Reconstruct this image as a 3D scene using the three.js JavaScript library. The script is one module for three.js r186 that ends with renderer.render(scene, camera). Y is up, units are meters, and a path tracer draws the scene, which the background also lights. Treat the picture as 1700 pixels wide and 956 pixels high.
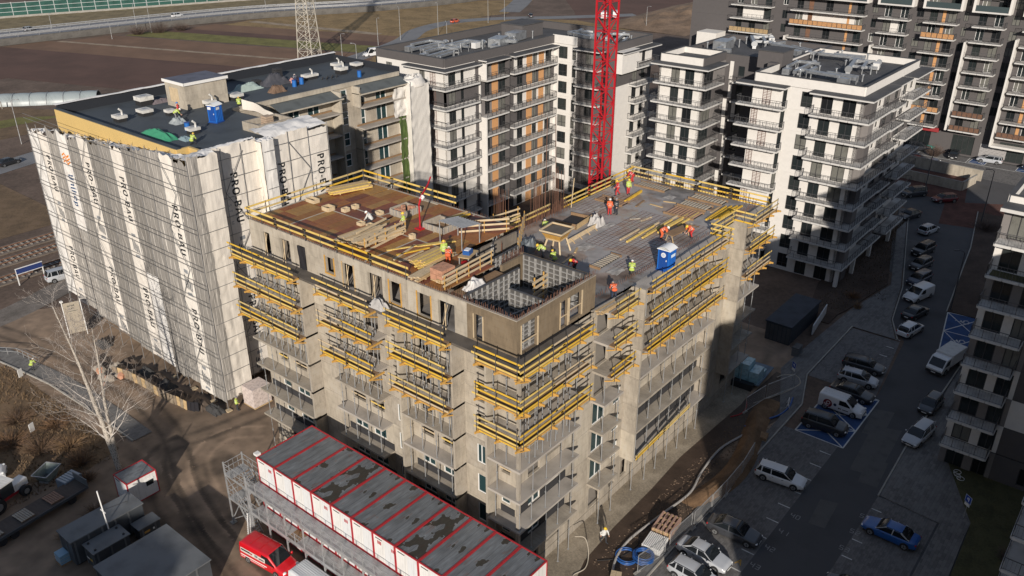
import * as THREE from 'three';
import { MarchingCubes } from 'three/addons/objects/MarchingCubes.js';
import { mergeGeometries } from 'three/addons/utils/BufferGeometryUtils.js';

// ---------------------------------------------------------------- camera, sky, sun, exposure
const scene = new THREE.Scene();
const camera = new THREE.PerspectiveCamera(37.56, 1024 / 576, 1, 3000);
camera.position.set(-32.018, 53.241, 54.332);
camera.up.set(0.33977, 0.89863, -0.27754);
camera.lookAt(-32.018 + 69.779, 53.241 - 43.871, 54.332 - 56.623);
const renderer = new THREE.WebGLRenderer({ antialias: true });
renderer.setSize(1024, 576);
renderer.shadowMap.enabled = true;
renderer.toneMapping = THREE.LinearToneMapping;
renderer.toneMappingExposure = 1.04;
const SUN = new THREE.Vector3(-0.754, 0.317, 0.575).normalize();
{ // hazy winter sky: pale near the horizon, soft blue overhead
  const w = 256, h = 128, d = new Float32Array(w * h * 4);
  for (let j = 0; j < h; j++) for (let i = 0; i < w; i++) {
    const el = (j + 0.5) / h * Math.PI - Math.PI / 2, k = Math.max(0, Math.sin(el)), f = Math.pow(1 - k, 2.2);
    const az = (i + 0.5) / w * Math.PI * 2;
    const c = el < 0 ? [0.30, 0.29, 0.28] : [0.34 + 0.42 * f, 0.46 + 0.36 * f, 0.70 + 0.16 * f];
    const cl = 1 + 0.06 * Math.sin(az * 3 + 1) * Math.sin(el * 5) * k;
    const o = (j * w + i) * 4; d[o] = c[0] * cl; d[o + 1] = c[1] * cl; d[o + 2] = c[2] * cl; d[o + 3] = 1;
  }
  const t = new THREE.DataTexture(d, w, h, THREE.RGBAFormat, THREE.FloatType);
  t.mapping = THREE.EquirectangularReflectionMapping; t.magFilter = t.minFilter = THREE.LinearFilter; t.needsUpdate = true;
  scene.background = t; scene.environment = t;
  scene.backgroundIntensity = 0.40; scene.environmentIntensity = 0.40;
}
const sun = new THREE.DirectionalLight(new THREE.Color(1, 0.91, 0.80), 5.0);
sun.position.copy(SUN).multiplyScalar(250).add(new THREE.Vector3(60, 0, 0));
sun.target.position.set(60, 0, 0); sun.castShadow = true; sun.shadow.radius = 1.4;
Object.assign(sun.shadow.camera, { left: -220, right: 220, top: 220, bottom: -220, near: 1, far: 700 });
sun.shadow.mapSize.set(4096, 4096);
scene.add(sun, sun.target);

// ---------------------------------------------------------------- helpers
let seed = 12345;
const rnd = () => { seed = (seed + 0x6D2B79F5) | 0; let t = Math.imul(seed ^ (seed >>> 15), 1 | seed); t = (t + Math.imul(t ^ (t >>> 7), 61 | t)) ^ t; return ((t ^ (t >>> 14)) >>> 0) / 4294967296; };
const rr = (a, b) => a + (b - a) * rnd();
const pick = (a) => a[Math.floor(rnd() * a.length)];
const V = (x, y, z) => new THREE.Vector3(x, y, z);
const hash = (x, y, s) => { let h = Math.imul(x | 0, 374761393) ^ Math.imul(y | 0, 668265263) ^ Math.imul(s | 0, 2246822519); h = Math.imul(h ^ (h >>> 13), 1274126177); return ((h ^ (h >>> 16)) >>> 0) / 4294967296; };
const sm = (t) => t * t * (3 - 2 * t);
function vnoise(x, y, per, s) { // tileable value noise
  const x0 = Math.floor(x), y0 = Math.floor(y), fx = sm(x - x0), fy = sm(y - y0), m = (v) => ((v % per) + per) % per;
  const a = hash(m(x0), m(y0), s), b = hash(m(x0 + 1), m(y0), s), c = hash(m(x0), m(y0 + 1), s), e = hash(m(x0 + 1), m(y0 + 1), s);
  return a + (b - a) * fx + (c - a) * fy + (a - b - c + e) * fx * fy;
}
function fbm(u, v, f, oct, s) { let a = 0, k = 0.5, n = 0; for (let i = 0; i < oct; i++) { a += k * vnoise(u * f, v * f, f, s + i); n += k; k *= 0.55; f *= 2; } return a / n; }
function makeTex(n, fn) {
  const d = new Uint8Array(n * n * 4);
  for (let j = 0; j < n; j++) for (let i = 0; i < n; i++) {
    const c = fn((i + 0.5) / n, (j + 0.5) / n), o = (j * n + i) * 4, g = Array.isArray(c) ? c : [c, c, c];
    for (let k = 0; k < 3; k++) d[o + k] = Math.max(0, Math.min(255, g[k] * 255)); d[o + 3] = 255;
  }
  const t = new THREE.DataTexture(d, n, n); t.wrapS = t.wrapT = THREE.RepeatWrapping; t.magFilter = THREE.LinearFilter; t.minFilter = THREE.LinearMipmapLinearFilter;
  t.generateMipmaps = true; t.colorSpace = THREE.SRGBColorSpace; t.needsUpdate = true; return t;
}
const nz = (k) => 0.95 + (k - 0.8) * 0.7, tT = (n, fn) => makeTex(n, (u, v) => { const c = fn(u, v); return Array.isArray(c) ? c.map(nz) : nz(c); });
const T = {
  fine: tT(256, (u, v) => 0.80 + 0.07 * (fbm(u, v, 16, 4, 3) - 0.5)),
  blotch: tT(512, (u, v) => 0.80 + 0.52 * (fbm(u, v, 4, 6, 11) - 0.5) + 0.10 * (hash(u * 512, v * 512, 5) - 0.5)),
  conc: tT(512, (u, v) => { // cast concrete: clouds, rain streaks, pour lines
    const s = fbm(u, v * 0.25, 32, 3, 21), c = fbm(u, v, 4, 5, 22), p = Math.abs(((v * 8) % 1) - 0.5) > 0.475 ? -0.07 : 0;
    const k = 0.82 + 0.40 * (c - 0.5) + 0.26 * (s - 0.5) + p; return [k, k * 0.985, k * 0.955];
  }),
  streak: tT(512, (u, v) => { const k = 0.82 + 0.34 * (fbm(u, v, 2, 4, 31) - 0.5) + 0.30 * (fbm(u * 1, v * 0.06, 64, 3, 32) - 0.5); return k; }),
  dirt: tT(512, (u, v) => { const c = fbm(u, v, 4, 6, 41), g = fbm(u, v, 64, 2, 44), k = 0.70 + 0.75 * (c - 0.5) + 0.30 * (g - 0.5); return [k, k * (0.97 + 0.04 * c), k * (0.92 + 0.10 * c)]; }),
  plough: tT(512, (u, v) => { const k = 0.80 + 0.16 * Math.sin(u * Math.PI * 2 * 48 + 2 * fbm(u, v, 4, 2, 52)) * fbm(u, v, 8, 2, 53) + 0.55 * (fbm(u, v, 4, 5, 51) - 0.5); return k; }),
  grass: tT(512, (u, v) => { const a = fbm(u, v, 8, 5, 61), b = fbm(u, v, 64, 2, 62), k = 0.78 + 0.6 * (a - 0.5) + 0.35 * (b - 0.5); return [k, k, k * 0.92]; }),
  wood: tT(256, (u, v) => { const k = 0.82 + 0.32 * (fbm(u, v * 0.08, 32, 3, 71) - 0.5) + 0.2 * (fbm(u, v, 4, 3, 72) - 0.5); return [k, k * 0.97, k * 0.92]; }),
  asph: tT(512, (u, v) => 0.82 + 0.42 * (fbm(u, v, 4, 5, 81) - 0.5) + 0.16 * (hash(u * 512, v * 512, 82) - 0.5)),
  deck: tT(512, (u, v) => { const a = fbm(u, v, 7, 5, 95), b = fbm(u, v, 15, 4, 96), w = fbm(u, v, 40, 3, 97); let k = 0.78 + 0.75 * (a - 0.5) + 0.45 * (w - 0.5), r = 0; if (b > 0.54) r = Math.min(0.13, (b - 0.54) * 1.6); if (a < 0.40) k -= (0.40 - a) * 1.4; return [k - r * 0.4, k - r * 1.15, k - r * 1.7]; }),
  pave: tT(512, (u, v) => { // worn concrete block paving, too small to tell apart from here
    const r = Math.floor(v * 32), c = Math.floor(u * 16 + (r % 2) * 0.5), e = ((u * 16 + (r % 2) * 0.5) % 1 < 0.06 || (v * 32) % 1 < 0.11) ? -0.16 : 0;
    return 0.80 + 0.26 * (hash(c % 16, r, 91) - 0.5) + 0.35 * (fbm(u, v, 4, 4, 92) - 0.5) + e;
  }),
};
const clones = new Map();
const texAt = (n, s) => { const k = n + s; if (!clones.has(k)) { const t = T[n].clone(); t.repeat.set(1 / s, 1 / s); t.needsUpdate = true; clones.set(k, t); } return clones.get(k); };
function mat(c, o = {}) {
  const m = new (o.phys ? THREE.MeshPhysicalMaterial : THREE.MeshStandardMaterial)({ roughness: o.r ?? 0.9, metalness: o.m ?? 0, side: o.two ? THREE.DoubleSide : THREE.FrontSide });
  if (Array.isArray(c)) m.color.setRGB(...c); else m.color.set(c);
  if (o.t) { m.map = texAt(o.t, o.s ?? 4); }
  if (o.bump) { m.bumpMap = texAt(o.t, o.s ?? 4); m.bumpScale = o.bump; }
  if (o.phys) Object.assign(m, o.phys);
  return m;
}
class MB { // collects quads, boxes, bars and tubes; geo() is ONE geometry
  constructor() { this.p = []; this.n = []; this.u = []; this.i = []; }
  vert(p, n, u, v) { this.p.push(p[0], p[1], p[2]); this.n.push(n[0], n[1], n[2]); this.u.push(u, v); return this.p.length / 3 - 1; }
  quad(a, b, c, d, uv) {
    const e1 = [b[0] - a[0], b[1] - a[1], b[2] - a[2]], e2 = [d[0] - a[0], d[1] - a[1], d[2] - a[2]];
    let n = [e1[1] * e2[2] - e1[2] * e2[1], e1[2] * e2[0] - e1[0] * e2[2], e1[0] * e2[1] - e1[1] * e2[0]];
    const l = Math.hypot(...n) || 1; n = n.map((x) => x / l);
    const ax = Math.abs(n[0]) > 0.6 ? [2, 1] : Math.abs(n[1]) > 0.6 ? [0, 2] : [0, 1];
    const q = [a, b, c, d].map((p, k) => uv ? this.vert(p, n, ...uv[k]) : this.vert(p, n, p[ax[0]], p[ax[1]]));
    this.i.push(q[0], q[1], q[2], q[0], q[2], q[3]); return this;
  }
  tri(a, b, c) { const e1 = [b[0] - a[0], b[1] - a[1], b[2] - a[2]], e2 = [c[0] - a[0], c[1] - a[1], c[2] - a[2]]; let n = [e1[1] * e2[2] - e1[2] * e2[1], e1[2] * e2[0] - e1[0] * e2[2], e1[0] * e2[1] - e1[1] * e2[0]]; const l = Math.hypot(...n) || 1; n = n.map((x) => x / l); const q = [a, b, c].map((p) => this.vert(p, n, p[0], Math.abs(n[1]) > 0.6 ? p[2] : p[1])); this.i.push(...q); return this; }
  box(x0, y0, z0, x1, y1, z1) {
    if (x1 < x0) [x0, x1] = [x1, x0]; if (y1 < y0) [y0, y1] = [y1, y0]; if (z1 < z0) [z0, z1] = [z1, z0];
    this.quad([x0, y0, z1], [x1, y0, z1], [x1, y1, z1], [x0, y1, z1]); this.quad([x1, y0, z0], [x0, y0, z0], [x0, y1, z0], [x1, y1, z0]);
    this.quad([x1, y0, z1], [x1, y0, z0], [x1, y1, z0], [x1, y1, z1]); this.quad([x0, y0, z0], [x0, y0, z1], [x0, y1, z1], [x0, y1, z0]);
    this.quad([x0, y1, z1], [x1, y1, z1], [x1, y1, z0], [x0, y1, z0]); this.quad([x0, y0, z0], [x1, y0, z0], [x1, y0, z1], [x0, y0, z1]); return this;
  }
  fbox(F, u0, v0, w0, u1, v1, w1) { const a = F(u0, v0, w0), b = F(u1, v1, w1); return this.box(a[0], a[1], a[2], b[0], b[1], b[2]); }
  bar(a, b, w, h = w) { // square bar from a to b; w across, h in the other direction
    const d = V(b[0] - a[0], b[1] - a[1], b[2] - a[2]), L = d.length(); d.normalize();
    const s = Math.abs(d.y) > 0.95 ? V(1, 0, 0) : V(0, 1, 0).cross(d).normalize(), t = d.clone().cross(s).normalize();
    s.multiplyScalar(w / 2); t.multiplyScalar(h / 2);
    const P = (e, i, j) => [e[0] + s.x * i + t.x * j, e[1] + s.y * i + t.y * j, e[2] + s.z * i + t.z * j];
    const A = [P(a, -1, -1), P(a, 1, -1), P(a, 1, 1), P(a, -1, 1)], B = [P(b, -1, -1), P(b, 1, -1), P(b, 1, 1), P(b, -1, 1)];
    for (let k = 0; k < 4; k++) { const m = (k + 1) % 4, ww = k % 2 ? h : w; this.quad(A[k], A[m], B[m], B[k], [[0, 0], [ww, 0], [ww, L], [0, L]]); }
    this.quad(A[3], A[2], A[1], A[0]); this.quad(B[0], B[1], B[2], B[3]); return this;
  }
  tube(pts, r, n = 6, cap = true) { // smooth tube; r a number or one radius for each point
    const q = pts.map((p) => V(...p)), R = (k) => (Array.isArray(r) ? r[k] : r); let prev = null, first = null, len = 0, s = null;
    q.forEach((p, k) => {
      const d = (k === 0 ? q[1].clone().sub(p) : k === q.length - 1 ? p.clone().sub(q[k - 1]) : q[k + 1].clone().sub(q[k - 1])).normalize();
      if (!s) s = Math.abs(d.y) > 0.9 ? V(1, 0, 0) : V(0, 1, 0); s = s.clone().sub(d.clone().multiplyScalar(s.dot(d))).normalize(); const t = d.clone().cross(s);
      if (k) len += p.distanceTo(q[k - 1]);
      const ring = []; for (let i = 0; i <= n; i++) { const a = i / n * Math.PI * 2, c = Math.cos(a), e = Math.sin(a), nn = [s.x * c + t.x * e, s.y * c + t.y * e, s.z * c + t.z * e]; ring.push(this.vert([p.x + nn[0] * R(k), p.y + nn[1] * R(k), p.z + nn[2] * R(k)], nn, i / n * 6.28 * R(0), len)); }
      if (prev) for (let i = 0; i < n; i++) this.i.push(prev[i], prev[i + 1], ring[i + 1], prev[i], ring[i + 1], ring[i]);
      if (cap && (k === 0 || k === q.length - 1)) { const nn = k ? [d.x, d.y, d.z] : [-d.x, -d.y, -d.z], c = this.vert([p.x, p.y, p.z], nn, 0, 0), rim = ring.map((id) => this.vert([this.p[id * 3], this.p[id * 3 + 1], this.p[id * 3 + 2]], nn, 0, 0)); for (let i = 0; i < n; i++) k ? this.i.push(c, rim[i], rim[i + 1]) : this.i.push(c, rim[i + 1], rim[i]); }
      prev = ring;
    }); return this;
  }
  cyl(a, b, r, n = 8, r1 = r) { return this.tube([a, b], [r, r1], n); }
  grid(fn, nu, nv, uvS) { // smooth sheet from fn(u,v) -> [x,y,z]
    const base = this.p.length / 3, P = [];
    for (let j = 0; j <= nv; j++) for (let i = 0; i <= nu; i++) P.push(fn(i / nu, j / nv));
    const at = (i, j) => P[Math.max(0, Math.min(nv, j)) * (nu + 1) + Math.max(0, Math.min(nu, i))];
    for (let j = 0; j <= nv; j++) for (let i = 0; i <= nu; i++) {
      const a = at(i + 1, j), b = at(i - 1, j), c = at(i, j + 1), e = at(i, j - 1), du = [a[0] - b[0], a[1] - b[1], a[2] - b[2]], dv = [c[0] - e[0], c[1] - e[1], c[2] - e[2]];
      const n = [du[1] * dv[2] - du[2] * dv[1], du[2] * dv[0] - du[0] * dv[2], du[0] * dv[1] - du[1] * dv[0]], l = Math.hypot(...n) || 1, p = at(i, j);
      this.vert(p, n.map((x) => x / l), ...(uvS === 'unit' ? [i / nu, j / nv] : uvS ? uvS(p, i / nu, j / nv) : [p[0], p[2]]));
    }
    for (let j = 0; j < nv; j++) for (let i = 0; i < nu; i++) { const k = base + j * (nu + 1) + i; this.i.push(k, k + 1, k + nu + 2, k, k + nu + 2, k + nu + 1); } return this;
  }
  add(g, x = 0, y = 0, z = 0, m = null) {
    g = g.clone(); if (m) g.applyMatrix4(m); g.translate(x, y, z); const b = this.p.length / 3, P = g.attributes.position, N = g.attributes.normal, U = g.attributes.uv;
    for (let k = 0; k < P.count; k++) { this.p.push(P.getX(k), P.getY(k), P.getZ(k)); this.n.push(N.getX(k), N.getY(k), N.getZ(k)); this.u.push(U ? U.getX(k) : 0, U ? U.getY(k) : 0); }
    if (g.index) for (let k = 0; k < g.index.count; k++) this.i.push(b + g.index.getX(k)); else for (let k = 0; k < P.count; k++) this.i.push(b + k); return this;
  }
  ball(x, y, z, rx, ry = rx, rz = rx, n = 10) { const g = new THREE.SphereGeometry(1, n, Math.max(5, n * 0.7 | 0)); return this.add(g.applyMatrix4(new THREE.Matrix4().makeScale(rx, ry, rz)), x, y, z); }
  geo() { const g = new THREE.BufferGeometry(); g.setAttribute('position', new THREE.Float32BufferAttribute(this.p, 3)); g.setAttribute('normal', new THREE.Float32BufferAttribute(this.n, 3)); g.setAttribute('uv', new THREE.Float32BufferAttribute(this.u, 2)); g.setIndex(this.i); return g; }
  get empty() { return !this.i.length; }
}
const used = new Map();
const numbered = (n) => { const k = used.get(n) ?? 0; used.set(n, k + 1); return k ? n + '_' + String(k).padStart(3, '0') : n; };
const SH = (o) => { o.castShadow = o.receiveShadow = true; return o; };
function thing(name, label, category, pos = [0, 0, 0], turn = 0, group) { // a Group at the thing's base
  const o = new THREE.Group(); o.name = numbered(name); o.position.set(...pos); o.rotation.y = turn; o.userData = { label, category }; if (group) o.userData.group = group; scene.add(o); return o;
}
function part(o, name, g, m, label, kind) { // a mesh under a thing or a part
  if (g instanceof MB) { if (g.empty) return null; g = g.geo(); } const q = SH(new THREE.Mesh(g, m)); q.name = name; if (label) q.userData.label = label; if (kind) q.userData.kind = kind; o.add(q); return q;
}
function one(name, g, m, label, category, group, pos) { const q = part(scene, numbered(name), g, m, label); q.userData.category = category; if (group) q.userData.group = group; if (pos) q.position.set(...pos); return q; }
function struct(name, g, m, label) { const q = part(scene, numbered(name), g, m); q.userData.kind = 'structure'; if (label) q.userData.label = label; return q; }
function stuff(name, g, m, label) { const q = part(scene, numbered(name), g, m, label); q.userData.kind = 'stuff'; return q; }
function copyOf(o, pos, turn, label, group) { const c = o.clone(); c.name = numbered(o.name.replace(/_\d+$/, '')); c.position.set(...pos); if (turn != null) c.rotation.y = turn; c.userData = { ...o.userData }; if (label) c.userData.label = label; if (group) c.userData.group = group; scene.add(c); return c; }
// wall frames: u along the wall, v up, w out of it
const FX = (p) => (u, v, w) => [p - w, v, u], FZ = (p) => (u, v, w) => [u, v, p + w], FXP = (p) => (u, v, w) => [p + w, v, u], FZN = (p) => (u, v, w) => [u, v, p - w];
const B = (...a) => new MB().box(...a);
function wallBoxes(mb, F, u0, u1, v0, v1, holes, w0, w1) { // a wall with rectangular openings [u0,v0,u1,v1]
  const hs = holes.map((h) => [Math.max(u0, h[0]), Math.max(v0, h[1]), Math.min(u1, h[2]), Math.min(v1, h[3])]).filter((h) => h[2] > h[0] && h[3] > h[1]);
  const vs = [...new Set([v0, v1, ...hs.flatMap((h) => [h[1], h[3]])])].sort((a, b) => a - b);
  for (let j = 0; j < vs.length - 1; j++) {
    const a = vs[j], b = vs[j + 1], m = (a + b) / 2, row = hs.filter((h) => h[1] < m && h[3] > m).sort((p, q) => p[0] - q[0]);
    let u = u0; for (const h of row) { if (h[0] > u + 1e-4) mb.fbox(F, u, a, w0, h[0], b, w1); u = Math.max(u, h[2]); } if (u < u1 - 1e-4) mb.fbox(F, u, a, w0, u1, b, w1);
  } return mb;
}
function sheet(poly, y) { const s = new THREE.Shape(poly.map(([x, z]) => new THREE.Vector2(x, -z))), g = new THREE.ShapeGeometry(s); g.rotateX(-Math.PI / 2); g.translate(0, y, 0); const P = g.attributes.position, U = g.attributes.uv; for (let k = 0; k < P.count; k++) U.setXY(k, P.getX(k), P.getZ(k)); return g; }
function slabOf(poly, y0, y1) { const s = new THREE.Shape(poly.map(([x, z]) => new THREE.Vector2(x, -z))), g = new THREE.ExtrudeGeometry(s, { depth: y1 - y0, bevelEnabled: false }); g.rotateX(-Math.PI / 2); g.translate(0, y0, 0); return g; }
// ---------------------------------------------------------------- the ground, fields and roads
const M = {
  earth: mat([0.15, 0.105, 0.08], { t: 'dirt', s: 23 }), field: mat([0.105, 0.056, 0.043], { t: 'plough', s: 34, r: 1 }), fieldB: mat([0.18, 0.105, 0.066], { t: 'plough', s: 27, r: 1 }),
  fieldT: mat([0.34, 0.27, 0.20], { t: 'dirt', s: 9, r: 1 }), green: mat([0.16, 0.15, 0.045], { t: 'grass', s: 21, r: 1 }), dry: mat([0.25, 0.17, 0.085], { t: 'grass', s: 31, r: 1 }),
  scrub: mat([0.16, 0.105, 0.065], { t: 'grass', s: 13, r: 1 }), asph: mat([0.072, 0.072, 0.076], { t: 'asph', s: 11 }), road: mat([0.20, 0.20, 0.205], { t: 'asph', s: 17, r: 0.7 }), pave: mat([0.155, 0.15, 0.148], { t: 'pave', s: 6.4 }),
  walk: mat([0.17, 0.165, 0.16], { t: 'pave', s: 9 }), kerb: mat([0.34, 0.33, 0.31], { t: 'conc', s: 5 }), soil: mat([0.085, 0.058, 0.045], { t: 'dirt', s: 9, r: 1 }), bark: mat([0.12, 0.05, 0.038], { t: 'dirt', s: 5, r: 1 }),
  numb: mat([0.26, 0.26, 0.26]), white: mat([0.80, 0.79, 0.77], { t: 'fine', s: 2 }), line: mat([0.62, 0.62, 0.60], { t: 'blotch', s: 3 }), blue: mat([0.03, 0.075, 0.20], { t: 'blotch', s: 4 }), steel: mat([0.42, 0.43, 0.44], { r: 0.5, m: 0.6 }), galv: mat([0.50, 0.51, 0.52], { r: 0.45, m: 0.55, t: 'blotch', s: 2 }),
  rust: mat([0.17, 0.085, 0.05], { r: 0.9 }), ballast: mat([0.20, 0.165, 0.14], { t: 'dirt', s: 4 }), sleeper: mat([0.30, 0.28, 0.255], { t: 'conc', s: 3 }), black: mat([0.02, 0.02, 0.022], { r: 0.7 }), lawn: mat([0.075, 0.072, 0.035], { t: 'grass', s: 8, r: 1 }),
};
struct('terrain', sheet([[-900, 700], [1600, 700], [1600, -1600], [-900, -1600]], -0.03), M.earth);
const line = (k, z) => k + 0.35 * (z + 269);
const strip = (n, k0, k1, z0, z1, m, y) => struct(n, sheet([[line(k0, z0), z0], [line(k1, z0), z0], [line(k1, z1), z1], [line(k0, z1), z1]], y), m);
strip('ploughed_field', -120, 88, -268, -215, M.field, 0); strip('ploughed_field', 49, 88, -215, -150, M.field, 0);
strip('brown_field', 88, 103, -268, -140, M.fieldB, 0); strip('field_track', 103, 105.2, -264, -150, M.fieldT, 0); strip('brown_field', 105.2, 121, -262, -140, M.fieldB, 0); strip('green_field', 123, 136, -258, -150, M.green, 0);
strip('ploughed_field', 136, 144, -258, -150, M.field, 0); strip('brown_field', 144, 158, -255, -150, M.fieldB, 0); strip('dry_meadow', 158, 215, -252, -150, M.dry, 0);
struct('brown_field', sheet([[-140, -186], [50, -186], [60, -166], [64, -150], [-140, -150]], 0), M.scrub);
struct('field_track', sheet([[174, -250], [178, -250], [190, -188], [186, -187]], 0.012), M.fieldT);
struct('green_verge', sheet([[-100, -167], [50, -167], [58, -160], [-100, -157]], 0.008), M.green);
struct('scrub_land', sheet([[-120, -133], [26, -128], [26, -90], [-120, -90]], 0.0), M.scrub);
struct('ploughed_field', sheet([[262, -150], [282, -166], [316, -196], [420, -240], [520, -160], [420, -120], [300, -118]], 0.0), M.field);
struct('dry_meadow', sheet([[205, -190], [250, -175], [262, -150], [255, -120], [150, -130], [150, -152]], 0.004), M.dry);
struct('dry_meadow', sheet([[176, -254], [280, -222], [300, -202], [258, -184], [215, -192], [190, -205]], 0.004), M.dry);
// far embankment: grass slope behind the raised road, and earth mounds
{ const mb = new MB(), A = [[-60, -318], [98, -294], [190, -268], [271, -237]], C = [[-60, -372], [115, -336], [216, -303], [310, -268]];
  for (let k = 0; k < 3; k++) mb.grid((u, v) => { const x = A[k][0] + (A[k + 1][0] - A[k][0]) * u, z = A[k][1] + (A[k + 1][1] - A[k][1]) * u, X = C[k][0] + (C[k + 1][0] - C[k][0]) * u, Z = C[k][1] + (C[k + 1][1] - C[k][1]) * u; return [x + (X - x) * v, 0.05 + 0.4 * fbm(u, v, 8, 3, 7) * Math.sin(v * 3.1), z + (Z - z) * v]; }, 24, 10);
  const g = mb.geo(); struct('grass_embankment', g, mat([0.21, 0.165, 0.098], { t: 'grass', s: 19, r: 1, two: true })); }
{ const mb = new MB(); mb.grid((u, v) => { const x = 256 + 75 * u, z = -98 - 40 * v, h = Math.sin(v * 3.14) ** 0.8 * (2.2 + 4.5 * fbm(u, v, 6, 4, 77)) * Math.sin(Math.min(1, u * 1.6 + 0.02) * 1.57); return [x, h, z]; }, 60, 36); struct('earth_mound', mb.geo(), mat([0.225, 0.155, 0.105], { t: 'dirt', s: 17, r: 1 })); }
function ribbon(pts, w, y) { const mb = new MB(), c = new THREE.CatmullRomCurve3(pts.map(([x, z, h = 0]) => V(x, h, z))), n = pts.length * 10, P = c.getSpacedPoints(n); const off = (k, s) => { const d = P[Math.min(n, k + 1)].clone().sub(P[Math.max(0, k - 1)]).normalize(); return [P[k].x - d.z * s, P[k].y + y, P[k].z + d.x * s]; }; for (let k = 0; k < n; k++) mb.quad(off(k, -w / 2), off(k, w / 2), off(k + 1, w / 2), off(k + 1, -w / 2)); return mb; }
struct('rural_road', ribbon([[-90, -98], [-20, -116], [34, -130], [92, -146], [152, -160], [184, -171], [205, -183], [228, -186], [248, -176], [262, -162], [290, -140]], 7.4, 0.02), M.road);
struct('rural_road', ribbon([[262, -186], [280, -196], [300, -208], [330, -226]], 9, 0.028), M.road);
struct('gravel_path', ribbon([[-60, -58], [-20, -60], [3, -61.5], [14, -65], [30, -68]], 4.6, 0.012), mat([0.21, 0.185, 0.165], { t: 'dirt', s: 7 }));
struct('pavement', ribbon([[-9, -60], [-2, -53], [-1, -47], [0, -40], [0.4, -30], [0.4, -22]], 2.1, 0.06), M.walk);
// raised far road with its deck, guard rails and posts
{ const P = [[-60, -296], [89, -277], [182, -261], [231, -238], [276, -228], [340, -230]];
  const raise = (pts, h) => pts.map(([x, z]) => [x, z, h]);
  struct('far_road', ribbon(raise(P, 2.4), 14, 0), mat([0.24, 0.24, 0.25], { t: 'asph', s: 21, r: 0.6 }));
  const mb = new MB(), c = new THREE.CatmullRomCurve3(P.map(([x, z]) => V(x, 0, z))), n = 60, Q = c.getSpacedPoints(n);
  const side = (k, s) => { const d = Q[Math.min(n, k + 1)].clone().sub(Q[Math.max(0, k - 1)]).normalize(); return [Q[k].x - d.z * s, Q[k].z + d.x * s]; };
  for (const s of [-7.2, 7.2]) for (let k = 0; k < n; k++) { const a = side(k, s), b = side(k + 1, s); mb.bar([a[0], 1.2, a[1]], [b[0], 1.2, b[1]], 0.35, 2.3); }
  struct('road_embankment', mb.geo(), mat([0.13, 0.125, 0.12], { t: 'conc', s: 9 }));
  [-7, -3.2, 4, 7].forEach((s, j) => {
    const t = thing('guard_rail', ['galvanised guard rail along the far edge of the distant road', 'galvanised guard rail second from the far edge of the distant road', 'galvanised guard rail second from the near edge of the distant road', 'galvanised guard rail along the near edge of the distant road'][j], 'guard rail', [0, 0, 0], 0, 'guard rails of the distant road');
    const r = new MB(), p = new MB(); for (let k = 0; k < n; k++) { const a = side(k, s), b = side(k + 1, s); r.bar([a[0], 3.2, a[1]], [b[0], 3.2, b[1]], 0.12, 0.34); p.box(a[0] - 0.07, 2.4, a[1] - 0.07, a[0] + 0.07, 3.2, a[1] + 0.07); }
    part(t, 'rail', r, M.galv); part(t, 'posts', p, M.galv, null, 'stuff');
  });
  struct('road_markings', ribbon(raise(P.map(([x, z]) => [x, z]), 2.4), 0.3, 0.012), M.line);
}
{ // noise barrier along the motorway in the far left corner
  const t = thing('noise_barrier', 'long green noise barrier of glazed panels beside the motorway', 'noise barrier');
  const pts = []; for (let k = 0; k <= 30; k++) { const u = k / 30; pts.push([70 + 150 * u, -349 + 47 * u]); }
  const pm = mat([0.035, 0.10, 0.085], { r: 0.35, t: 'blotch', s: 9 }), fm = mat([0.52, 0.55, 0.55], { r: 0.6 });
  const base = new MB(); base.bar([70, 0.4, -349], [220, 0.4, -302], 0.5, 0.9); part(t, 'plinth', base, M.kerb);
  for (let k = 0; k < 30; k++) { const a = pts[k], b = pts[k + 1]; part(t, 'panel', new MB().bar([a[0], 3.3, a[1]], [b[0], 3.3, b[1]], 0.14, 5.0), pm); const f = new MB().box(a[0] - 0.12, 0.8, a[1] - 0.12, a[0] + 0.12, 6.1, a[1] + 0.12); for (const y of [2.3, 4.0, 5.8]) f.bar([a[0], y, a[1]], [b[0], y, b[1]], 0.2, 0.14); part(t, 'post', f, fm); }
}
{ // polytunnel
  const t = thing('polytunnel', 'long low polytunnel under pale plastic at the edge of the ploughed field', 'polytunnel');
  const a = V(28, 0, -205), b = V(71, 0, -168), L = a.distanceTo(b), d = b.clone().sub(a).normalize(), s = V(-d.z, 0, d.x);
  const c = new MB(); c.grid((u, v) => { const an = Math.PI * u, R = 2.5 + 0.12 * Math.abs(Math.sin(v * 44)); return [a.x + d.x * L * v + s.x * Math.cos(an) * R, Math.sin(an) * R * 1.05, a.z + d.z * L * v + s.z * Math.cos(an) * R]; }, 12, 110);
  part(t, 'cover', c, mat([0.27, 0.31, 0.32], { r: 0.4, two: true, t: 'streak', s: 6 }));
  for (let k = 0; k <= 14; k++) { const h = new MB(), p = []; for (let i = 0; i <= 12; i++) { const an = Math.PI * i / 12; p.push([a.x + d.x * L * k / 14 + s.x * Math.cos(an) * 2.68, Math.sin(an) * 2.82, a.z + d.z * L * k / 14 + s.z * Math.cos(an) * 2.68]); } part(t, 'hoop', h.tube(p, 0.06, 5), M.galv); }
}
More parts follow.
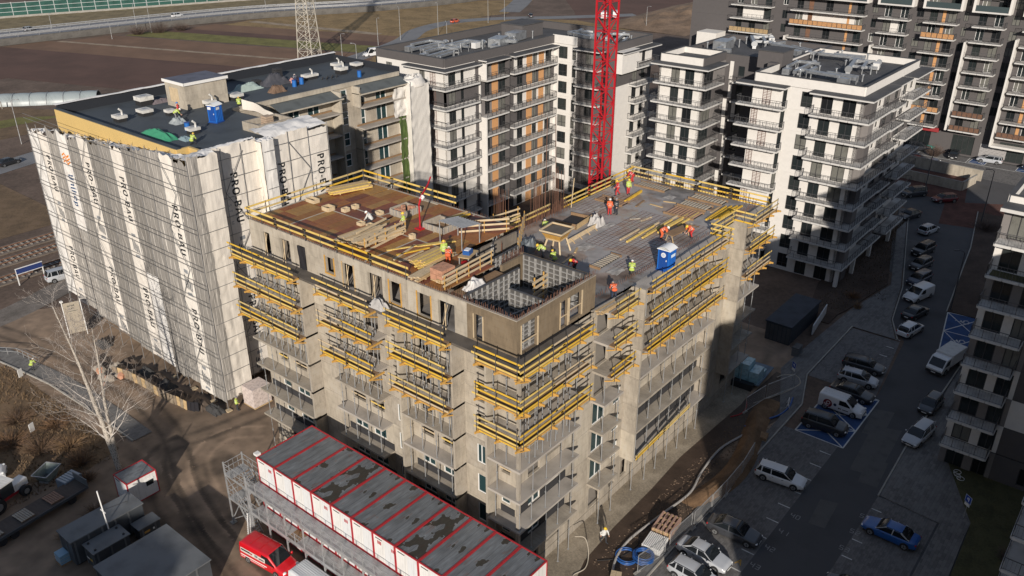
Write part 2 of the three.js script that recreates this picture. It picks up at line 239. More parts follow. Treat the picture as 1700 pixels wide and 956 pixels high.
for (let k = 0; k < 9; k++) { const x = 8 + k * 7.2, z = -187 + k * 1.4; one('fence_post', new MB().box(-0.09, 0, -0.09, 0.09, 1.9, 0.09), M.sleeper, 'concrete post of the field fence below the polytunnel', 'fence post', 'field fence posts', [x, 0, z]); }
// railway on the left, running along the site
[-84.5, -79.5, -73].forEach((z, i) => {
  struct('ballast', B(-90, 0, z - 1.7, 120, 0.22, z + 1.7), M.ballast);
  const where = ['farthest of the three', 'middle of the three', 'nearest of the three'][i];
  const t = thing('railway_track', 'railway track on pale sleepers, ' + where, 'railway track', [0, 0, z], 0, 'railway tracks on the left');
  for (const s of [-0.72, 0.72]) part(t, 'rail', new MB().box(-90, 0.33, s - 0.04, 120, 0.48, s + 0.04), M.rust);
  const sl = new MB(); for (let x = -90; x < 120; x += 0.9) sl.box(x, 0.2, -1.25, x + 0.24, 0.34, 1.25); part(t, 'sleepers', sl, M.sleeper, null, 'stuff');
});
// mud of the building site, with wheel tracks, dried crusts and wet patches
{
  const X0 = -45, Z0 = -75, S = 110, n = 1024;
  const tracks = []; const tr = (pts, w, a) => { const c = new THREE.CatmullRomCurve3(pts.map(([x, z]) => V(x, 0, z))).getSpacedPoints(90); for (const o of [-0.95, 0.95]) tracks.push([c.map((p, k) => { const q = c[Math.min(90, k + 1)], r = c[Math.max(0, k - 1)], dx = q.x - r.x, dz = q.z - r.z, l = Math.hypot(dx, dz) || 1; return [p.x - dz / l * o, p.z + dx / l * o]; }), w, a]); };
  tr([[-6, 30], [-5, 10], [-2, -8], [3, -22], [4, -40], [0, -62]], 0.35, -0.17); tr([[-7, 25], [-7, 6], [-5, -6], [0, -18], [6, -17], [20, -15], [40, -18]], 0.4, -0.15); tr([[-2, 4], [-1, -6], [2, -14], [6, -15.5], [9, -13]], 0.3, 0.10);
  tr([[-4, 26], [-3, 4], [-2, -20], [-1, -34], [-10, -50]], 0.45, 0.09); tr([[14, 26.6], [26, 26], [40, 25], [58, 23]], 0.5, -0.12);
  const acc = new Float32Array(n * n);
  for (const [pl, w, a] of tracks) for (let k = 0; k < pl.length - 1; k++) for (let s = 0; s < 6; s++) {
    const x = pl[k][0] + (pl[k + 1][0] - pl[k][0]) * s / 6, z = pl[k][1] + (pl[k + 1][1] - pl[k][1]) * s / 6, px = (x - X0) / S * n, pz = (z - Z0) / S * n, r = w / S * n;
    for (let j = -5; j <= 5; j++) for (let i = -5; i <= 5; i++) { const X = (px + i) | 0, Z = (pz + j) | 0, d = Math.hypot(i, j) / r; if (d < 1.4 && X >= 0 && Z >= 0 && X < n && Z < n) { const o = Z * n + X, v = a * Math.max(0, 1.4 - d) / 1.4; if (Math.abs(v) > Math.abs(acc[o])) acc[o] = v; } }
  }
  const t = makeTex(n, (u, v) => {
    const k = fbm(u, v, 6, 6, 101), f = fbm(u, v, 90, 3, 103), w = fbm(u, v, 14, 4, 105), a = acc[Math.min(n - 1, v * n | 0) * n + Math.min(n - 1, u * n | 0)];
    let L = 0.60 + 0.34 * (k - 0.5) + 0.22 * (f - 0.5) + a * (0.6 + 0.8 * w); if (w > 0.63) L -= Math.min(0.16, (w - 0.63) * 1.6);
    const red = 0.02 * (fbm(u, v, 9, 3, 107) - 0.5);
    return [L + red, L * 0.925, L * 0.84 - red];
  });
  t.wrapS = t.wrapT = THREE.ClampToEdgeWrapping;
  M.mud = new THREE.MeshStandardMaterial({ map: t, roughness: 0.85 }); M.mud.color.setRGB(0.70, 0.60, 0.52);
  const g = sheet([[-45, 35], [14, 35], [14, 29], [30, 31.5], [46, 29.3], [58, 27], [64, 21], [64, -20], [20, -20], [10, -58], [-12, -72], [-45, -72]], 0.0), P = g.attributes.position, U = g.attributes.uv;
  for (let k = 0; k < P.count; k++) U.setXY(k, (P.getX(k) - X0) / S, (P.getZ(k) - Z0) / S); struct('site_ground', g, M.mud);
  const slab = sheet([[7.6, 24.4], [12, 25.2], [15, 24.3], [20, 24.0], [27, 23.9], [33, 23.6], [40, 23.9], [46, 24.2], [50, 23.6], [50, 21.3], [8, 21.3]], 0.03); struct('wet_mud', sheet([[12, 24.6], [15, 24.2], [20, 23.9], [27, 23.7], [34, 23.5], [46, 24.1], [55, 24.4], [54, 28.6], [46, 28.8], [38, 26.4], [30, 27], [24, 26.6], [17, 28.8], [11, 28.2]], 0.014), mat([0.075, 0.05, 0.036], { t: 'dirt', s: 4.3, r: 0.6 })); struct('concrete_apron', slab, mat([0.36, 0.31, 0.24], { t: 'dirt', s: 6 }));
}
{ // heaps of brown spoil along the trench
  const mb = new MB(); mb.grid((u, v) => { const x = 27 + 22 * u, z = 26.6 + 2.4 * v + 1.2 * Math.sin(u * 5), h = Math.sin(v * 3.14) * Math.sin(u * 3.14) ** 0.6 * (0.5 + 0.9 * fbm(u, v, 9, 3, 131)); return [x, h, z]; }, 60, 12); struct('spoil_heap', mb.geo(), mat([0.22, 0.135, 0.075], { t: 'dirt', s: 5, r: 1, two: true }));
}
// street, parking and planted strips on the right
struct('street', sheet([[14, 60], [14, 35.4], [58, 35.4], [72, 34], [77, 31], [88, 29], [122, 20], [126, 14], [190, 14], [190, 34], [120, 34], [100, 60]], 0.0), M.asph);
struct('parking_bays', sheet([[14.5, 29.6], [45, 29.6], [45, 35.4], [14.5, 35.4]], 0.004), M.pave); struct('parking_bays', sheet([[56.6, 27.6], [71.6, 27.6], [71.6, 33.6], [56.6, 35.4]], 0.004), M.pave);
struct('parking_bays', sheet([[12, 41.2], [39.6, 41.2], [39.6, 46.6], [12, 46.6]], 0.006), M.pave);
struct('pavement', sheet([[56, 24.5], [66, 25], [76, 25.6], [88, 27.4], [121, 18.6], [122, 19.8], [88, 28.8], [77, 30.8], [71.8, 33], [71.8, 27.4], [56.4, 27.4], [50, 29.4], [14, 29.4], [14, 28.6], [46, 28.6]], 0.1), M.walk);
struct('planting_bed', B(70.6, 0.0, 20.9, 74, 0.12, 24.8), M.soil); struct('planting_bed', slabOf([[74, 20.9], [82, 19], [112, 19], [121, 18], [88, 27], [76, 25.3], [74, 24.8]], 0.0, 0.12), M.soil);
struct('planting_bed', slabOf([[84.4, 36.0], [110, 33], [128, 30], [128, 46], [84.8, 46]], 0.0, 0.12), M.soil);
struct('pavement', slabOf([[39.7, 41.3], [49, 41], [60, 41.3], [71.6, 41.2], [72, 43], [52, 43.6], [41, 49], [39, 49]], 0.0, 0.11), M.walk);
struct('lawn', slabOf([[41, 49], [52, 43.6], [72, 43.1], [72, 52], [30, 60], [12, 60], [12, 50], [39, 49.1]], 0.0, 0.13), M.lawn);
struct('pavement', slabOf([[12, 46.8], [39.6, 46.8], [38.9, 49], [12, 49.9]], 0.0, 0.12), M.walk);
const kerb = (pts) => { const mb = new MB(); for (let k = 0; k < pts.length - 1; k++) mb.bar([pts[k][0], 0.07, pts[k][1]], [pts[k + 1][0], 0.07, pts[k + 1][1]], 0.15, 0.18); struct('kerb', mb, M.kerb); };
kerb([[14, 29.5], [50, 29.5], [56.5, 27.5], [71.9, 27.5]]); kerb([[71.9, 33.2], [77.1, 30.95], [88.1, 29], [122, 20]]); kerb([[39.55, 41.2], [49, 40.9], [72.4, 41.1]]); kerb([[84.3, 35.9], [110, 32.9], [128, 29.9]]);
for (const [x, z, w, l] of [[47, 38.6, 5, 1.6], [52, 37.2, 3, 1.2], [43, 39.6, 2.4, 1.1], [100, 24, 8, 3], [34, 38, 2.2, 0.9]]) struct('asphalt_patch', sheet([[x - w, z - l * 0.6], [x + w * 0.8, z - l], [x + w, z + l * 0.7], [x - w * 0.9, z + l]], 0.004 + x * 1e-5), mat([0.10, 0.098, 0.096], { t: 'asph', s: 3 }));
kerb([[-9, -59], [-3.1, -53], [-2.1, -47], [-1.1, -40], [-0.7, -30], [-0.7, -22]]);
// blue parking bays for disabled drivers, with white lines
function disabledBays(poly, nB, name) {
  struct('blue_parking_bay', sheet(poly, 0.012), M.blue);
  const mb = new MB(), L = (a, b) => mb.quad([a[0] - (b[1] - a[1]) / Math.hypot(b[0] - a[0], b[1] - a[1]) * 0.07, 0.018, a[1] + (b[0] - a[0]) / Math.hypot(b[0] - a[0], b[1] - a[1]) * 0.07], [b[0] - (b[1] - a[1]) / Math.hypot(b[0] - a[0], b[1] - a[1]) * 0.07, 0.018, b[1] + (b[0] - a[0]) / Math.hypot(b[0] - a[0], b[1] - a[1]) * 0.07], [b[0] + (b[1] - a[1]) / Math.hypot(b[0] - a[0], b[1] - a[1]) * 0.07, 0.018, b[1] - (b[0] - a[0]) / Math.hypot(b[0] - a[0], b[1] - a[1]) * 0.07], [a[0] + (b[1] - a[1]) / Math.hypot(b[0] - a[0], b[1] - a[1]) * 0.07, 0.018, a[1] - (b[0] - a[0]) / Math.hypot(b[0] - a[0], b[1] - a[1]) * 0.07]);
  const [a, b, c, d] = poly, mix = (p, q, t) => [p[0] + (q[0] - p[0]) * t, p[1] + (q[1] - p[1]) * t]; L(a, b); L(b, c); L(c, d); L(d, a);
  for (let k = 0; k < nB; k++) { const p = mix(a, b, k / nB), q = mix(a, b, (k + 1) / nB), r = mix(d, c, (k + 1) / nB), s = mix(d, c, k / nB); if (k) L(p, s); L(p, r); L(q, s);
    const m = mix(mix(p, r, 0.5), mix(q, r, 0.5), 0.35), dx = (q[0] - p[0]) / Math.hypot(q[0] - p[0], q[1] - p[1]), dz = (q[1] - p[1]) / Math.hypot(q[0] - p[0], q[1] - p[1]);
    const S = (x, z) => [m[0] + dx * x - dz * z, m[1] + dz * x + dx * z]; const ring = []; for (let i = 0; i <= 9; i++) { const t = 0.6 + i * 0.5; ring.push(S(0.45 * Math.cos(t), 0.25 + 0.45 * Math.sin(t))); } for (let i = 0; i < 9; i++) L(ring[i], ring[i + 1]); L(S(-0.1, 0.1), S(-0.1, -0.7)); L(S(-0.1, -0.3), S(0.35, -0.3)); L(S(-0.1, 0.05), S(0.4, 0.05)); L(S(0.4, 0.05), S(0.6, 0.5)); L(S(-0.1, -0.85), S(-0.05, -0.98)); }
  struct('bay_markings', mb, M.line);
}
disabledBays([[45, 30.8], [56.4, 30.8], [56.4, 35.9], [45, 35.9]].reverse(), 3);
disabledBays([[72.6, 38.0], [84.2, 36.1], [84.8, 40.2], [72.6, 42]].reverse(), 2);
{ // white bay ticks and painted numbers on the paving
  const mb = new MB(); for (let x = 17; x < 45; x += 2.6) mb.quad([x, 0.012, 35.35], [x + 0.12, 0.012, 35.35], [x + 0.12, 0.012, 34.2], [x, 0.012, 34.2]); for (let x = 59; x < 72; x += 2.6) mb.quad([x, 0.012, 33.5], [x + 0.12, 0.012, 33.5], [x + 0.12, 0.012, 32.6], [x, 0.012, 32.6]); for (let x = 14; x < 39; x += 2.6) mb.quad([x, 0.012, 42.2], [x + 0.12, 0.012, 42.2], [x + 0.12, 0.012, 41.3], [x, 0.012, 41.3]); struct('bay_markings', mb, M.line);
  const seg = { 4: 'bfgc', 3: 'abgcd', 1: 'bc', 2: 'abged', 0: 'abcdef', 5: 'afgcd' }, S = { a: [0, 1, 1, 1], b: [1, 1, 1, 0.5], c: [1, 0.5, 1, 0], d: [0, 0, 1, 0], e: [0, 0.5, 0, 0], f: [0, 1, 0, 0.5], g: [0, 0.5, 1, 0.5] };
  for (const [txt, x, z] of [['43', 23.4, 35.6], ['42', 26.2, 35.7], ['41', 28.9, 35.8], ['40', 31.6, 35.8], ['51', 35.6, 40.8], ['52', 33, 40.8], ['53', 30.3, 40.8]]) { const n = new MB(); [...txt].forEach((c, i) => [...seg[c]].forEach((s) => { const [a, b, e, f] = S[s]; n.bar([x + a * 0.3, 0.011, z + i * 0.5 - b * 0.0 + 0], [x + e * 0.3, 0.011, z + i * 0.5], 0.001, 0.001).bar([x + b * 0.55, 0.012, z + i * 0.5 + a * 0.3], [x + f * 0.55 + 0.001, 0.012, z + i * 0.5 + e * 0.3 + 0.001], 0.07, 0.004); })); struct('bay_number', n, M.numb); }
  const a = new MB(); a.bar([22.9, 0.012, 34.5], [23.6, 0.012, 34.75], 0.09, 0.004).bar([22.9, 0.012, 35.0], [23.6, 0.012, 34.75], 0.09, 0.004).bar([23.15, 0.013, 34.6], [23.15, 0.013, 34.9], 0.07, 0.004); struct('painted_letter', a, mat([0.42, 0.25, 0.04]));
}
// ---------------------------------------------------------------- the unfinished concrete building in the middle
Object.assign(M, {
  conc: mat([0.40, 0.36, 0.305], { t: 'conc', s: 5.9 }), concB: mat([0.36, 0.325, 0.28], { t: 'conc', s: 4.3 }), concC: mat([0.44, 0.40, 0.34], { t: 'conc', s: 7.1 }), slabC: mat([0.40, 0.365, 0.325], { t: 'blotch', s: 5 }), tan: mat([0.20, 0.155, 0.105], { t: 'conc', s: 5 }), terr: mat([0.115, 0.10, 0.085], { t: 'blotch', s: 4 }),
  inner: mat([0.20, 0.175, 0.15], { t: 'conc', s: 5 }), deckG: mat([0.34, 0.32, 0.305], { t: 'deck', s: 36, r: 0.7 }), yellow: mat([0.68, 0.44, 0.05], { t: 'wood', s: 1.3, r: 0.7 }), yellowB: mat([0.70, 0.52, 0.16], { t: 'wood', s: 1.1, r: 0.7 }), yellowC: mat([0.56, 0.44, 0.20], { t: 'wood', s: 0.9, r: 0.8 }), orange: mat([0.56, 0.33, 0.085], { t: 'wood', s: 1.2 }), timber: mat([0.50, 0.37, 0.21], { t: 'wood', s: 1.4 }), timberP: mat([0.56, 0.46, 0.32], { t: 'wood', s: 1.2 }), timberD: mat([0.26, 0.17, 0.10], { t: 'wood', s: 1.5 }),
  prop: mat([0.40, 0.41, 0.42], { r: 0.45, m: 0.5 }), postD: mat([0.10, 0.10, 0.105], { r: 0.55, m: 0.4 }), frameW: mat([0.72, 0.72, 0.71], { r: 0.5 }), glassT: mat([0.022, 0.05, 0.055], { r: 0.08 }), xps: mat([0.03, 0.03, 0.033], { r: 0.85 }), plastic: mat([0.025, 0.025, 0.03], { r: 0.3 }), rebar: mat([0.145, 0.07, 0.045], { r: 0.85 }),
});
M.ply = [[0.27, 0.095, 0.035], [0.30, 0.12, 0.04], [0.17, 0.055, 0.032], [0.36, 0.20, 0.065], [0.24, 0.075, 0.036], [0.29, 0.13, 0.036]].map((c) => mat(c, { t: 'wood', s: 2.2, r: 0.5 }));
const LV = [0, 1, 2, 3, 4, 5, 6].map((k) => 4.2 + 2.95 * k), TOP = 24.85;
const main = thing('unfinished_building', 'unfinished concrete apartment block under construction with grey and brown decks in the middle', 'building', [9.1, 0, 21.4]);
const mainIn = (mb) => { const g = mb.geo ? mb.geo() : mb; g.translate(-9.1, 0, -21.4); return g; };
const mp = (name, mb, m, label, kind) => part(main, name, mainIn(mb), m, label, kind);
{
  const L6 = [[9.1, -10.2], [23.1, -10.2], [23.1, 6.1], [49.5, 6.1], [49.5, 21.4], [9.1, 21.4]];
  const inset = [[9.36, -9.94], [22.84, -9.94], [22.84, 6.36], [49.24, 6.36], [49.24, 21.14], [9.36, 21.14]];
  for (let k = 0; k < 6; k++) mp('floor_slab', slabOf(inset, LV[k] - 0.22, LV[k]), M.slabC);
  mp('floor_slab', slabOf(inset, 0.2, 0.9), M.slabC);
  mp('deck_slab', slabOf([[9.1, -10.2], [23.1, -10.2], [23.1, 6.1], [49.5, 6.1], [49.5, 21.4], [9.1, 21.4]], LV[6] - 0.24, LV[6]), M.deckG, 'grey concrete deck strewn with reinforcement');
  // balcony slabs
  const bs = [[[7.8, -10.3], [9.1, -10.3], [9.1, -1.7], [7.8, -1.7]], [[7.8, 1.75], [9.1, 1.75], [9.1, 7.6], [7.8, 7.6]], [[7.8, 10.25], [9.1, 10.25], [9.1, 16.2], [7.8, 16.2]], [[7.8, 19.6], [9.1, 19.6], [9.1, 21.4], [15.75, 21.4], [15.75, 22.8], [7.8, 22.8]], [[19.2, 21.4], [22.2, 21.4], [22.2, 22.8], [19.2, 22.8]], [[24.75, 21.4], [39.2, 21.4], [39.2, 22.8], [24.75, 22.8]], [[44.2, 21.4], [49.6, 21.4], [49.6, 22.8], [44.2, 22.8]]];
  for (let k = 0; k < 6; k++) bs.forEach((p) => mp('balcony_slab', slabOf(p, LV[k] - 0.2, LV[k]), rnd() < 0.5 ? M.slabC : M.concB));
  mp('terrace_slab', slabOf([[7.8, -10.3], [9.1, -10.3], [9.1, 21.4], [15.75, 21.4], [15.75, 22.8], [7.8, 22.8]], LV[6] - 0.2, LV[6] - 0.003), M.terr); mp('terrace_slab', slabOf(bs[5], LV[6] - 0.2, LV[6] - 0.003), M.slabC); mp('terrace_slab', slabOf(bs[6], LV[6] - 0.2, LV[6] - 0.003), M.slabC); mp('terrace_slab', slabOf(bs[4], LV[6] - 0.2, LV[6] - 0.003), M.slabC);
  // outer walls, storey by storey, in panels with open joints
  const segs = (F, cuts, s, holes, mats) => { const v0 = s ? LV[s - 1] : 0.05, v1 = s < 7 ? LV[s] : TOP; for (let i = 0; i < cuts.length - 1; i++) { const mb = new MB(); wallBoxes(mb, F, cuts[i] + 0.012, cuts[i + 1] - 0.012, v0 + 0.012, v1 - 0.012, holes, -0.24, 0); if (!mb.empty) mp('wall_panel', mb, mats ? mats(i) : pick([M.conc, M.concB, M.concC, M.conc])); } };
  const FL = FX(9.1), FR = FZ(21.4), winF = M.frameW;
  const win = (F, u0, v0, u1, v1, n = 2) => { const f = new MB(), t = 0.075; f.fbox(F, u0, v0, -0.16, u0 + t, v1, -0.06); f.fbox(F, u1 - t, v0, -0.16, u1, v1, -0.06); f.fbox(F, u0 + t, v0, -0.16, u1 - t, v0 + t, -0.06); f.fbox(F, u0 + t, v1 - t, -0.16, u1 - t, v1, -0.06); for (let k = 1; k < n; k++) { const u = u0 + (u1 - u0) * k / n; f.fbox(F, u - t / 2, v0 + t, -0.16, u + t / 2, v1 - t, -0.06); } const w = mp('window', f, winF); const p = new MB(); p.fbox(F, u0 + t, v0 + t, -0.15, u1 - t, v1 - t, -0.11); part(w, 'pane', mainIn(p), M.glassT); };
  for (let s = 0; s < 7; s++) {
    const f = s ? LV[s - 1] : 0.9, big = s === 0;
    const hL = big ? [[-8, f + 0.3, -6.9, f + 2.3], [2.6, f + 0.3, 4.1, f + 2.3], [11.5, f + 0.2, 13, f + 2.4], [8.3, f + 0.6, 8.8, f + 2.2], [17.4, f + 0.6, 18.3, f + 2.3]] : [[-8.1, f + 0.7, -6.95, f + 2.4], [-5.8, f + 0.7, -4.05, f + 2.4], [2.5, f + 0.7, 4.2, f + 2.4], [5.0, f + (s > 3 ? 0.1 : 0.7), 6.6, f + 2.4], [8.3, f + 0.62, 8.82, f + 2.35], [11.2, f + (s > 3 ? 0.1 : 0.7), 12.6, f + 2.4], [13.6, f + 0.7, 15.2, f + 2.4], [17.4, f + 0.65, 18.3, f + 2.45], [19.9, f + 0.9, 20.8, f + 2.4]];
    const hR = [[10.6, f + 0.1, 12.2, f + 2.4], [13, f + 0.7, 15, f + 2.4], [19.6, f + 0.1, 21.5, f + 2.4], [22.9, f + 0.5, 24.0, f + 2.2], ...(big ? [[25.0, f + 0.4, 26.1, f + 2.3]] : []), [27, f + 0.8, 29, f + 2.3], [31, f + 0.8, 33.6, f + 2.3], [35.4, f + 0.8, 37.6, f + 2.3], [41, f + 0.7, 42.4, f + 2.3], [45.6, f + 0.7, 47.4, f + 2.3]];
    segs(FL, [-10.2, -6.4, -1.7, 1.75, 4.7, 7.6, 10.25, 13.1, 16.2, 19.6, 21.4], s, hL); segs(FR, [9.34, 12.6, 15.75, 19.2, 22.2, 24.75, 30, 34.6, 39.2, 44.2, 49.5], s, hR);
    segs(FZN(-10.2), [9.34, 14, 19, 23.1], s, [[11, f + 0.8, 12, f + 2.2], [16, f + 0.8, 17.2, f + 2.2]]); segs(FXP(49.5), [6.34, 11.4, 16.4, 21.16], s, [[8, f + 0.8, 9.4, f + 2.2], [18, f + 0.8, 19.4, f + 2.2]]); segs(FXP(23.1), [-9.96, -5, 0, 6.1], s, []); segs(FZN(6.1), [23.1, 30, 37, 44, 49.26], s, [[34, f + 0.8, 35.4, f + 2.2]]);
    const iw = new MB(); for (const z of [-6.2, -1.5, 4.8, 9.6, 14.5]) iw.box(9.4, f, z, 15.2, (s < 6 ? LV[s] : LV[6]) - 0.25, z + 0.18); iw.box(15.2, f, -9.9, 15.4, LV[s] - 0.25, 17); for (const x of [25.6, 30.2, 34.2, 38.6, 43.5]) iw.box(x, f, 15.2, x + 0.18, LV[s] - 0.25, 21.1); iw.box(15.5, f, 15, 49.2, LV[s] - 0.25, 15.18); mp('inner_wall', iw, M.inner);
    if (s === 1 || s === 2) {
      for (const h of hL) win(FL, h[0], h[1], h[2], h[3], h[2] - h[0] > 1.2 ? 2 : 1); for (const h of hR) win(FR, h[0], h[1], h[2], h[3], h[2] - h[0] > 1.2 ? 2 : 1);
      for (const [a, b] of [[-9.9, -1.95], [1.8, 7.6], [10.5, 16], [19.9, 21.3]]) mp('insulation_strip', wallBoxes(new MB(), FL, a, b, f + 0.03, f + 0.68, [], 0.002, 0.07), M.xps); for (const [a, b] of [[9.1, 15.7], [25, 39]]) mp('insulation_strip', wallBoxes(new MB(), FR, a, b, f + 0.03, f + 0.78, hR, 0.002, 0.07), M.xps);
    } else if (s === 3) { for (const h of [hR[2], hR[3], hL[4], hL[7]]) win(h === hR[2] || h === hR[3] ? FR : FL, h[0], h[1], h[2], h[3], 2); }
    if (s >= 3 && s <= 5) for (const [F, hs] of [[FL, hL], [FR, hR]]) hs.forEach((h, i) => { if (h[3] - h[1] > 2 || (s === 3 && (h === hR[2] || h === hR[3] || h === hL[4] || h === hL[7]))) return; const g = new MB(); for (const q of [0.25, 0.7]) { const v = h[1] + (h[3] - h[1]) * q; g.fbox(F, h[0] - 0.1, v, 0.003, h[2] + 0.1, v + 0.14, 0.04); } mp('opening_guard', g, (i + s) % 3 ? M.timberP : M.yellowB); });
    if (s === 0) { const pl = new MB(); pl.fbox(FL, -10.2, 0, 0.002, 21.4, 0.55, 0.08); pl.fbox(FR, 9.1, 0, 0.002, 49.5, 0.85, 0.08); mp('plinth', pl, M.concB); }
  }
  // fins: storey-high end walls of the balcony bays
  const fins = [[7.8, -1.92, 9.1, -1.7], [7.8, 10.02, 9.1, 10.25], [7.8, 16.0, 9.1, 16.2], [7.8, 19.4, 9.1, 19.6], [24.62, 21.4, 24.85, 22.85], [39.1, 21.4, 39.32, 22.85], [44.05, 21.4, 44.3, 22.85]];
  fins.forEach(([x0, z0, x1, z1], i) => { for (let s = 1; s < 7; s++) { const wide = i === 0 || i === 2; mp('fin_wall', B(x0, LV[s - 1] - (s === 1 ? 0.2 : -0.012), z0, x1, LV[s] - 0.012, z1), pick([M.conc, M.concC, M.concB])); } });
  for (let s = 1; s < 7; s++) { mp('column', B(8.0, LV[s - 1], 22.3, 8.25, LV[s] - 0.2, 22.55), M.concB); }
  // upper storey: walls with door and window openings, tan wet corner
  const f = LV[6], hU = [[-8.16, f, -7.23, f + 2.25], [-5.76, f, -4.35, f + 2.25], [-3.2, f, -2.18, f + 2.25], [0.5, f + 0.75, 1.57, f + 2.2], [2.7, f, 4.06, f + 2.25], [5.8, f, 7.5, f + 2.3], [8.35, f + 0.4, 9.6, f + 2.3], [11.5, f + 0.3, 12.9, f + 2.25], [13.7, f, 15.4, f + 2.3]];
  segs(FL, [-10.2, -3.8, 2.2, 5.0, 7.9, 10.4, 16.65], 7, hU, (i) => [M.concC, M.conc, M.concC][i % 3]);
  segs(FL, [16.65, 21.4], 7, [[17.35, f + 0.25, 18.2, f + 2.3]], () => M.tan); segs(FR, [9.1, 19.1], 7, [[9.65, f + 0.02, 11.5, f + 2.45], [14.4, f + 0.1, 15.3, f + 2.4], [15.55, f + 0.3, 17.15, f + 2.4]], () => M.tan);
  segs(FZN(-10.2), [9.34, 16, 23.1], 7, []); segs(FXP(23.1), [-9.96, -3, 3, 8.6], 7, [[4, f + 0.2, 5.4, f + 2.2]]);
  const cr = new MB(); cr.box(18.86, f, 13.9, 19.1, TOP - 0.02, 21.15); cr.box(16, f, 14.1, 18.86, TOP - 0.1, 14.34); mp('wall_panel', cr, M.tan);
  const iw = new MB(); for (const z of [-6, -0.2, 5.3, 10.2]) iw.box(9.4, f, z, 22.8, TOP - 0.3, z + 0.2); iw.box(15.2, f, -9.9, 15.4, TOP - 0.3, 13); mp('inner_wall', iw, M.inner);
  // timber linings in the openings and a sheet of black film
  for (const h of [hU[3], hU[6], hU[7], hU[4]]) { const g = new MB(); g.fbox(FL, h[0] - 0.12, h[1], 0.003, h[0] - 0.002, h[3] + 0.1, 0.06); g.fbox(FL, h[2] + 0.002, h[1], 0.003, h[2] + 0.1, h[3] + 0.1, 0.06); if (h[1] > f) g.fbox(FL, h[0] - 0.12, h[1] - 0.14, 0.003, h[2] + 0.1, h[1] - 0.02, 0.1); mp('opening_frame', g, pick([M.orange, M.timber])); }
  for (const h of [[9.65, f + 0.02, 11.5, f + 2.45], [14.4, f + 0.1, 15.3, f + 2.4], [15.55, f + 0.3, 17.15, f + 2.4]]) mp('opening_frame', (() => { const g = new MB(), F = FR; { g.fbox(F, h[0] - 0.08, h[1], 0.002, h[0], h[3], 0.05); g.fbox(F, h[2], h[1], 0.002, h[2] + 0.14, h[3], 0.05); g.fbox(F, h[0], h[1] + 0.9, -0.1, h[2], h[1] + 0.97, -0.04); } return g; })(), M.timberP); mp('opening_frame', (() => { const g = new MB(); g.fbox(FL, 17.27, f + 0.25, 0.002, 17.35, f + 2.3, 0.05); g.fbox(FL, 18.2, f + 0.25, 0.002, 18.28, f + 2.3, 0.05); return g; })(), M.timberP);
  mp('plastic_sheet', (() => { const g = new MB(); g.grid((u, v) => [9.06 + 0.04 * Math.sin(u * 9 + v * 5), f + 0.02 + 2.2 * v, -3.2 + 1.02 * u], 8, 10); return g; })(), Object.assign(M.plastic, { side: THREE.DoubleSide }));
  for (const h of [hU[0], hU[1], hU[5], hU[8], hU[4]]) mp('opening_prop', (() => { const g = new MB(); { const c = (h[0] + h[2]) / 2; g.cyl([8.98, f, c], [8.98, f + 2.25, c], 0.045, 6); g.cyl([9.0, f, c - 0.4], [9.0, f + 2.2, c + 0.25], 0.035, 6); } return g; })(), M.timberP);
  mp('wall_top', (() => { const g = new MB(); g.box(9.1, TOP - 0.02, 14, 9.34, TOP + 0.05, 21.4); g.box(9.34, TOP - 0.02, 21.16, 19.1, TOP + 0.05, 21.4); return g; })(), M.concB);
}
// brown plywood formwork deck, panel by panel, with pale wall tops between
const deck = thing('formwork_deck', 'rust-brown plywood formwork deck on top of the unfinished building', 'formwork deck', [9.3, TOP, -10]);
{
  const zs = [[-9.95, -6.1], [-5.9, -0.25], [-0.05, 5.26], [5.46, 10.1], [10.3, 14.0]], xs = [[9.35, 15.18], [15.36, 22.85]];
  const geos = new Map(); const P = (w, l) => { const k = w.toFixed(2) + l.toFixed(2); if (!geos.has(k)) geos.set(k, B(0, 0, 0, w - 0.02, 0.06, l - 0.02).geo()); return geos.get(k); };
  for (const [z0, z1] of zs) for (const [x0, x1] of xs) {
    if (z0 > 10 && x0 > 15) continue; if (z0 > 5.3 && x0 > 15) { if (z0 > 6) continue; }
    const nx = Math.round((x1 - x0) / 2.4), nz = Math.max(3, Math.round((z1 - z0) / 0.95)), w = (x1 - x0) / nx, l = (z1 - z0) / nz;
    for (let j = 0; j < nz; j++) for (let i = 0; i < nx; i++) { const X = x0 + i * w, Z = z0 + j * l; if (X > 17.6 && X < 20.6 && Z > -1.4 && Z < 0.6 || X > 17.3 && X < 19.6 && Z > 3.4 && Z < 5.4) continue; const q = part(deck, 'deck_panel', P(w, l), pick(M.ply)); q.position.set(X - 9.3, rr(0, 0.012), Z + 10); }
  }
  const s = new MB(); for (const z of [-6.1, -0.25, 5.26, 10.1]) s.box(0.05, -0.02, z + 10, 5.88, 0.055, z + 10.2); s.box(5.88, -0.02, 3.9, 6.06, 0.057, 19.9); s.box(7.56, -0.02, 5.2, 7.7, 0.08, 10.2); s.box(7.7, -0.02, 8.8, 11.6, 0.075, 8.95); s.box(6.06, -0.02, 13.3, 13.5, 0.056, 13.5); s.box(13.4, -0.02, 0.0, 13.8, 0.06, 18.6); s.box(0, -0.02, -0.2, 13.8, 0.06, 0.04); s.box(5.5, -0.02, 18.5, 9.5, 0.05, 18.9); part(deck, 'wall_top', s, M.concC);
  const u = new MB(); u.box(0.05, -0.12, 0.05, 13.5, -0.03, 15.4); u.box(0.05, -0.12, 15.4, 6.2, -0.03, 23.95); part(deck, 'joist_layer', u, M.timberD);
}
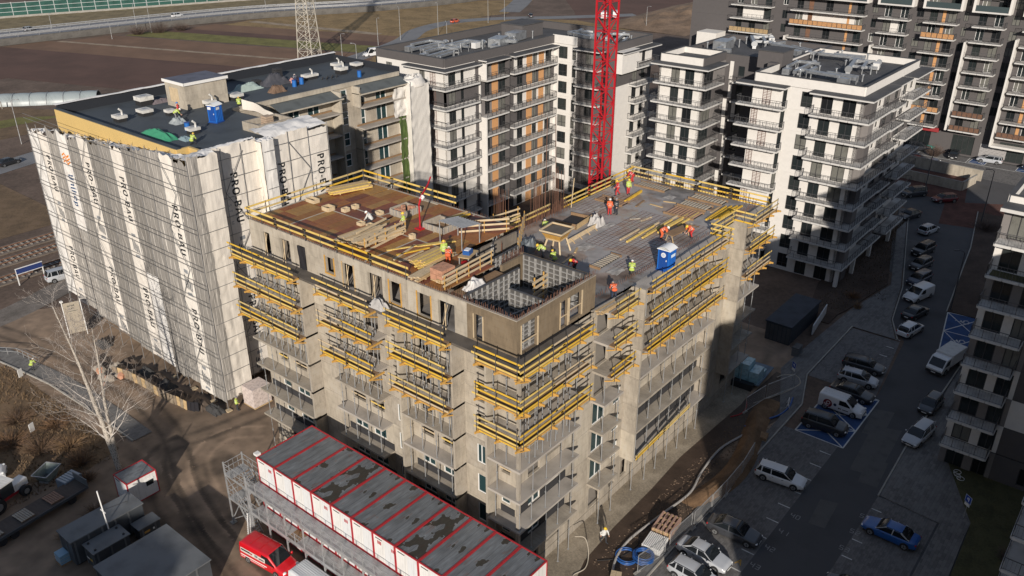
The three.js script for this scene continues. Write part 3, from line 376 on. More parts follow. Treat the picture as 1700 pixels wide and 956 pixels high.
// guard rails round the brown deck: thin posts with two yellow boards
function guardRail(label, a, b, o = {}) {
  const L = Math.hypot(b[0] - a[0], b[2] - a[2]), n = Math.max(1, Math.round(L / (o.step ?? 2.0))), t = thing('guard_rail', label, 'guard rail', a, 0, o.group ?? 'yellow guard rails round the decks');
  const d = [b[0] - a[0], b[1] - a[1], b[2] - a[2]], pm = o.pm ?? M.postD; const post = B(-0.03, 0, -0.03, 0.03, o.h ?? 1.15, 0.03).geo();
  for (let k = 0; k <= n; k++) part(t, 'post', post, pm).position.set(d[0] * k / n, d[1] * k / n, d[2] * k / n);
  const nb = Math.max(1, Math.round(L / 4.2)); for (const y of o.ys ?? [0.5, 1.05]) for (let k = 0; k < nb; k++) { const p = [d[0] * k / nb, d[1] * k / nb + y + rr(-0.02, 0.02), d[2] * k / nb], q = [d[0] * (k + 1) / nb, d[1] * (k + 1) / nb + y + rr(-0.02, 0.02), d[2] * (k + 1) / nb]; const l = Math.hypot(q[0] - p[0], q[2] - p[2]), ex = 0.25 / l; part(t, 'rail_board', new MB().bar([p[0] - (q[0] - p[0]) * ex, p[1], p[2] - (q[2] - p[2]) * ex], [q[0] + (q[0] - p[0]) * ex, q[1], q[2] + (q[2] - p[2]) * ex], 0.05, 0.17), o.m ?? pick([M.yellow, M.yellowB, M.yellowB, M.yellowC])); }
  return t;
}
guardRail('yellow guard rail along the front edge of the brown deck', [9.05, TOP, -10.1], [9.05, TOP, 10.4]); guardRail('yellow guard rail on the brown deck edge facing the wrapped building', [9.2, TOP, -10.3], [23.2, TOP, -10.3]); guardRail('yellow guard rail on the back edge of the brown deck towards the balconies', [23.25, TOP, -10.2], [23.25, TOP, 2.4]);
guardRail('yellow guard rail along the left back edge of the grey deck below the red crane', [36.2, LV[6], 6.1], [49.5, LV[6], 6.1], { ys: [0.15, 0.6, 1.1] }); guardRail('yellow guard rail along the far end of the grey deck before the white building', [49.65, LV[6], 6.0], [49.65, LV[6], 22.4], { ys: [0.1, 0.6, 1.15] });
guardRail('short yellow guard rail at the inner corner behind the timber hopper', [29.6, LV[6], 6.05], [33.4, LV[6], 6.05], { ys: [0.6, 1.1] }); guardRail('yellow guard rail crossing the corner between the two decks', [24.4, LV[6], 6.3], [28.2, LV[6], 6.3], { ys: [0.5, 1.0, 1.5] });
// formwork platforms with yellow guard boards on the balcony bays
const platGroup = 'yellow formwork platforms on the balcony bays';
function platform(F, u0, u1, v, label, o = {}) {
  const w0 = o.w0 ?? 1.32, d = o.d ?? 0.75, t = thing('formwork_platform', label, 'formwork platform', F((u0 + u1) / 2, v, w0), 0, platGroup), P0 = t.position, G = (mb) => { const g = mb.geo(); g.translate(-P0.x, -P0.y, -P0.z); return g; };
  part(t, 'deck_boards', G(new MB().fbox(F, u0, v - 0.06, w0, u1, v - 0.01, w0 + d)), M.timberD);
  part(t, 'edge_beam', G(new MB().fbox(F, u0, v - 0.22, w0 + d - 0.08, u1, v - 0.08, w0 + d)), rnd() < 0.5 ? M.orange : M.yellow);
  const n = Math.max(2, Math.round((u1 - u0) / 1.7)), pb = new MB(); pb.bar(F(0, 0, 0), F(0, 1.25, 0), 0.05); 
  for (let k = 0; k <= n; k++) { const u = u0 + (u1 - u0) * k / n * 0.97 + (u1 - u0) * 0.015; part(t, 'post', G(new MB().bar(F(u, v - 0.3, w0 + d + 0.03), F(u, v + 1.25, w0 + d + 0.03), 0.05)), M.postD); const b = new MB(); b.bar(F(u + 0.2, v - 0.16, w0 - 0.5), F(u + 0.2, v - 0.16, w0 + d + 0.45), 0.11, 0.16); b.bar(F(u + 0.2, v - 0.75, w0 - 0.25), F(u + 0.2, v - 0.22, w0 + d + 0.25), 0.08, 0.1); part(t, 'bracket', G(b), M.orange); }
  for (const y of o.ys ?? [0.1, 0.55, 1.08]) { const e0 = rr(0.02, 0.4), e1 = rr(0.02, 0.4); const mid = u0 + (u1 - u0) * rr(0.4, 0.6); for (const [a, b] of u1 - u0 > 6 ? [[u0 - e0, mid], [mid - 0.3, u1 + e1]] : [[u0 - e0, u1 + e1]]) part(t, 'rail_board', G(new MB().bar(F(a, v + y + rr(-0.03, 0.03), w0 + d), F(b, v + y + rr(-0.03, 0.03), w0 + d), 0.045, 0.145)), pick([M.yellow, M.yellow, M.yellowB, M.yellowB, M.yellowC, M.timberP])); }
  return t;
}
const tier = ['topmost', 'middle', 'lowest'];
for (let k = 0; k < 3; k++) {
  const v = LV[6 - k]; const sayL = (s) => `${tier[k]} of three yellow-railed platforms on ${s}`;
  platform(FX(9.1), -10.6, -1.9, v, sayL('the bay next to the wrapped building')); platform(FX(9.1), 1.4, 7.8, v, sayL('the second bay of the left facade')); platform(FX(9.1), 10.0, 16.0, v, sayL('the third bay of the left facade'));
  platform(FX(9.1), 19.2, 23.2, v, sayL('the left side of the near corner')); platform(FZ(21.4), 7.2, 15.9, v, sayL('the right side of the near corner'));
  platform(FZ(21.4), 19.3, 22.4, v, sayL('the small balcony bay right of the near corner')); platform(FZ(21.4), 24.9, 39.0, v, sayL('the long bay of the right facade')); platform(FZ(21.4), 44.4, 49.8, v, sayL('the far end bay of the right facade'));
}
guardRail('yellow boards leaning on the first floor balcony of the long bay', [25.2, LV[0] - 0.35, 23.0], [35.0, LV[0] + 0.25, 23.0], { ys: [0.35, 0.65], h: 0.9, group: 'loose boards on the long bay' });
guardRail('yellow guard rail round the notch before the far end bay', [39.4, LV[6], 21.5], [44.0, LV[6], 21.5], { ys: [0.1, 0.6, 1.1] }); guardRail('short yellow guard rail at the end fin of the long bay', [39.3, LV[6], 21.5], [39.3, LV[6], 23.4], { ys: [0.1, 0.6, 1.1], step: 1 }); guardRail('short yellow guard rail before the far fin with the grey face', [44.1, LV[6], 21.5], [44.1, LV[6], 23.5], { ys: [0.1, 0.6, 1.1], step: 1 });
// steel props between the slabs
const propG = {}; const propGeo = (h) => { const k = h.toFixed(2); if (!propG[k]) { const m = new MB(); m.box(-0.09, 0, -0.09, 0.09, 0.015, 0.09); m.cyl([0, 0.015, 0], [0, h * 0.58, 0], 0.04, 7); m.cyl([0, h * 0.56, 0], [0, h * 0.6, 0], 0.07, 7); m.cyl([0, h * 0.58, 0], [0, h - 0.015, 0], 0.028, 6); m.box(-0.08, h - 0.015, -0.08, 0.08, h, 0.08); propG[k] = m.geo(); } return propG[k]; };
const ord = ['ground', 'first', 'second', 'third', 'fourth', 'fifth', 'sixth'];
const nthP = ['first', 'second', 'third', 'fourth', 'fifth', 'sixth', 'seventh', 'eighth', 'ninth', 'tenth', 'eleventh'];
function propsAt(list, bay, levels, nF = 99) { for (const k of levels) { const y0 = k ? LV[k - 1] : 0.03, h = LV[k] - 0.2 - y0; list.forEach(([x, z], i) => one('steel_prop', propGeo(h), M.prop, `${i < nF ? nthP[i] + ' steel prop' : nthP[i - nF] + ' inner prop'} from the left ${k ? `on ${ord[k]} floor of ${bay}` : `on the ground under ${bay}`}`, 'steel prop', 'steel props of ' + bay, [x + rr(-0.06, 0.06), y0, z + rr(-0.1, 0.1)])); } }
const spread = (a, b, n, f) => Array.from({ length: n }, (_, k) => f(a + (b - a) * k / (n - 1)));
propsAt(spread(-9.6, -2.3, 5, (z) => [8.05, z]), 'the wrapped building bay', [0, 1, 2, 3]); propsAt(spread(2.3, 7.1, 4, (z) => [8.05, z]), 'the second left bay', [0, 1, 2, 3]); propsAt(spread(10.8, 15.5, 4, (z) => [8.05, z]), 'the third left bay', [0, 1, 2, 3]);
propsAt([[8.1, 20.2], [8.1, 22.5], ...spread(9.8, 15.2, 4, (x) => [x, 22.5])], 'the near corner', [0, 1, 2, 3]); propsAt([[19.6, 22.5], [21.8, 22.5]], 'the small balcony bay', [0, 1, 2, 3, 4]); propsAt(spread(25.5, 38.4, 7, (x) => [x, 22.45]), 'the long bay', [0, 1, 2, 3]); propsAt(spread(45, 49.1, 3, (x) => [x, 22.45]), 'the far end bay', [0, 1, 2, 3]);
propsAt([...spread(-9.6, -2.3, 9, (z) => [8.05, z]), ...spread(-9.2, -2.8, 6, (z) => [8.7, z])], 'the wrapped building bay', [4, 5, 6], 9); propsAt([...spread(2.3, 7.1, 6, (z) => [8.05, z]), ...spread(2.6, 6.8, 4, (z) => [8.7, z])], 'the second left bay', [4, 5, 6], 6); propsAt([...spread(10.8, 15.5, 6, (z) => [8.05, z]), ...spread(11, 15, 4, (z) => [8.7, z])], 'the third left bay', [4, 5, 6], 6);
propsAt([[8.1, 20], [8.1, 21.2], [8.1, 22.5], ...spread(9.2, 15.4, 8, (x) => [x, 22.5]), ...spread(9.6, 15, 5, (x) => [x, 21.9])], 'the near corner', [4, 5, 6], 11); propsAt(spread(25.5, 38.4, 9, (x) => [x, 22.45]), 'the long bay', [4, 5, 6]); propsAt(spread(45, 49.1, 4, (x) => [x, 22.45]), 'the far end bay', [4, 5, 6]);
// ---------------------------------------------------------------- the building wrapped in scaffold sheeting on the left
const canvasTex = (w, h, draw) => { const c = document.createElement('canvas'); c.width = w; c.height = h; draw(c.getContext('2d'), w, h); const t = new THREE.CanvasTexture(c); t.colorSpace = THREE.SRGBColorSpace; return t; };
function tarpPrint(ctx, w, H, y, small) { // one PRO-BAU print reading downwards, w px = 2.5 m
  const m = w / 2.5; ctx.save(); ctx.translate(w * 0.56, y); ctx.rotate(Math.PI / 2); ctx.fillStyle = '#1d2126'; ctx.font = `bold ${1.22 * m}px sans-serif`; ctx.textBaseline = 'middle'; ctx.textAlign = 'left';
  let x = 0; for (const ch of 'PRO-BAU') { ctx.fillText(ch, x, 0); x += ctx.measureText(ch).width + 0.05 * m; }
  ctx.font = `${0.5 * m}px sans-serif`; ctx.fillStyle = '#8d9196'; x = 2.0 * m; for (const ch of 'SYSTEM') { ctx.fillText(ch, x, 0.95 * m); x += ctx.measureText(ch).width + 0.36 * m; } ctx.restore();
  const ly = y + 7.6 * m; ctx.fillStyle = '#39434f'; for (let k = 0; k < 6; k++) { const x0 = w * 0.30 + k * w * 0.085, o = k * 0.13 * m; ctx.beginPath(); ctx.moveTo(x0, ly + o + 0.25 * m); ctx.lineTo(x0 + w * 0.05, ly + o + 0.1 * m); ctx.lineTo(x0 + w * 0.05, ly + o + 1.5 * m - k * 0.08 * m); ctx.lineTo(x0, ly + o + 1.7 * m - k * 0.08 * m); ctx.fill(); }
  ctx.fillStyle = '#8b9097'; ctx.fillRect(w * 0.38, ly - 0.55 * m, w * 0.3, 0.4 * m); ctx.fillRect(w * 0.38, ly + 2.1 * m, w * 0.34, 0.4 * m);
}
const paint = (ctx, w, h) => { ctx.fillStyle = '#dedbd6'; ctx.fillRect(0, 0, w, h); for (let k = 0; k < 900; k++) { ctx.fillStyle = rnd() < 0.5 ? 'rgba(120,112,102,0.05)' : 'rgba(255,255,255,0.06)'; ctx.fillRect(rnd() * w, rnd() * h, 2 + rnd() * 10, 10 + rnd() * 90); } };
const W2 = 192, H2 = 2048; // 2.5 m x 26.7 m
const printT = canvasTex(W2, H2, (c, w, h) => { paint(c, w, h); tarpPrint(c, w, h, 220); tarpPrint(c, w, h, 1290); });
const printB = canvasTex(W2, H2, (c, w, h) => { paint(c, w, h); tarpPrint(c, w, h, 360); tarpPrint(c, w, h, 1240); });
const unihep = canvasTex(W2, 1024, (c, w, h) => { paint(c, w, h); c.save(); c.translate(w * 0.55, 330); c.rotate(Math.PI / 2); c.font = 'bold 104px sans-serif'; c.textBaseline = 'middle'; c.fillStyle = '#28486e'; c.fillText('Unihep', 60, 0); c.restore(); c.strokeStyle = '#d9812f'; c.lineWidth = 15; for (let k = 0; k < 3; k++) { c.beginPath(); c.moveTo(w * 0.2, 210 + k * 36); c.lineTo(w * 0.42, 180 + k * 36); c.lineTo(w * 0.6, 215 + k * 36); c.lineTo(w * 0.82, 185 + k * 36); c.stroke(); } });
const netT = makeTex(256, (u, v) => { let k = 0.64 + 0.14 * (fbm(u, v, 24, 3, 201) - 0.5) + 0.06 * (fbm(u, v * 0.1, 48, 2, 202) - 0.5) + 0.12 * (fbm(u, v, 6, 3, 206) - 0.5); for (const s of [0.05, 0.36, 0.68, 0.97]) { const d = Math.abs(u - s - 0.03 * Math.sin(v * 40 + s * 9) - 0.02 * (fbm(s, v, 32, 2, 203) - 0.5)); if (d < 0.016) k += 0.26 * (0.4 + 0.8 * vnoise(v * 24, s * 7, 24, 204)); } return [k, k * 0.985, k * 0.965]; });
const TP = { white: mat([0.76, 0.74, 0.71], { t: 'streak', s: 5, r: 0.6, two: true }), cream: mat([0.74, 0.69, 0.62], { t: 'streak', s: 5, r: 0.6, two: true }), print: new THREE.MeshStandardMaterial({ map: printT, roughness: 0.6, side: 2 }), printB: new THREE.MeshStandardMaterial({ map: printB, roughness: 0.6, side: 2 }), uni: new THREE.MeshStandardMaterial({ map: unihep, roughness: 0.6, side: 2 }), net: new THREE.MeshStandardMaterial({ map: netT, roughness: 0.7, side: 2 }), film: mat([0.66, 0.63, 0.585], { t: 'streak', s: 3, r: 0.35, two: true }) };
TP.print.color.setRGB(0.98, 0.95, 0.91); TP.printB.color.setRGB(1, 0.98, 0.94); TP.net.color.setRGB(0.84, 0.82, 0.79); TP.nets = [0.66, 0.8, 0.95].map((k) => { const m = TP.net.clone(); m.color.multiplyScalar(k); return m; });
const B1R = 27.3, FW = FZ(-36.8);
const wb = thing('wrapped_building', 'apartment block mostly hidden under white scaffold sheeting with a dark bitumen roof', 'building', [11.3, 0, -23]);
const wp = (o, name, mb, m, label, kind) => { const g = mb.geo ? mb.geo() : mb; g.translate(-11.3, 0, 23); return part(o, name, g, m, label, kind); };
{
  const roofM = mat([0.062, 0.075, 0.088], { t: 'blotch', s: 9, r: 0.75 }), insul = mat([0.62, 0.44, 0.17], { t: 'fine', s: 2 }), tar = mat([0.022, 0.025, 0.032], { r: 0.6 });
  const P = [[11.3, -51], [54.3, -51], [54.3, -36.8], [26, -36.8], [26, -23.1], [12.6, -23.1], [12.6, -25.2], [11.3, -25.2]];
  wp(wb, 'roof', slabOf(P, B1R - 0.3, B1R), roofM, 'dark blue-grey bitumen roof');
  const wl = new MB(); wl.box(11.3, 0, -51, 11.6, B1R - 0.3, -25.2); wl.box(11.6, 0, -25.5, 12.6, B1R - 0.3, -25.2); wl.box(12.6, 0, -23.4, 26, B1R - 0.3, -23.1); wl.box(25.7, 0, -36.8, 26, B1R - 0.3, -23.4); wl.box(12.3, 0, -25.2, 12.6, B1R - 0.3, -23.1); wl.box(11.3, 0, -51.3, 54.3, B1R - 0.3, -51); wl.box(54, 0, -51, 54.3, B1R - 0.3, -36.8); wp(wb, 'wall', wl, M.conc);
  const ps = new MB(); ps.box(11.2, B1R - 2.0, -51, 11.62, B1R + 0.75, -25.0); ps.box(11.3, B1R - 1.2, -25.0, 12.9, B1R + 0.75, -24.7); ps.box(12.6, B1R - 1.2, -24.7, 12.9, B1R + 0.75, -23.0); wp(wb, 'parapet', ps, insul, 'yellow insulation boards on the parapet');
  const pc = new MB(); pc.box(11.27, B1R + 0.75, -51.3, 11.75, B1R + 0.83, -24.7); pc.box(11.75, B1R + 0.0, -51, 12.0, B1R + 0.3, -25.4); wp(wb, 'parapet_cap', pc, roofM);
  const pd = new MB(); pd.box(11.62, B1R, -51.3, 54.3, B1R + 1.15, -51.0); pd.box(54.0, B1R, -51, 54.3, B1R + 0.9, -36.8); wp(wb, 'parapet', pd, tar, 'black tarred parapet along the far edge');
  const pe = new MB(); pe.box(26, B1R - 0.3, -36.9, 54.0, B1R + 0.28, -36.65); wp(wb, 'parapet', pe, M.concC, 'pale concrete roof edge above the balconies');
  const cap = new MB(); cap.grid((u, v) => [11.3 + 43 * u, B1R + 1.18 + 0.12 * fbm(u, v, 32, 3, 9) + 0.1 * Math.sin(v * 3.1), -51.7 + 0.8 * v + 0.3 * fbm(u, v, 24, 3, 10)], 80, 4); wp(wb, 'parapet_sheet', cap, TP.white);
  // concrete facade of the right part with canopies, windows and balconies
  for (let s = 0; s < 9; s++) {
    const v0 = s * 3.0 + 0.1, v1 = s === 8 ? B1R - 0.3 : v0 + 3.0 - 0.02, f = v0 + 0.1;
    const holes = [[34, f, 35.9, f + 2.4], [37.2, f, 39.2, f + 2.4], [43, f + 0.6, 44.1, f + 2.5], [46.4, f, 47.2, f + 2.4], [49.3, f, 51.3, f + 2.4]];
    for (const [a, b] of [[26.0, 32], [32, 41.3], [41.3, 45], [45, 54.3]]) { const mb = new MB(); wallBoxes(mb, FW, a, b, v0, v1, holes, -0.25, 0); wp(wb, 'wall_panel', mb, pick([M.concC, M.concC, M.conc])); }
    holes.forEach((h) => { const fr = new MB(), t = 0.09; fr.fbox(FW, h[0], h[1], -0.16, h[0] + t, h[3], -0.04); fr.fbox(FW, h[2] - t, h[1], -0.16, h[2], h[3], -0.04); fr.fbox(FW, h[0] + t, h[3] - t, -0.16, h[2] - t, h[3], -0.04); fr.fbox(FW, h[0] + t, h[1], -0.16, h[2] - t, h[1] + t, -0.04); const c = (h[0] + h[2]) / 2; if (h[2] - h[0] > 1.3) fr.fbox(FW, c - 0.05, h[1] + t, -0.16, c + 0.05, h[3] - t, -0.04); else fr.fbox(FW, h[0] + t, h[1] + 0.95, -0.16, h[2] - t, h[1] + 1.05, -0.04); const w = wp(wb, 'window', fr, M.frameW); const p = new MB(); p.fbox(FW, h[0] + t, h[1] + t, -0.15, h[2] - t, h[3] - t, -0.1); wp(w, 'pane', p, M.glassT); });
    for (const [a, b] of [[32, 41.3], [45.3, 54.0]]) { const sl = new MB(); sl.fbox(FW, a, v0 - 0.1, 0.01, b, v0 + 0.1, 1.75); wp(wb, 'balcony_slab', sl, M.slabC); const e = new MB(); e.fbox(FW, a + 0.2, v0 + 0.1, 0.02, b - 0.2, v0 + 0.32, 0.2); wp(wb, 'threshold', e, M.timberD); }
    const fn = new MB(); fn.fbox(FW, 41.3, v0 + 0.11, 0.01, 41.55, v1, 1.9); wp(wb, 'fin_wall', fn, M.concC); const f2 = new MB(); f2.fbox(FW, 45.0, v0 + 0.11, 0.01, 45.25, v1, 1.5); if (s !== 7) wp(wb, 'fin_wall', f2, M.concC);
  }
  for (const [a, b] of [[31.4, 41.8], [45.0, 54.2]]) { const c = new MB(); c.grid((u, v) => { const p = FW(a + (b - a) * u, 26.95 - 0.75 * v, 0.02 + 2.1 * v); return p; }, 6, 2); wp(wb, 'canopy', c, Object.assign(mat([0.10, 0.112, 0.115], { t: 'blotch', s: 4, two: true }))); const e = new MB(); e.fbox(FW, a, 26.02, 2.0, b, 26.2, 2.14); e.fbox(FW, a, 25.95, 0.0, b, 26.05, 2.0); wp(wb, 'canopy_edge', e, M.concC); }
  // penthouse, hatch box and vents on the roof
  const ph = new MB(); wallBoxes(ph, FX(22.6), -45.4, -41, B1R, B1R + 3.1, [[-44.6, B1R + 0.6, -42.6, B1R + 2.4]], -0.15, 0); ph.box(22.75, B1R, -41.15, 28.4, B1R + 3.1, -41); ph.box(28.25, B1R, -45.4, 28.4, B1R + 3.1, -41.15); ph.box(22.75, B1R, -45.4, 28.25, B1R + 3.1, -45.25); const pm = wp(wb, 'lift_house', ph, M.concC, 'beige lift house'); const pr = new MB(); pr.box(22.45, B1R + 3.1, -45.55, 28.55, B1R + 3.28, -40.85); wp(pm, 'roof', pr, mat([0.11, 0.12, 0.16], { t: 'blotch', s: 4 })); const pt = new MB(); pt.box(22.4, B1R + 2.95, -40.84, 28.6, B1R + 3.3, -40.78); pt.box(22.38, B1R + 2.95, -45.6, 22.44, B1R + 3.3, -40.78); wp(pm, 'trim', pt, M.white); const ps2 = new MB(); ps2.fbox(FX(22.6), -44.6, B1R + 0.6, -0.12, -42.6, B1R + 2.4, -0.06); wp(pm, 'door_panel', ps2, M.timberP);
  const hb = new MB(); wallBoxes(hb, FZ(-25.2), 21.6, 26.2, B1R - 0.8, B1R + 1.0, [], -0.2, 0); hb.box(21.6, B1R - 0.8, -28.3, 21.8, B1R + 1.0, -25.4); hb.box(26, B1R - 0.8, -28.3, 26.2, B1R + 1.0, -25.4); hb.box(21.8, B1R - 0.8, -28.3, 26, B1R + 1.0, -28.1); hb.box(21.8, B1R + 0.3, -28.1, 26, B1R + 0.4, -25.4); wp(wb, 'stair_head', hb, M.concB);
}
// low white roof vents, each with its cowl
const ventM = mat([0.62, 0.61, 0.58], { t: 'blotch', s: 2 });
function roofVent(label, x, y, z, w, l, h, extra) { const t = thing('roof_vent', label, 'roof vent', [x, y, z], 0, 'roof vents of the wrapped building'); const b = new MB(); b.box(-w / 2, 0, -l / 2, w / 2, h * 0.55, l / 2); part(t, 'curb', b, M.black); const c = new MB(); c.box(-w / 2 - 0.1, h * 0.55, -l / 2 - 0.1, w / 2 + 0.1, h, l / 2 + 0.1); part(t, 'cap', c, ventM); const d = new MB(); d.box(-w / 4, h, -l / 4, w / 4, h + 0.05, l / 4); part(t, 'hatch', d, M.galv); if (extra) { const p = new MB(); p.tube([[0.2, h, 0.3], [0.2, h + 0.5, 0.3], [-0.1, h + 0.75, 0.3]], 0.12, 8); part(t, 'pipe', p, ventM); } return t; }
roofVent('white roof vent nearest the yellow parapet of the wrapped building', 14.8, B1R, -42.6, 1.0, 1.3, 0.75, true); roofVent('white roof vent between the parapet vent and the lift house', 18.1, B1R, -42.9, 1.2, 1.4, 0.75); roofVent('pale flat hatch near the black parapet left of the lift house', 20.8, B1R, -47.8, 1.6, 1.4, 1.1); roofVent('round white vent at the right end of the lift house', 28.9, B1R, -42.6, 0.9, 0.9, 0.8); roofVent('white vent below the long side of the lift house', 25.2, B1R, -40.2, 1.1, 1.0, 0.9, true); roofVent('low white vent with a black base right of the blue toilet', 29.6, B1R, -41.2, 1.3, 1.2, 0.8); roofVent('white vent in the middle of the far roof', 48.6, B1R, -43, 1.2, 1.3, 1.0, true); roofVent('small white vent by the far right parapet', 52.6, B1R, -44.2, 1.2, 1.2, 0.8); roofVent('white vent at the top corner of the far roof', 50.5, B1R, -46.2, 1.1, 1.1, 0.8, true); roofVent('small white vent beside the red-vested worker', 20.0, B1R, -40.6, 0.8, 0.8, 0.7); roofVent('low white vent with grey pipe beside the timber on the far roof', 43.4, B1R, -43.6, 2.0, 1.0, 0.7, true); roofVent('white vent among rubble near the wrapped edge', 17.3, B1R, -31.4, 1.1, 0.9, 0.7, true);
// blue portable toilet
const toiletB = mat([0.012, 0.12, 0.46], { r: 0.45 }), toiletD = mat([0.010, 0.06, 0.27], { r: 0.45 });
function toilet(label, pos, turn, round) { const t = thing('portable_toilet', label, 'portable toilet', pos, turn, 'blue portable toilets'); const b = new MB(); b.box(-0.58, 0.12, -0.58, 0.58, 2.05, 0.58); for (const x of [-0.4, -0.13, 0.13, 0.4]) { b.box(x - 0.05, 0.25, 0.58, x + 0.05, 1.95, 0.61); b.box(x - 0.05, 0.25, -0.61, x + 0.05, 1.95, -0.58); } part(t, 'cabin', b, toiletB); const d = new MB(); d.box(-0.62, 0.2, -0.42, -0.583, 1.95, 0.42); const dr = part(t, 'door', d, toiletD); part(dr, 'handle', new MB().box(-0.66, 1.0, 0.28, -0.62, 1.15, 0.34), M.frameW);
  const r = new MB(); r.grid((u, v) => [-0.66 + 1.32 * u, 2.05 + 0.24 * Math.sin(v * Math.PI), 0.66 - 1.32 * v], 2, 10); r.box(-0.66, 2.0, -0.66, 0.66, 2.06, 0.66); part(t, 'roof', r, mat([0.82, 0.83, 0.82], { r: 0.5, two: true })); const s = new MB(); s.box(-0.65, 0, -0.65, 0.65, 0.12, 0.65); part(t, 'skid', s, toiletD);
  const l = new MB(); if (round) { l.cyl([-0.62, 1.55, 0], [-0.645, 1.55, 0], 0.23, 16); part(t, 'sign', l, M.frameW, 'round white sign'); const i = new MB(); i.cyl([-0.645, 1.55, 0], [-0.655, 1.55, 0], 0.15, 14); part(t, 'emblem', i, mat([0.45, 0.5, 0.6])); const n = new MB(); n.box(-0.35, 1.35, 0.612, 0.35, 1.62, 0.625); part(t, 'notice', n, mat([0.62, 0.72, 0.82])); } else { l.box(-0.63, 1.55, -0.5, -0.622, 1.85, -0.05); l.box(-0.5, 1.55, 0.612, 0.05, 1.85, 0.622); part(t, 'notice', l, M.frameW, 'white printed notices'); } return t; }
toilet('blue portable toilet on the dark roof of the wrapped building', [21.7, B1R, -33.6], 0.3, false);
toilet('blue portable toilet on the grey deck by the yellow rails', [29.4, LV[6], 22.0], 0, true);
// things lying on the roof
function heap(name, label, cat, x, y, z, w, l, h, m, s) { const t = thing(name, label, cat, [x, y, z]); const mb = new MB(); mb.grid((u, v) => { const e = Math.min(1, 4 * Math.min(u, 1 - u, v, 1 - v) + 0.02); return [(u - 0.5) * w * (0.9 + 0.2 * fbm(u, v, 5, 2, s)), h * e * (0.25 + 1.1 * fbm(u, v, 5, 3, s + 1)), (0.5 - v) * l * (0.9 + 0.2 * fbm(v, u, 5, 2, s + 2))]; }, 18, 18); part(t, 'cover', mb, m); return t; }
heap('tarpaulin_heap', 'crumpled bright green tarpaulin on the dark roof', 'tarpaulin', 14.3, B1R, -33.3, 1.6, 5.6, 0.7, mat([0.05, 0.27, 0.15], { t: 'streak', s: 1, r: 0.5, two: true }), 301); heap('tarpaulin_heap', 'pale green plastic film heaped right of the lift house', 'tarpaulin', 33.6, B1R, -44.5, 4.6, 1.3, 0.9, mat([0.36, 0.44, 0.41], { t: 'streak', s: 1, r: 0.4, two: true }), 311); heap('rubble_heap', 'brown heap of rubble and sacks on the far roof', 'rubble', 35.6, B1R, -40.6, 2.4, 1.4, 0.9, mat([0.20, 0.13, 0.09], { t: 'dirt', s: 1, two: true }), 321); heap('covered_stack', 'stack of insulation under dark film with a red and white tarp', 'material stack', 38.2, B1R, -44.6, 4.2, 2.2, 1.5, mat([0.07, 0.07, 0.08], { t: 'streak', s: 1, r: 0.4, two: true }), 331); heap('tarpaulin_heap', 'pinkish red tarpaulin beside the dark covered stack', 'tarpaulin', 40.8, B1R, -43.6, 1.6, 1.2, 0.8, mat([0.45, 0.23, 0.21], { t: 'streak', s: 1, two: true }), 341); heap('film_heap', 'grey plastic film beside the green tarpaulin', 'plastic film', 18.6, B1R, -36.6, 1.6, 1.6, 0.7, mat([0.30, 0.33, 0.34], { t: 'streak', s: 1, r: 0.4, two: true }), 351); heap('film_heap', 'small bluish film heap at the end of the green tarpaulin', 'plastic film', 15.3, B1R, -29.8, 1.0, 1.8, 0.4, mat([0.22, 0.30, 0.33], { t: 'streak', s: 1, r: 0.4, two: true }), 361); heap('tool_heap', 'heap of tools and coloured boxes left of the lift house', 'tools', 22.6, B1R, -47.2, 2.4, 1.0, 0.5, mat([0.20, 0.17, 0.19], { t: 'dirt', s: 1, two: true }), 371);
function drum(label, x, z, y = B1R) { const t = thing('blue_drum', label, 'drum', [x, y, z], 0, 'blue drums on the roof'); part(t, 'body', new MB().cyl([0, 0, 0], [0, 0.85, 0], 0.3, 14), mat([0.02, 0.13, 0.42], { r: 0.4 })); part(t, 'rim', new MB().cyl([0, 0.85, 0], [0, 0.9, 0], 0.32, 14), toiletD); }
drum('left blue drum beside the red tarpaulin on the far roof', 39.0, -41.4); drum('right blue drum beside the red tarpaulin on the far roof', 40.6, -41.9); drum('lone blue drum near the right end of the far roof', 48.7, -39.2); drum('blue drum beside the yellow parapet', 17.6, -33.0); 
function blockStack(label, x, z, n, m, y = B1R) { const t = thing('block_stack', label, 'block stack', [x, y, z]); for (let k = 0; k < n; k++) part(t, 'block', B(-0.5 + rr(-0.05, 0.05), k * 0.26, -0.5, 0.5, k * 0.26 + 0.22, 0.5), m); }
blockStack('stack of black blocks by the far parapet behind the green film', 41.2, -48.0, 5, M.xps); blockStack('small stack of black blocks beside the pale green film', 36.2, -46, 3, M.xps); blockStack('stack of planks and pallets on the stair head', 23.9, -26.8, 4, mat([0.42, 0.33, 0.26], { t: 'wood', s: 1 }), B1R + 0.4);
for (let k = 0; k < 6; k++) one('black_pipe_coil', new MB().cyl([0, 0.05, -0.16], [0, 0.35, 0.1], 0.09, 7), M.xps, 'short black pipe piece in the row on the far roof', 'pipe piece', 'row of black pipe pieces on the far roof', [44.2 + k * 0.45, B1R, -41.8 + (k % 2) * 0.4]);
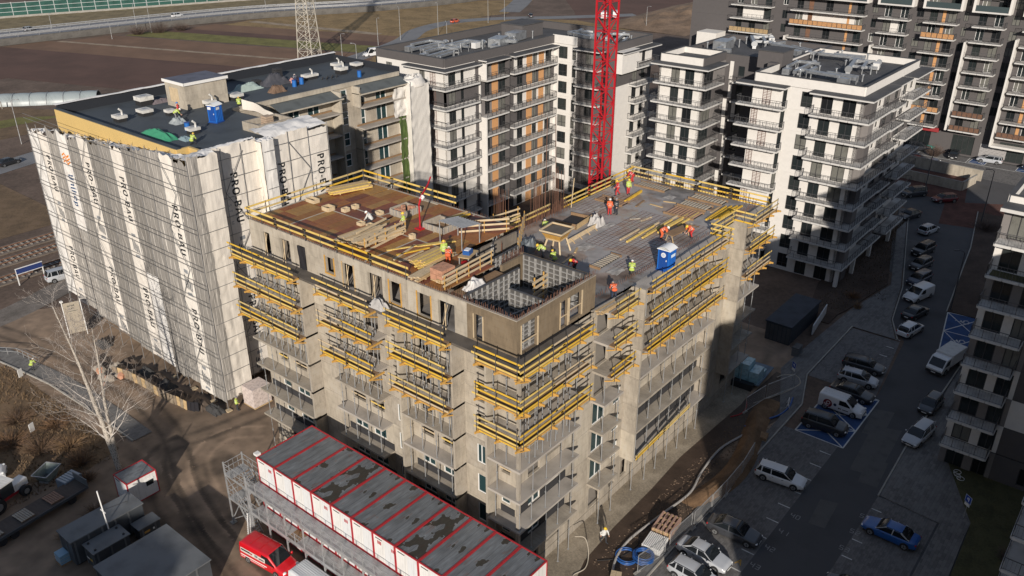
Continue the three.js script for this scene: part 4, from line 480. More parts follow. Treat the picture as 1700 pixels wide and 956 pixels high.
// scaffold with its sheeting: every strip, tube and brace is a part
const sc = thing('scaffolding', 'tall scaffold wrapped in white printed sheets and grey netting round the left building', 'scaffold', [9.1, 0, -19.3]);
const sp = (name, mb, m, label, kind) => { const g = mb.geo ? mb.geo() : mb; g.translate(-9.1, 0, 19.3); return part(sc, name, g, m, label, kind); };
function tarp(F, u0, u1, y0, y1, m, label, sd, top = 0) { const mb = new MB(); const H = 26.7; mb.grid((u, v) => { const uu = u0 + (u1 - u0) * u, k = v; const edge = Math.sin(u * Math.PI), tie = Math.pow(Math.abs(Math.cos(v * (y1 - y0) / 2 * Math.PI)), 6); const w = 0.03 + (0.34 * (fbm(u * 0.3 + 0.4 * v, v * 2.4 + 0.3 * u, 14, 4, sd) - 0.4) + 0.05 * Math.abs(Math.sin(u * 4 + sd + 3 * fbm(v, u, 12, 2, sd + 5)))) * (0.35 + 0.65 * edge) * (1 - 0.5 * tie); const yy = y0 + (y1 - y0) * v + (v > 0.97 ? top * (fbm(u, sd * 0.1, 6, 2, sd) - 0.3) : 0) + (v < 0.03 ? 0.35 * fbm(u, 0.3, 5, 2, sd + 9) : 0); return F(uu, yy, w); }, 8, 56, (p, u, v) => [u, v]); const q = sp('tarpaulin', mb, m, label); return q; }
{
  const F = FX(9.1), n = 14, z0 = -54.4, dz = 35.1 / n, kind = ['w', 'p', 'n', 'u', 'n', 'p', 'n', 'n', 'p', 'n', 'n', 'n', 'b', 'n'];
  const topY = (z) => 25.4 + (z + 54.4) / 35 * 2.9;
  for (let k = 0; k < n; k++) { const a = z0 + dz * k, b = a + dz, y1 = topY((a + b) / 2) + rr(-0.4, 0.4), q = kind[k]; const y0 = Math.max(0.8, 3.2 - k * 0.2) + rr(-0.3, 0.5);
    const m = q === 'w' ? TP.white : q === 'p' ? TP.print : q === 'b' ? TP.printB : q === 'n' ? TP.nets[(k * 7) % 3] : TP.uni; const cut = q === 'u' ? 14.5 : q === 'b' ? 0.6 : y0;
    tarp(F, a + (q === 'n' ? 0 : -0.1), b + (q === 'n' ? 0 : 0.1), cut, y1, m, q === 'p' || q === 'b' ? 'white sheet with PRO-BAU lettering' : q === 'u' ? 'white sheet with Unihep lettering' : null, 400 + k * 17, 1.2); if (q === 'u') tarp(FX(9.16), a, b, y0, 15, TP.net, null, 480); if (k === 9 ) tarp(FX(9.02), a + 0.2, b + 0.1, y0 - 0.3, 13.2, TP.white, 'plain white sheet over the netting', 487); }
  const G = FZ(-19.3); tarp(G, 9.05, 10.3, 1.0, 28.7, TP.net, null, 601, 0.8); tarp(G, 10.2, 12.4, 0.9, 28.4, TP.cream, null, 613, 0.8);
  tarp(FXP(12.4), -21.5, -19.3, 1, 28.3, TP.net, null, 615);
  const G2 = FZ(-21.5); tarp(G2, 12.4, 14.0, 1.2, 28.2, TP.cream, null, 621, 0.5); tarp(G2, 13.9, 16.4, 1.2, 28.3, TP.print, 'white sheet with PRO-BAU lettering', 633, 0.4); tarp(G2, 16.3, 18.4, 1.2, 28.2, TP.cream, null, 641, 0.4);
  tarp(FX(18.4), -21.5, -20.4, 1.2, 28.0, TP.cream, null, 645); tarp(FZ(-20.4), 18.4, 19.9, 1.2, 28.1, TP.white, null, 651, 0.3); tarp(FXP(19.9), -21.5, -20.4, 1.2, 28, TP.white, null, 655);
  tarp(G2, 19.9, 22.4, 1.2, 27.9, TP.print, 'white sheet with PRO-BAU lettering', 661, 0.4); tarp(G2, 22.3, 25.2, 1.2, 28, TP.cream, null, 671, 0.4); tarp(G2, 25.1, 27.9, 1.2, 27.6, TP.print, 'white sheet with PRO-BAU lettering', 681, 0.3); tarp(FXP(27.9), -25, -21.5, 1.2, 27.4, TP.white, null, 691);
  // sheets folded over the top towards the roof
  const fold = (x0, x1, za, zb, ya, yb, s) => { const mb = new MB(); mb.grid((u, v) => [x0 + (x1 - x0) * u, ya + (yb - ya) * v + 0.5 * (fbm(u, v, 6, 3, s) - 0.5) + 0.3 * Math.sin(v * 3.14), za + (zb - za) * v], 24, 8); sp('tarpaulin_fold', mb, TP.white); };
  fold(12.4, 18.4, -21.5, -23.2, 28.15, 27.6, 701); fold(18.2, 20.1, -20.4, -23.4, 28, 27.5, 705); fold(20, 28, -21.5, -24.9, 27.8, 28.2, 709); fold(9.1, 12.5, -19.3, -22.9, 28.5, 27.8, 713);
  const fl = (za, zb, s) => { const mb = new MB(); mb.grid((u, v) => [9.1 + 2.2 * v, topY(za + (zb - za) * u) + 0.1 - 0.5 * v + 0.9 * (fbm(u, v, 5, 3, s) - 0.45), za + (zb - za) * u], 18, 8); sp('tarpaulin_fold', mb, TP.white); }; fl(-54.4, -50.8, 721); fl(-46.5, -43.2, 725); fl(-41, -37.6, 729); fl(-36.6, -30.4, 733); fl(-30, -19.4, 737);
  const wm = new MB(); wm.grid((u, v) => [27.2 + 0.25 * Math.sin(u * 5), B1R - 0.1 + 1.25 * v * (1 - 0.5 * u) + 0.15 * fbm(u, v, 8, 2, 741), -36.4 + 6.6 * u], 10, 4); sp('tarpaulin_fold', wm, TP.cream, 'white sheet standing on the roof edge');
  // tubes
  const tubeM = mat([0.30, 0.30, 0.305], { r: 0.5, m: 0.4 }), dark = mat([0.17, 0.17, 0.172], { r: 0.6 });
  for (let k = 0; k <= n; k++) sp('standard', new MB().cyl([9.0, 0, z0 + dz * k], [9.0, topY(z0 + dz * k) + 0.9, z0 + dz * k], 0.035, 5), tubeM); for (const x of [12.4, 14, 16.4, 18.4, 19.9, 22.4, 25.1, 27.9]) sp('standard', new MB().cyl([x, 0, -21.3], [x, 28.2, -21.3], 0.035, 5), tubeM);
  for (let y = 2.4; y < 28; y += 2.05) { sp('ledger', new MB().bar([8.86, y, z0], [8.86, y, -19.3], 0.04), dark); sp('ledger', new MB().bar([8.86, y + 0.5, z0], [8.86, y + 0.5, -19.3], 0.035), dark); sp('ledger', new MB().bar([9.1, y, -19.05], [12.4, y, -19.05], 0.04), dark); sp('ledger', new MB().bar([12.4, y, -21.22], [18.4, y, -21.22], 0.04), dark); sp('ledger', new MB().bar([18.4, y, -20.14], [19.9, y, -20.14], 0.04), dark); sp('ledger', new MB().bar([19.9, y, -21.22], [27.9, y, -21.22], 0.04), dark); }
  const zz = (F, u, w, y0, y1, s) => { let d = s; for (let y = y0; y < y1 - 1; y += 4.1, d = -d) { const m = new MB(); m.bar(F(d > 0 ? u : u + w, y, 0.27), F(d > 0 ? u + w : u, Math.min(y1, y + 4.1), 0.27), 0.05); sp('brace', m, dark); } };
  zz(F, z0 + 0.3, 2.4, 2.6, 26.5, 1); zz(F, z0 + dz * 5 + 0.1, 2.4, 2.6, 27, -1); zz(F, z0 + dz * 12, 2.4, 4, 28, 1); zz(G2, 14, 2.5, 7, 27.5, 1); zz(G2, 22.4, 2.6, 7, 27, -1);
  for (const [x, z] of [[8.9, -19.1], [8.95, -22], [9, -26], [9, -30]]) sp('base_plate', B(x - 0.3, 0, z - 0.3, x + 0.3, 0.12, z + 0.3), M.timberP);
  const dk = new MB(); dk.box(9.15, 25.0, -50.6, 10.6, 25.08, -41); dk.box(9.15, 25.9, -34, 10.6, 25.98, -22); sp('scaffold_deck', dk, M.timber);
}
{ // scaffold tower wrapped in clear film at the right end, with a green net beside it
  const t = thing('scaffold_tower', 'narrow scaffold tower wrapped in pale film at the right end of the wrapped building', 'scaffold', [54, 0, -35]); const G = (mb) => { const g = mb.geo(); g.translate(-54, 0, 35); return g; };
  const sh = (F, a, b, y0, y1, m, s, l) => { const mb = new MB(); mb.grid((u, v) => F(a + (b - a) * u, y0 + (y1 - y0) * v, 0.05 + 0.28 * (fbm(u, v * 4, 12, 3, s) - 0.4)), 10, 40); part(t, 'sheet', G(mb), m, l); };
  sh(FX(53.7), -36.8, -34.2, 0.5, 26.2, TP.film, 801); sh(FZ(-34.2), 53.7, 57.4, 0.5, 25.8, TP.film, 805); const c = new MB(); c.grid((u, v) => { const a = u * 6.28; return [55.6 + 2.1 * Math.cos(a) * Math.sin(0.3 + v * 1.3) , 25.5 + 1.3 * Math.cos(v * 1.57) * (0.3 + 1.3 * fbm(u, v, 7, 3, 809)), -35.6 + 1.7 * Math.sin(a) * Math.sin(0.3 + v * 1.3)]; }, 22, 8); part(t, 'sheet', G(c), TP.film, 'bunched film at the top');
  const fb = new MB(); fb.grid((u, v) => [51.2 + 2.4 * u, 21.5 + 4.2 * v, -35.1 + 0.7 * (fbm(u, v, 5, 3, 813) - 0.5)], 10, 14); part(t, 'sheet', G(fb), TP.film); const gm = new MB(); gm.grid((u, v) => [52.1 + 1.4 * u, 4 + 17.5 * v, -35.05 + 0.5 * (fbm(u, v * 3, 9, 3, 817) - 0.5)], 8, 30); part(t, 'green_net', G(gm), mat([0.075, 0.115, 0.03], { t: 'grass', s: 2, two: true }));
  for (const [x, z] of [[53.7, -34.2], [57.4, -34.2], [53.7, -36.6], [57.4, -36.6]]) part(t, 'standard', G(new MB().cyl([x, 0, z], [x, 26.5, z], 0.04, 5)), M.galv);
}
{ // board hoarding at the foot of the scaffold, and a printed banner on a frame
  const pts = [[4.6, -36], [5.3, -33.6], [5.5, -31.1], [5.55, -28.6], [5.65, -26.1], [5.9, -24.4], [6.1, -22.7], [6.7, -21.3]], t = thing('board_hoarding', 'low muddy board hoarding curving along the foot of the wrapped scaffold', 'hoarding', [5.3, 0, -33]);
  for (let k = 0; k < pts.length - 1; k++) { const a = pts[k], b = pts[k + 1], n = 3; for (let i = 0; i < n; i++) { const p = (f) => [a[0] + (b[0] - a[0]) * f - 5.3, 0.62 + rr(-0.05, 0.1), a[1] + (b[1] - a[1]) * f + 33]; part(t, 'board', new MB().bar(p(i / n + 0.02), p((i + 0.96) / n), 0.05, 1.2), k === 6 ? M.plastic : pick([M.timber, mat([0.33, 0.27, 0.20], { t: 'dirt', s: 2 }), mat([0.28, 0.22, 0.16], { t: 'dirt', s: 2 })])); } }
  const b = thing('site_banner', 'tall white printed banner on a frame behind the birch at the foot of the scaffold', 'banner', [5.84, 0, -48.96], 0); const bt = canvasTex(256, 512, (c, w, h) => { paint(c, w, h); c.fillStyle = '#2b3a3f'; c.font = 'bold 40px sans-serif'; c.fillText('NOWE', 60, 70); c.fillText('ALPY', 66, 115); c.fillStyle = '#5a6a6a'; c.fillRect(40, 140, 176, 8); }); const bm = new THREE.MeshStandardMaterial({ map: bt, roughness: 0.7, side: 2 }); bm.color.setRGB(0.46, 0.42, 0.35);
  const g = new MB(); g.grid((u, v) => [1.75 * u + 0.06 * Math.sin(v * 6), 0.5 + 4.3 * v, 0.66 * u], 8, 12, 'unit'); part(b, 'sheet', g, bm); for (const q of [-0.06, 1.06]) part(b, 'post', new MB().cyl([1.75 * q, 0, 0.66 * q], [1.75 * q, 5, 0.66 * q], 0.06, 6), M.frameW); part(b, 'lamp', new MB().box(-0.25, 5, -0.2, 0.05, 5.2, 0.15), M.frameW);
}
function brickPallet(label, x, z, w, l, h, m, turn = 0) { const t = thing('block_pallet', label, 'pallet of blocks', [x, 0, z], turn); const n = Math.max(2, Math.round(l / 0.62)), c = Math.max(2, Math.round(w / 0.62)), r = Math.max(2, Math.round(h / 0.5)); for (let a = 0; a < r; a++) for (let i = 0; i < n; i++) for (let j = 0; j < c; j++) { if (i > 0 && i < n - 1 && j > 0 && j < c - 1 && a < r - 1) continue; part(t, 'block', B(-w / 2 + j * w / c, 0.14 + a * h / r, -l / 2 + i * l / n, -w / 2 + (j + 0.96) * w / c, 0.14 + (a + 0.95) * h / r, -l / 2 + (i + 0.96) * l / n), m); } part(t, 'pallet', B(-w / 2, 0, -l / 2, w / 2, 0.12, l / 2), M.timber); }
brickPallet('pile of pinkish white building blocks beside the wrapped scaffold corner', 12.0, -18.0, 2.3, 2.0, 2.3, mat([0.58, 0.50, 0.47], { t: 'blotch', s: 1 }));
// ---------------------------------------------------------------- finished apartment blocks
Object.assign(M, {
  plW: mat([0.74, 0.715, 0.68], { t: 'fine', s: 6 }), plG: mat([0.105, 0.097, 0.098], { t: 'fine', s: 6 }), plM: mat([0.22, 0.205, 0.20], { t: 'fine', s: 6 }), roofD: mat([0.072, 0.073, 0.078], { t: 'blotch', s: 8, r: 0.85 }), soffit: mat([0.62, 0.61, 0.59], { t: 'fine', s: 3 }), slabG: mat([0.50, 0.49, 0.475], { t: 'blotch', s: 4 }), frameD: mat([0.04, 0.04, 0.043], { r: 0.5 }), rail: mat([0.10, 0.10, 0.105], { r: 0.5, m: 0.3 }), orangeP: mat([0.60, 0.32, 0.14], { t: 'fine', s: 3 }), brownP: mat([0.19, 0.105, 0.07], { t: 'wood', s: 2 }), trellis: mat([0.16, 0.085, 0.07], { r: 0.8 }), glassB: mat([0.055, 0.075, 0.08], { r: 0.12 }), duct: mat([0.56, 0.58, 0.60], { r: 0.35, m: 0.75, t: 'blotch', s: 2 }), ductW: mat([0.60, 0.60, 0.59], { r: 0.5 }),
});
M.panes = [mat([0.016, 0.02, 0.022], { r: 0.06 }), mat([0.02, 0.026, 0.028], { r: 0.06 }), mat([0.03, 0.036, 0.036], { r: 0.1 }), mat([0.014, 0.016, 0.018], { r: 0.06 }), mat([0.16, 0.16, 0.145], { r: 0.25, t: 'streak', s: 1.6 })];
function block(name, label, pos) { const o = thing(name, label, 'building', pos); const loc = (mb) => { const g = mb.geo ? mb.geo() : mb; g.translate(-pos[0], -pos[1], -pos[2]); return g; }; const cache = new Map();
  const A = { o, loc,
    put: (n, mb, m, l, k) => part(o, n, loc(mb), m, l, k),
    at: (key, n, make, m, dy, par = o, l) => { if (!cache.has(key)) { const mb = make(); cache.set(key, mb.empty ? null : loc(mb)); } const g = cache.get(key); if (!g) return null; const q = part(par, n, g, m, l); q.position.y = dy; return q; },
    wall: (F, key, u0, u1, h, holes, m, y, name = 'wall') => A.at('w' + key, name, () => wallBoxes(new MB(), F, u0, u1, 0, h, holes, -0.3, 0), m, y),
    win: (F, key, u0, v0, u1, v1, y, n = 2, fm = M.frameD, tr = 0) => { const t = 0.08; const w = A.at('f' + key, 'window', () => { const f = new MB(), W0 = -0.2, W1 = -0.1; f.fbox(F, u0, v0, W0, u0 + t, v1, W1); f.fbox(F, u1 - t, v0, W0, u1, v1, W1); f.fbox(F, u0 + t, v0, W0, u1 - t, v0 + t, W1); f.fbox(F, u0 + t, v1 - t, W0, u1 - t, v1, W1); for (let k = 1; k < n; k++) { const u = u0 + (u1 - u0) * k / n; f.fbox(F, u - t / 2, v0 + t, W0, u + t / 2, v1 - t, W1); } if (tr) f.fbox(F, u0 + t, v0 + tr, W0, u1 - t, v0 + tr + t, W1 - 0.003); return f; }, fm, y); A.at('p' + key, 'pane', () => new MB().fbox(F, u0 + t, v0 + t, -0.2, u1 - t, v1 - t, -0.14), rnd() < 0.18 ? M.panes[4] : pick(M.panes), 0, w); return w; },
    balcony: (key, poly, rails, y, th = 0.2, rm = M.rail, sm = M.slabG) => { const b = A.at('b' + key, 'balcony', () => new MB().add(slabOf(poly, -th, 0)), sm, y); A.at('r' + key, 'railing', () => { const r = new MB(); for (const [p, q] of rails) { const L = Math.hypot(q[0] - p[0], q[1] - p[1]), n = Math.max(1, Math.round(L / 1.05)), P = (f, v) => [p[0] + (q[0] - p[0]) * f, v, p[1] + (q[1] - p[1]) * f]; r.bar(P(0, 1.08), P(1, 1.08), 0.05); r.bar(P(0, 0.1), P(1, 0.1), 0.03); for (let k = 0; k <= n; k++) r.bar(P(k / n, -th - 0.05), P(k / n, 1.06), 0.045); const m = Math.round(L / 0.26); for (let k = 1; k < m; k++) { const c = P(k / m, 0); r.box(c[0] - 0.008, 0.11, c[2] - 0.008, c[0] + 0.008, 1.05, c[2] + 0.008); } } return r; }, rm, 0, b); A.at('e' + key, 'slab_edge', () => { const r = new MB(); for (const [p, q] of rails) { const dx = q[0] - p[0], dz = q[1] - p[1], L = Math.hypot(dx, dz), n = Math.max(2, Math.round(L / 1.4)); for (let k = 0; k < n; k++) r.bar([p[0] + dx * (k + 0.03) / n, -th * 0.5, p[1] + dz * (k + 0.03) / n], [p[0] + dx * (k + 0.94) / n, -th * 0.5, p[1] + dz * (k + 0.94) / n], 0.17, th + 0.04); } return r; }, M.soffit, 0, b); return b; },
    glassRail: (key, p, q, y, m = M.glassB) => A.at('g' + key, 'balustrade', () => { const g = new MB(), n = Math.max(1, Math.round(Math.hypot(q[0] - p[0], q[1] - p[1]) / 1.6)); for (let k = 0; k < n; k++) { const P = (f) => [p[0] + (q[0] - p[0]) * f, 0.55, p[1] + (q[1] - p[1]) * f]; g.bar(P((k + 0.02) / n), P((k + 0.98) / n), 0.04, 1.05); } return g; }, m, y),
    trellis: (F, key, u0, u1, v0, v1, y) => A.at('t' + key, 'trellis', () => { const t = new MB(); t.fbox(F, u0, v0, 0.05, u0 + 0.04, v1, 0.09); t.fbox(F, u1 - 0.04, v0, 0.05, u1, v1, 0.09); t.fbox(F, (u0 + u1) / 2 - 0.02, v0, 0.05, (u0 + u1) / 2 + 0.02, v1, 0.09); for (let v = v0; v < v1; v += 0.22) t.fbox(F, u0, v, 0.052, u1, v + 0.05, 0.088); return t; }, M.trellis, y),
  }; return A; }
const rect = (a, b, c, d) => [[a, c], [b, c], [b, d], [a, d]];
function ventUnit(label, pos, turn, kind) { // rooftop ventilation plant: ducts on legs, fans, boxes
  const t = thing('ventilation_plant', label, 'ventilation plant', pos, turn, 'ventilation plant on the roofs'); const legs = new MB();
  const run = (pts, r, m = M.duct, y = 0.75) => { const mb = new MB(); for (let k = 0; k < pts.length - 1; k++) mb.bar([pts[k][0], y, pts[k][1]], [pts[k + 1][0], y, pts[k + 1][1]], r, r * 0.9); part(t, 'duct', mb, m); pts.forEach(([x, z]) => legs.box(x - 0.04, 0, z - 0.04, x + 0.04, y - r / 2, z + 0.04)); };
  const fan = (x, z, r = 0.45) => { const mb = new MB(); mb.cyl([x - 0.25, 0.75, z], [x + 0.25, 0.75, z], r, 14); const f = part(t, 'fan', mb, M.duct); part(f, 'fan_cone', new MB().tube([[x + 0.25, 0.75, z], [x + 0.7, 0.75, z]], [r * 0.95, r * 0.5], 12), M.ductW); legs.box(x - 0.3, 0, z - 0.3, x + 0.3, 0.35, z + 0.3); };
  const boxy = (x, z, w, h, d, m = M.ductW) => part(t, 'air_handler', new MB().box(x - w / 2, 0.15, z - d / 2, x + w / 2, 0.15 + h, z + d / 2), m);
  const stack = (x, z, h) => { const s = new MB(); s.cyl([x, 0, z], [x, h, z], 0.12, 8); s.cyl([x, h, z], [x, h + 0.12, z], 0.2, 8); part(t, 'vent_stack', s, M.duct); };
  if (kind === 0) { run([[-3.5, -1.2], [3.2, -1.2], [3.2, 1.6]], 0.55); run([[-3, 0.6], [1.6, 0.6]], 0.42, M.duct, 0.95); run([[-1.2, -1.2], [-1.2, 2.4]], 0.4); fan(-3.8, -1.2, 0.5); fan(3.4, 2.1, 0.42); boxy(1.4, 2.0, 1.4, 0.9, 0.9); stack(-2.4, 1.7, 1.3); stack(0.4, -2.2, 1.1); }
  else if (kind === 1) { run([[-4, 0], [4.2, 0.4]], 0.5); run([[-2.2, -1.6], [2.6, -1.4], [2.6, 1.7]], 0.38, M.duct, 1.05); run([[-3.6, 1.5], [1, 1.6]], 0.36); boxy(-2.8, -1.4, 1.5, 0.8, 1.0, M.duct); fan(4.4, 0.4, 0.4); stack(0, 2.4, 1.2); stack(3.3, -1.9, 1.0); stack(-3.9, 2.3, 0.9); }
  else { boxy(0, 0, 3.8, 1.4, 2.2, M.duct); run([[-2, 0.6], [-4.6, 0.7], [-4.6, 3]], 0.6); run([[2, -0.4], [5, -0.4]], 0.6, M.duct, 0.9); fan(5.4, -0.4, 0.55); stack(-3, -1.6, 1.4); stack(3.4, 1.5, 1.2); }
  part(t, 'legs', legs, M.galv); return t; }
const roofAnd = (A, poly, y, par, m, capM) => { A.put('roof', slabOf(poly, y - 0.3, y), M.roofD); for (let k = 0; k < poly.length; k++) { const p = poly[k], q = poly[(k + 1) % poly.length]; const mb = new MB(), dx = Math.sign(q[0] - p[0]), dz = Math.sign(q[1] - p[1]); mb.bar([p[0] + dx * 0.0, y - 0.15 + par / 2, p[1]], [q[0], y - 0.15 + par / 2, q[1]], 0.34 + k * 0.004, par + 0.3); A.put('parapet', mb, Array.isArray(m) ? m[k % m.length] : m); const c = new MB(); c.bar([p[0], y + par + 0.03, p[1]], [q[0], y + par + 0.03, q[1]], 0.44 + k * 0.004, 0.06 + k * 0.002); A.put('parapet_cap', c, M.roofD); } };
const NF = 9, FH = 3.0;
{ // white block right of centre (B4)
  const A = block('white_apartment_block', 'white nine-storey apartment block with corner balconies on both sides right of the crane', [83.2, 0, 20.4]); const F = FX(83.2), G = FZ(20.4);
  A.put('core', B(83.5, 0, 5.2, 107, 27, 20.1), M.plW);
  for (let f = 0; f < NF; f++) { const y = f * FH, hF = [[9.35, 0.1, 9.95, 2.6], [12, 0.5, 13.6, 2.6], [14.8, 0.05, 16.4, 2.55], [17.7, 0.05, 19.5, 2.55]], hG = [[86.6, 0.05, 88.4, 2.5], [90, 0.5, 91.2, 2.4], [93.4, 0.05, 95.2, 2.5], [97.2, 0.05, 99, 2.5], [101, 0.05, 103, 2.5], [104.4, 0.5, 105.8, 2.4]];
    A.wall(F, 'a', 4.9, 11, FH - 0.01, hF, M.plW, y); A.wall(F, 'b', 11, 14.1, FH - 0.01, hF, M.plW, y); A.wall(F, 'c', 14.1, 20.4, FH - 0.01, hF, M.plW, y); A.wall(G, 'd', 83.2, 86.2, FH - 0.01, hG, M.plM, y); A.wall(G, 'e', 86.2, 92.2, FH - 0.01, hG, M.plW, y); A.wall(G, 'f', 92.2, 99.8, FH - 0.01, hG, f % 2 ? M.plG : M.plM, y); A.wall(G, 'g', 99.8, 107.2, FH - 0.01, hG, f % 3 ? M.plW : M.plG, y);
    hF.forEach((h, i) => A.win(F, 'F' + i, ...h, y, i === 0 ? 1 : 2, M.frameD, i === 1 ? 0.55 : 0)); hG.forEach((h, i) => A.win(G, 'G' + i, ...h, y, 2));
    if (f) { A.balcony('L', [[81.6, 3.2], [83.19, 3.2], [83.19, 10.2], [81.6, 10.2]], [[[83.1, 3.25], [81.65, 3.25]], [[81.65, 3.25], [81.65, 10.15]], [[81.65, 10.15], [83.1, 10.15]]], y); const e = 0; A.balcony('R', [[81.6, 13.9], [83.19, 13.9], [83.19, 20.41], [92.6, 20.41], [92.6, 22], [81.6, 22]], [[[83.1, 13.95], [81.65, 13.95]], [[81.65, 13.95], [81.65, 21.95]], [[81.65, 21.95], [92.55, 21.95]], [[92.55, 21.95], [92.55, 20.5]]], y);
      if (f % 2) A.balcony('S', rect(93.4, 99.4, 20.41, 21.8), [[[93.45, 20.5], [93.45, 21.75]], [[93.45, 21.75], [99.35, 21.75]]], y - 0.4); else A.balcony('S2', rect(92.8, 98.6, 20.41, 21.8), [[[92.85, 20.5], [92.85, 21.75]], [[92.85, 21.75], [98.55, 21.75]]], y - 0.4); A.balcony('T', rect(100.2, 109.2, 20.41, 22.3), [[[100.25, 20.5], [100.25, 22.25]], [[100.25, 22.25], [109.15, 22.25]], [[109.15, 22.25], [109.15, 20.5]]], y - 0.2); }
    if (f > 0) A.trellis(F, 'T' + (f % 2), f % 2 ? 5.1 : 6.5, f % 2 ? 6.0 : 7.7, 0.1, 2.7, y);
    if (f === 0) for (const [x, z] of [[81.9, 21.6], [88, 21.8], [96, 21.6], [104, 22]]) A.put('pillar', B(x, 0, z - 0.5, x + 0.5, 2.8, z), M.plW); }
  for (let f = 0; f < NF; f++) A.at('cp', 'corner_panel', () => new MB().fbox(G, 84.2, 0.02, 0.01, 86.2, 2.75, 0.9), f % 2 ? M.plM : M.plG, f * FH), A.at('cw', 'corner_panel', () => new MB().fbox(G, 88.6, 0.02, 0.01, 89.9, 2.75, 0.05), M.plW, f * FH);
  roofAnd(A, rect(83.35, 107.05, 5.05, 20.25), 27.35, 0.95, M.plW);
  for (const p of [rect(81.4, 83.17, 3.0, 10.3), [[81.4, 13.7], [83.17, 13.7], [83.17, 20.43], [92.8, 20.43], [92.8, 22.2], [81.4, 22.2]], rect(93.2, 99.2, 20.43, 22), rect(99.9, 108.5, 20.43, 22.4)]) { A.put('canopy', slabOf(p, 27.0, 27.12), M.roofD); A.put('canopy_edge', slabOf(p, 26.8, 26.995), M.soffit); }
  ventUnit('bright duct cluster nearest the street corner on the white block', [98.2, 27.4, 14.6], 0.2, 0); ventUnit('silver ducts at the far right of the white block roof', [103, 27.4, 9.5], 1.7, 1); ventUnit('silver ducts at the left of the white block roof by the lift house', [91.2, 27.4, 8.6], 0.1, 1); ventUnit('small duct run before the lift house on the white block roof', [88.6, 27.4, 13.4], 1.5, 1);
  const h = thing('lift_house', 'dark grey lift house on the white block roof', 'lift house', [92.6, 27.35, 3.6]); part(h, 'wall', new MB().box(-1.6, 0, -1.9, 2.4, 2.5, 1.9), M.plG); part(h, 'roof', new MB().box(-1.75, 2.5, -2.05, 2.55, 2.62, 2.05), M.roofD); part(h, 'vent_box', new MB().box(-3.2, 0, 0.4, -2, 1.2, 1.6), M.plG);
}
{ // white and grey block with the link wing (B3)
  const A = block('white_grey_apartment_block', 'white-fronted block with a dark grey wing set back between the two white blocks', [87.4, 0, -5.2]); const F = FX(87.4), G = FZ(-5.2), K = FX(95), W = FXP(95);
  A.put('core', B(87.7, 0, -12.4, 112, 27, -5.5), M.plW); A.put('core', B(95.3, 0, -5.5, 112, 27, 5.2), M.plG);
  for (let f = 0; f < NF; f++) { const y = f * FH, hF = [[-10.6, 0.05, -9.1, 2.5], [-8.2, 0.05, -6.6, 2.5]], hG = [[88, 0.05, 91.2, 2.5]];
    A.wall(F, 'a', -12.7, -8.8, FH - 0.01, hF, M.plW, y); A.wall(F, 'b', -8.8, -5.2, FH - 0.01, hF, M.plW, y); A.wall(G, 'c', 87.4, 95, FH - 0.01, hG, f % 2 ? M.plG : M.plM, y); A.put('wall', (() => new MB().fbox(FZN(-12.7), 87.4, y, -0.3, 112, y + FH - 0.01, 0))(), M.plW);
    const kh = [[-3.0, 0.6, -1.9, 2.3], [1.6, 0.6, 2.8, 2.3]]; A.wall(K, 'k', -5.2, 5.0, FH - 0.01, kh, M.plG, y); kh.forEach((h, i) => A.win(K, 'K' + i, ...h, y, 1)); hF.forEach((h, i) => A.win(F, 'F' + i, ...h, y)); hG.forEach((h, i) => A.win(G, 'G' + i, ...h, y, 3));
    for (const u of [[-4.4, 0.6], [-4.9, -0.2], [-5.0, -3.4], [-4.3, 0.9]][f % 4]) A.at('st' + u, 'light_strip', () => new MB().fbox(K, u, 0.1, 0.01, u + 0.62, 2.9, 0.06), M.plW, y);
    if (f) { const l = f < 8 ? -13.2 : -13.0; A.balcony('L' + (f < 8), [[86, l], [87.39, l], [87.39, -5.19], [92.3, -5.19], [92.3, -3.8], [86, -3.8]], [[[87.3, l + 0.05], [86.05, l + 0.05]], [[86.05, l + 0.05], [86.05, -3.85]], [[86.05, -3.85], [92.25, -3.85]], [[92.25, -3.85], [92.25, -5.1]]], y); A.balcony('M', rect(93.6, 94.99, -3.2, 0.2), [[[93.65, -3.2], [93.65, 0.2]]], y); } }
  roofAnd(A, rect(87.55, 94.85, -12.55, -5.35), 27.35, 0.9, [M.plW, M.plW, M.plG, M.plW]); roofAnd(A, rect(95.15, 112, -12.5, 5.15), 27.2, 0.75, M.plG);
  { const p = [[85.7, -13.4], [87.37, -13.4], [87.37, -5.17], [92.5, -5.17], [92.5, -3.5], [85.7, -3.5]]; A.put('canopy', slabOf(p, 26.95, 27.1), M.roofD); A.put('canopy_edge', slabOf(p, 26.75, 26.945), M.soffit); }
  ventUnit('big silver air handler behind the white front of the set-back block', [101, 27.3, -8.8], 0.1, 2); ventUnit('dark and silver duct run on the set-back grey roof', [105.5, 27.3, 0.6], 1.2, 1); ventUnit('silver ducts at the back of the set-back grey roof', [109, 27.3, -6], 0.5, 0);
}
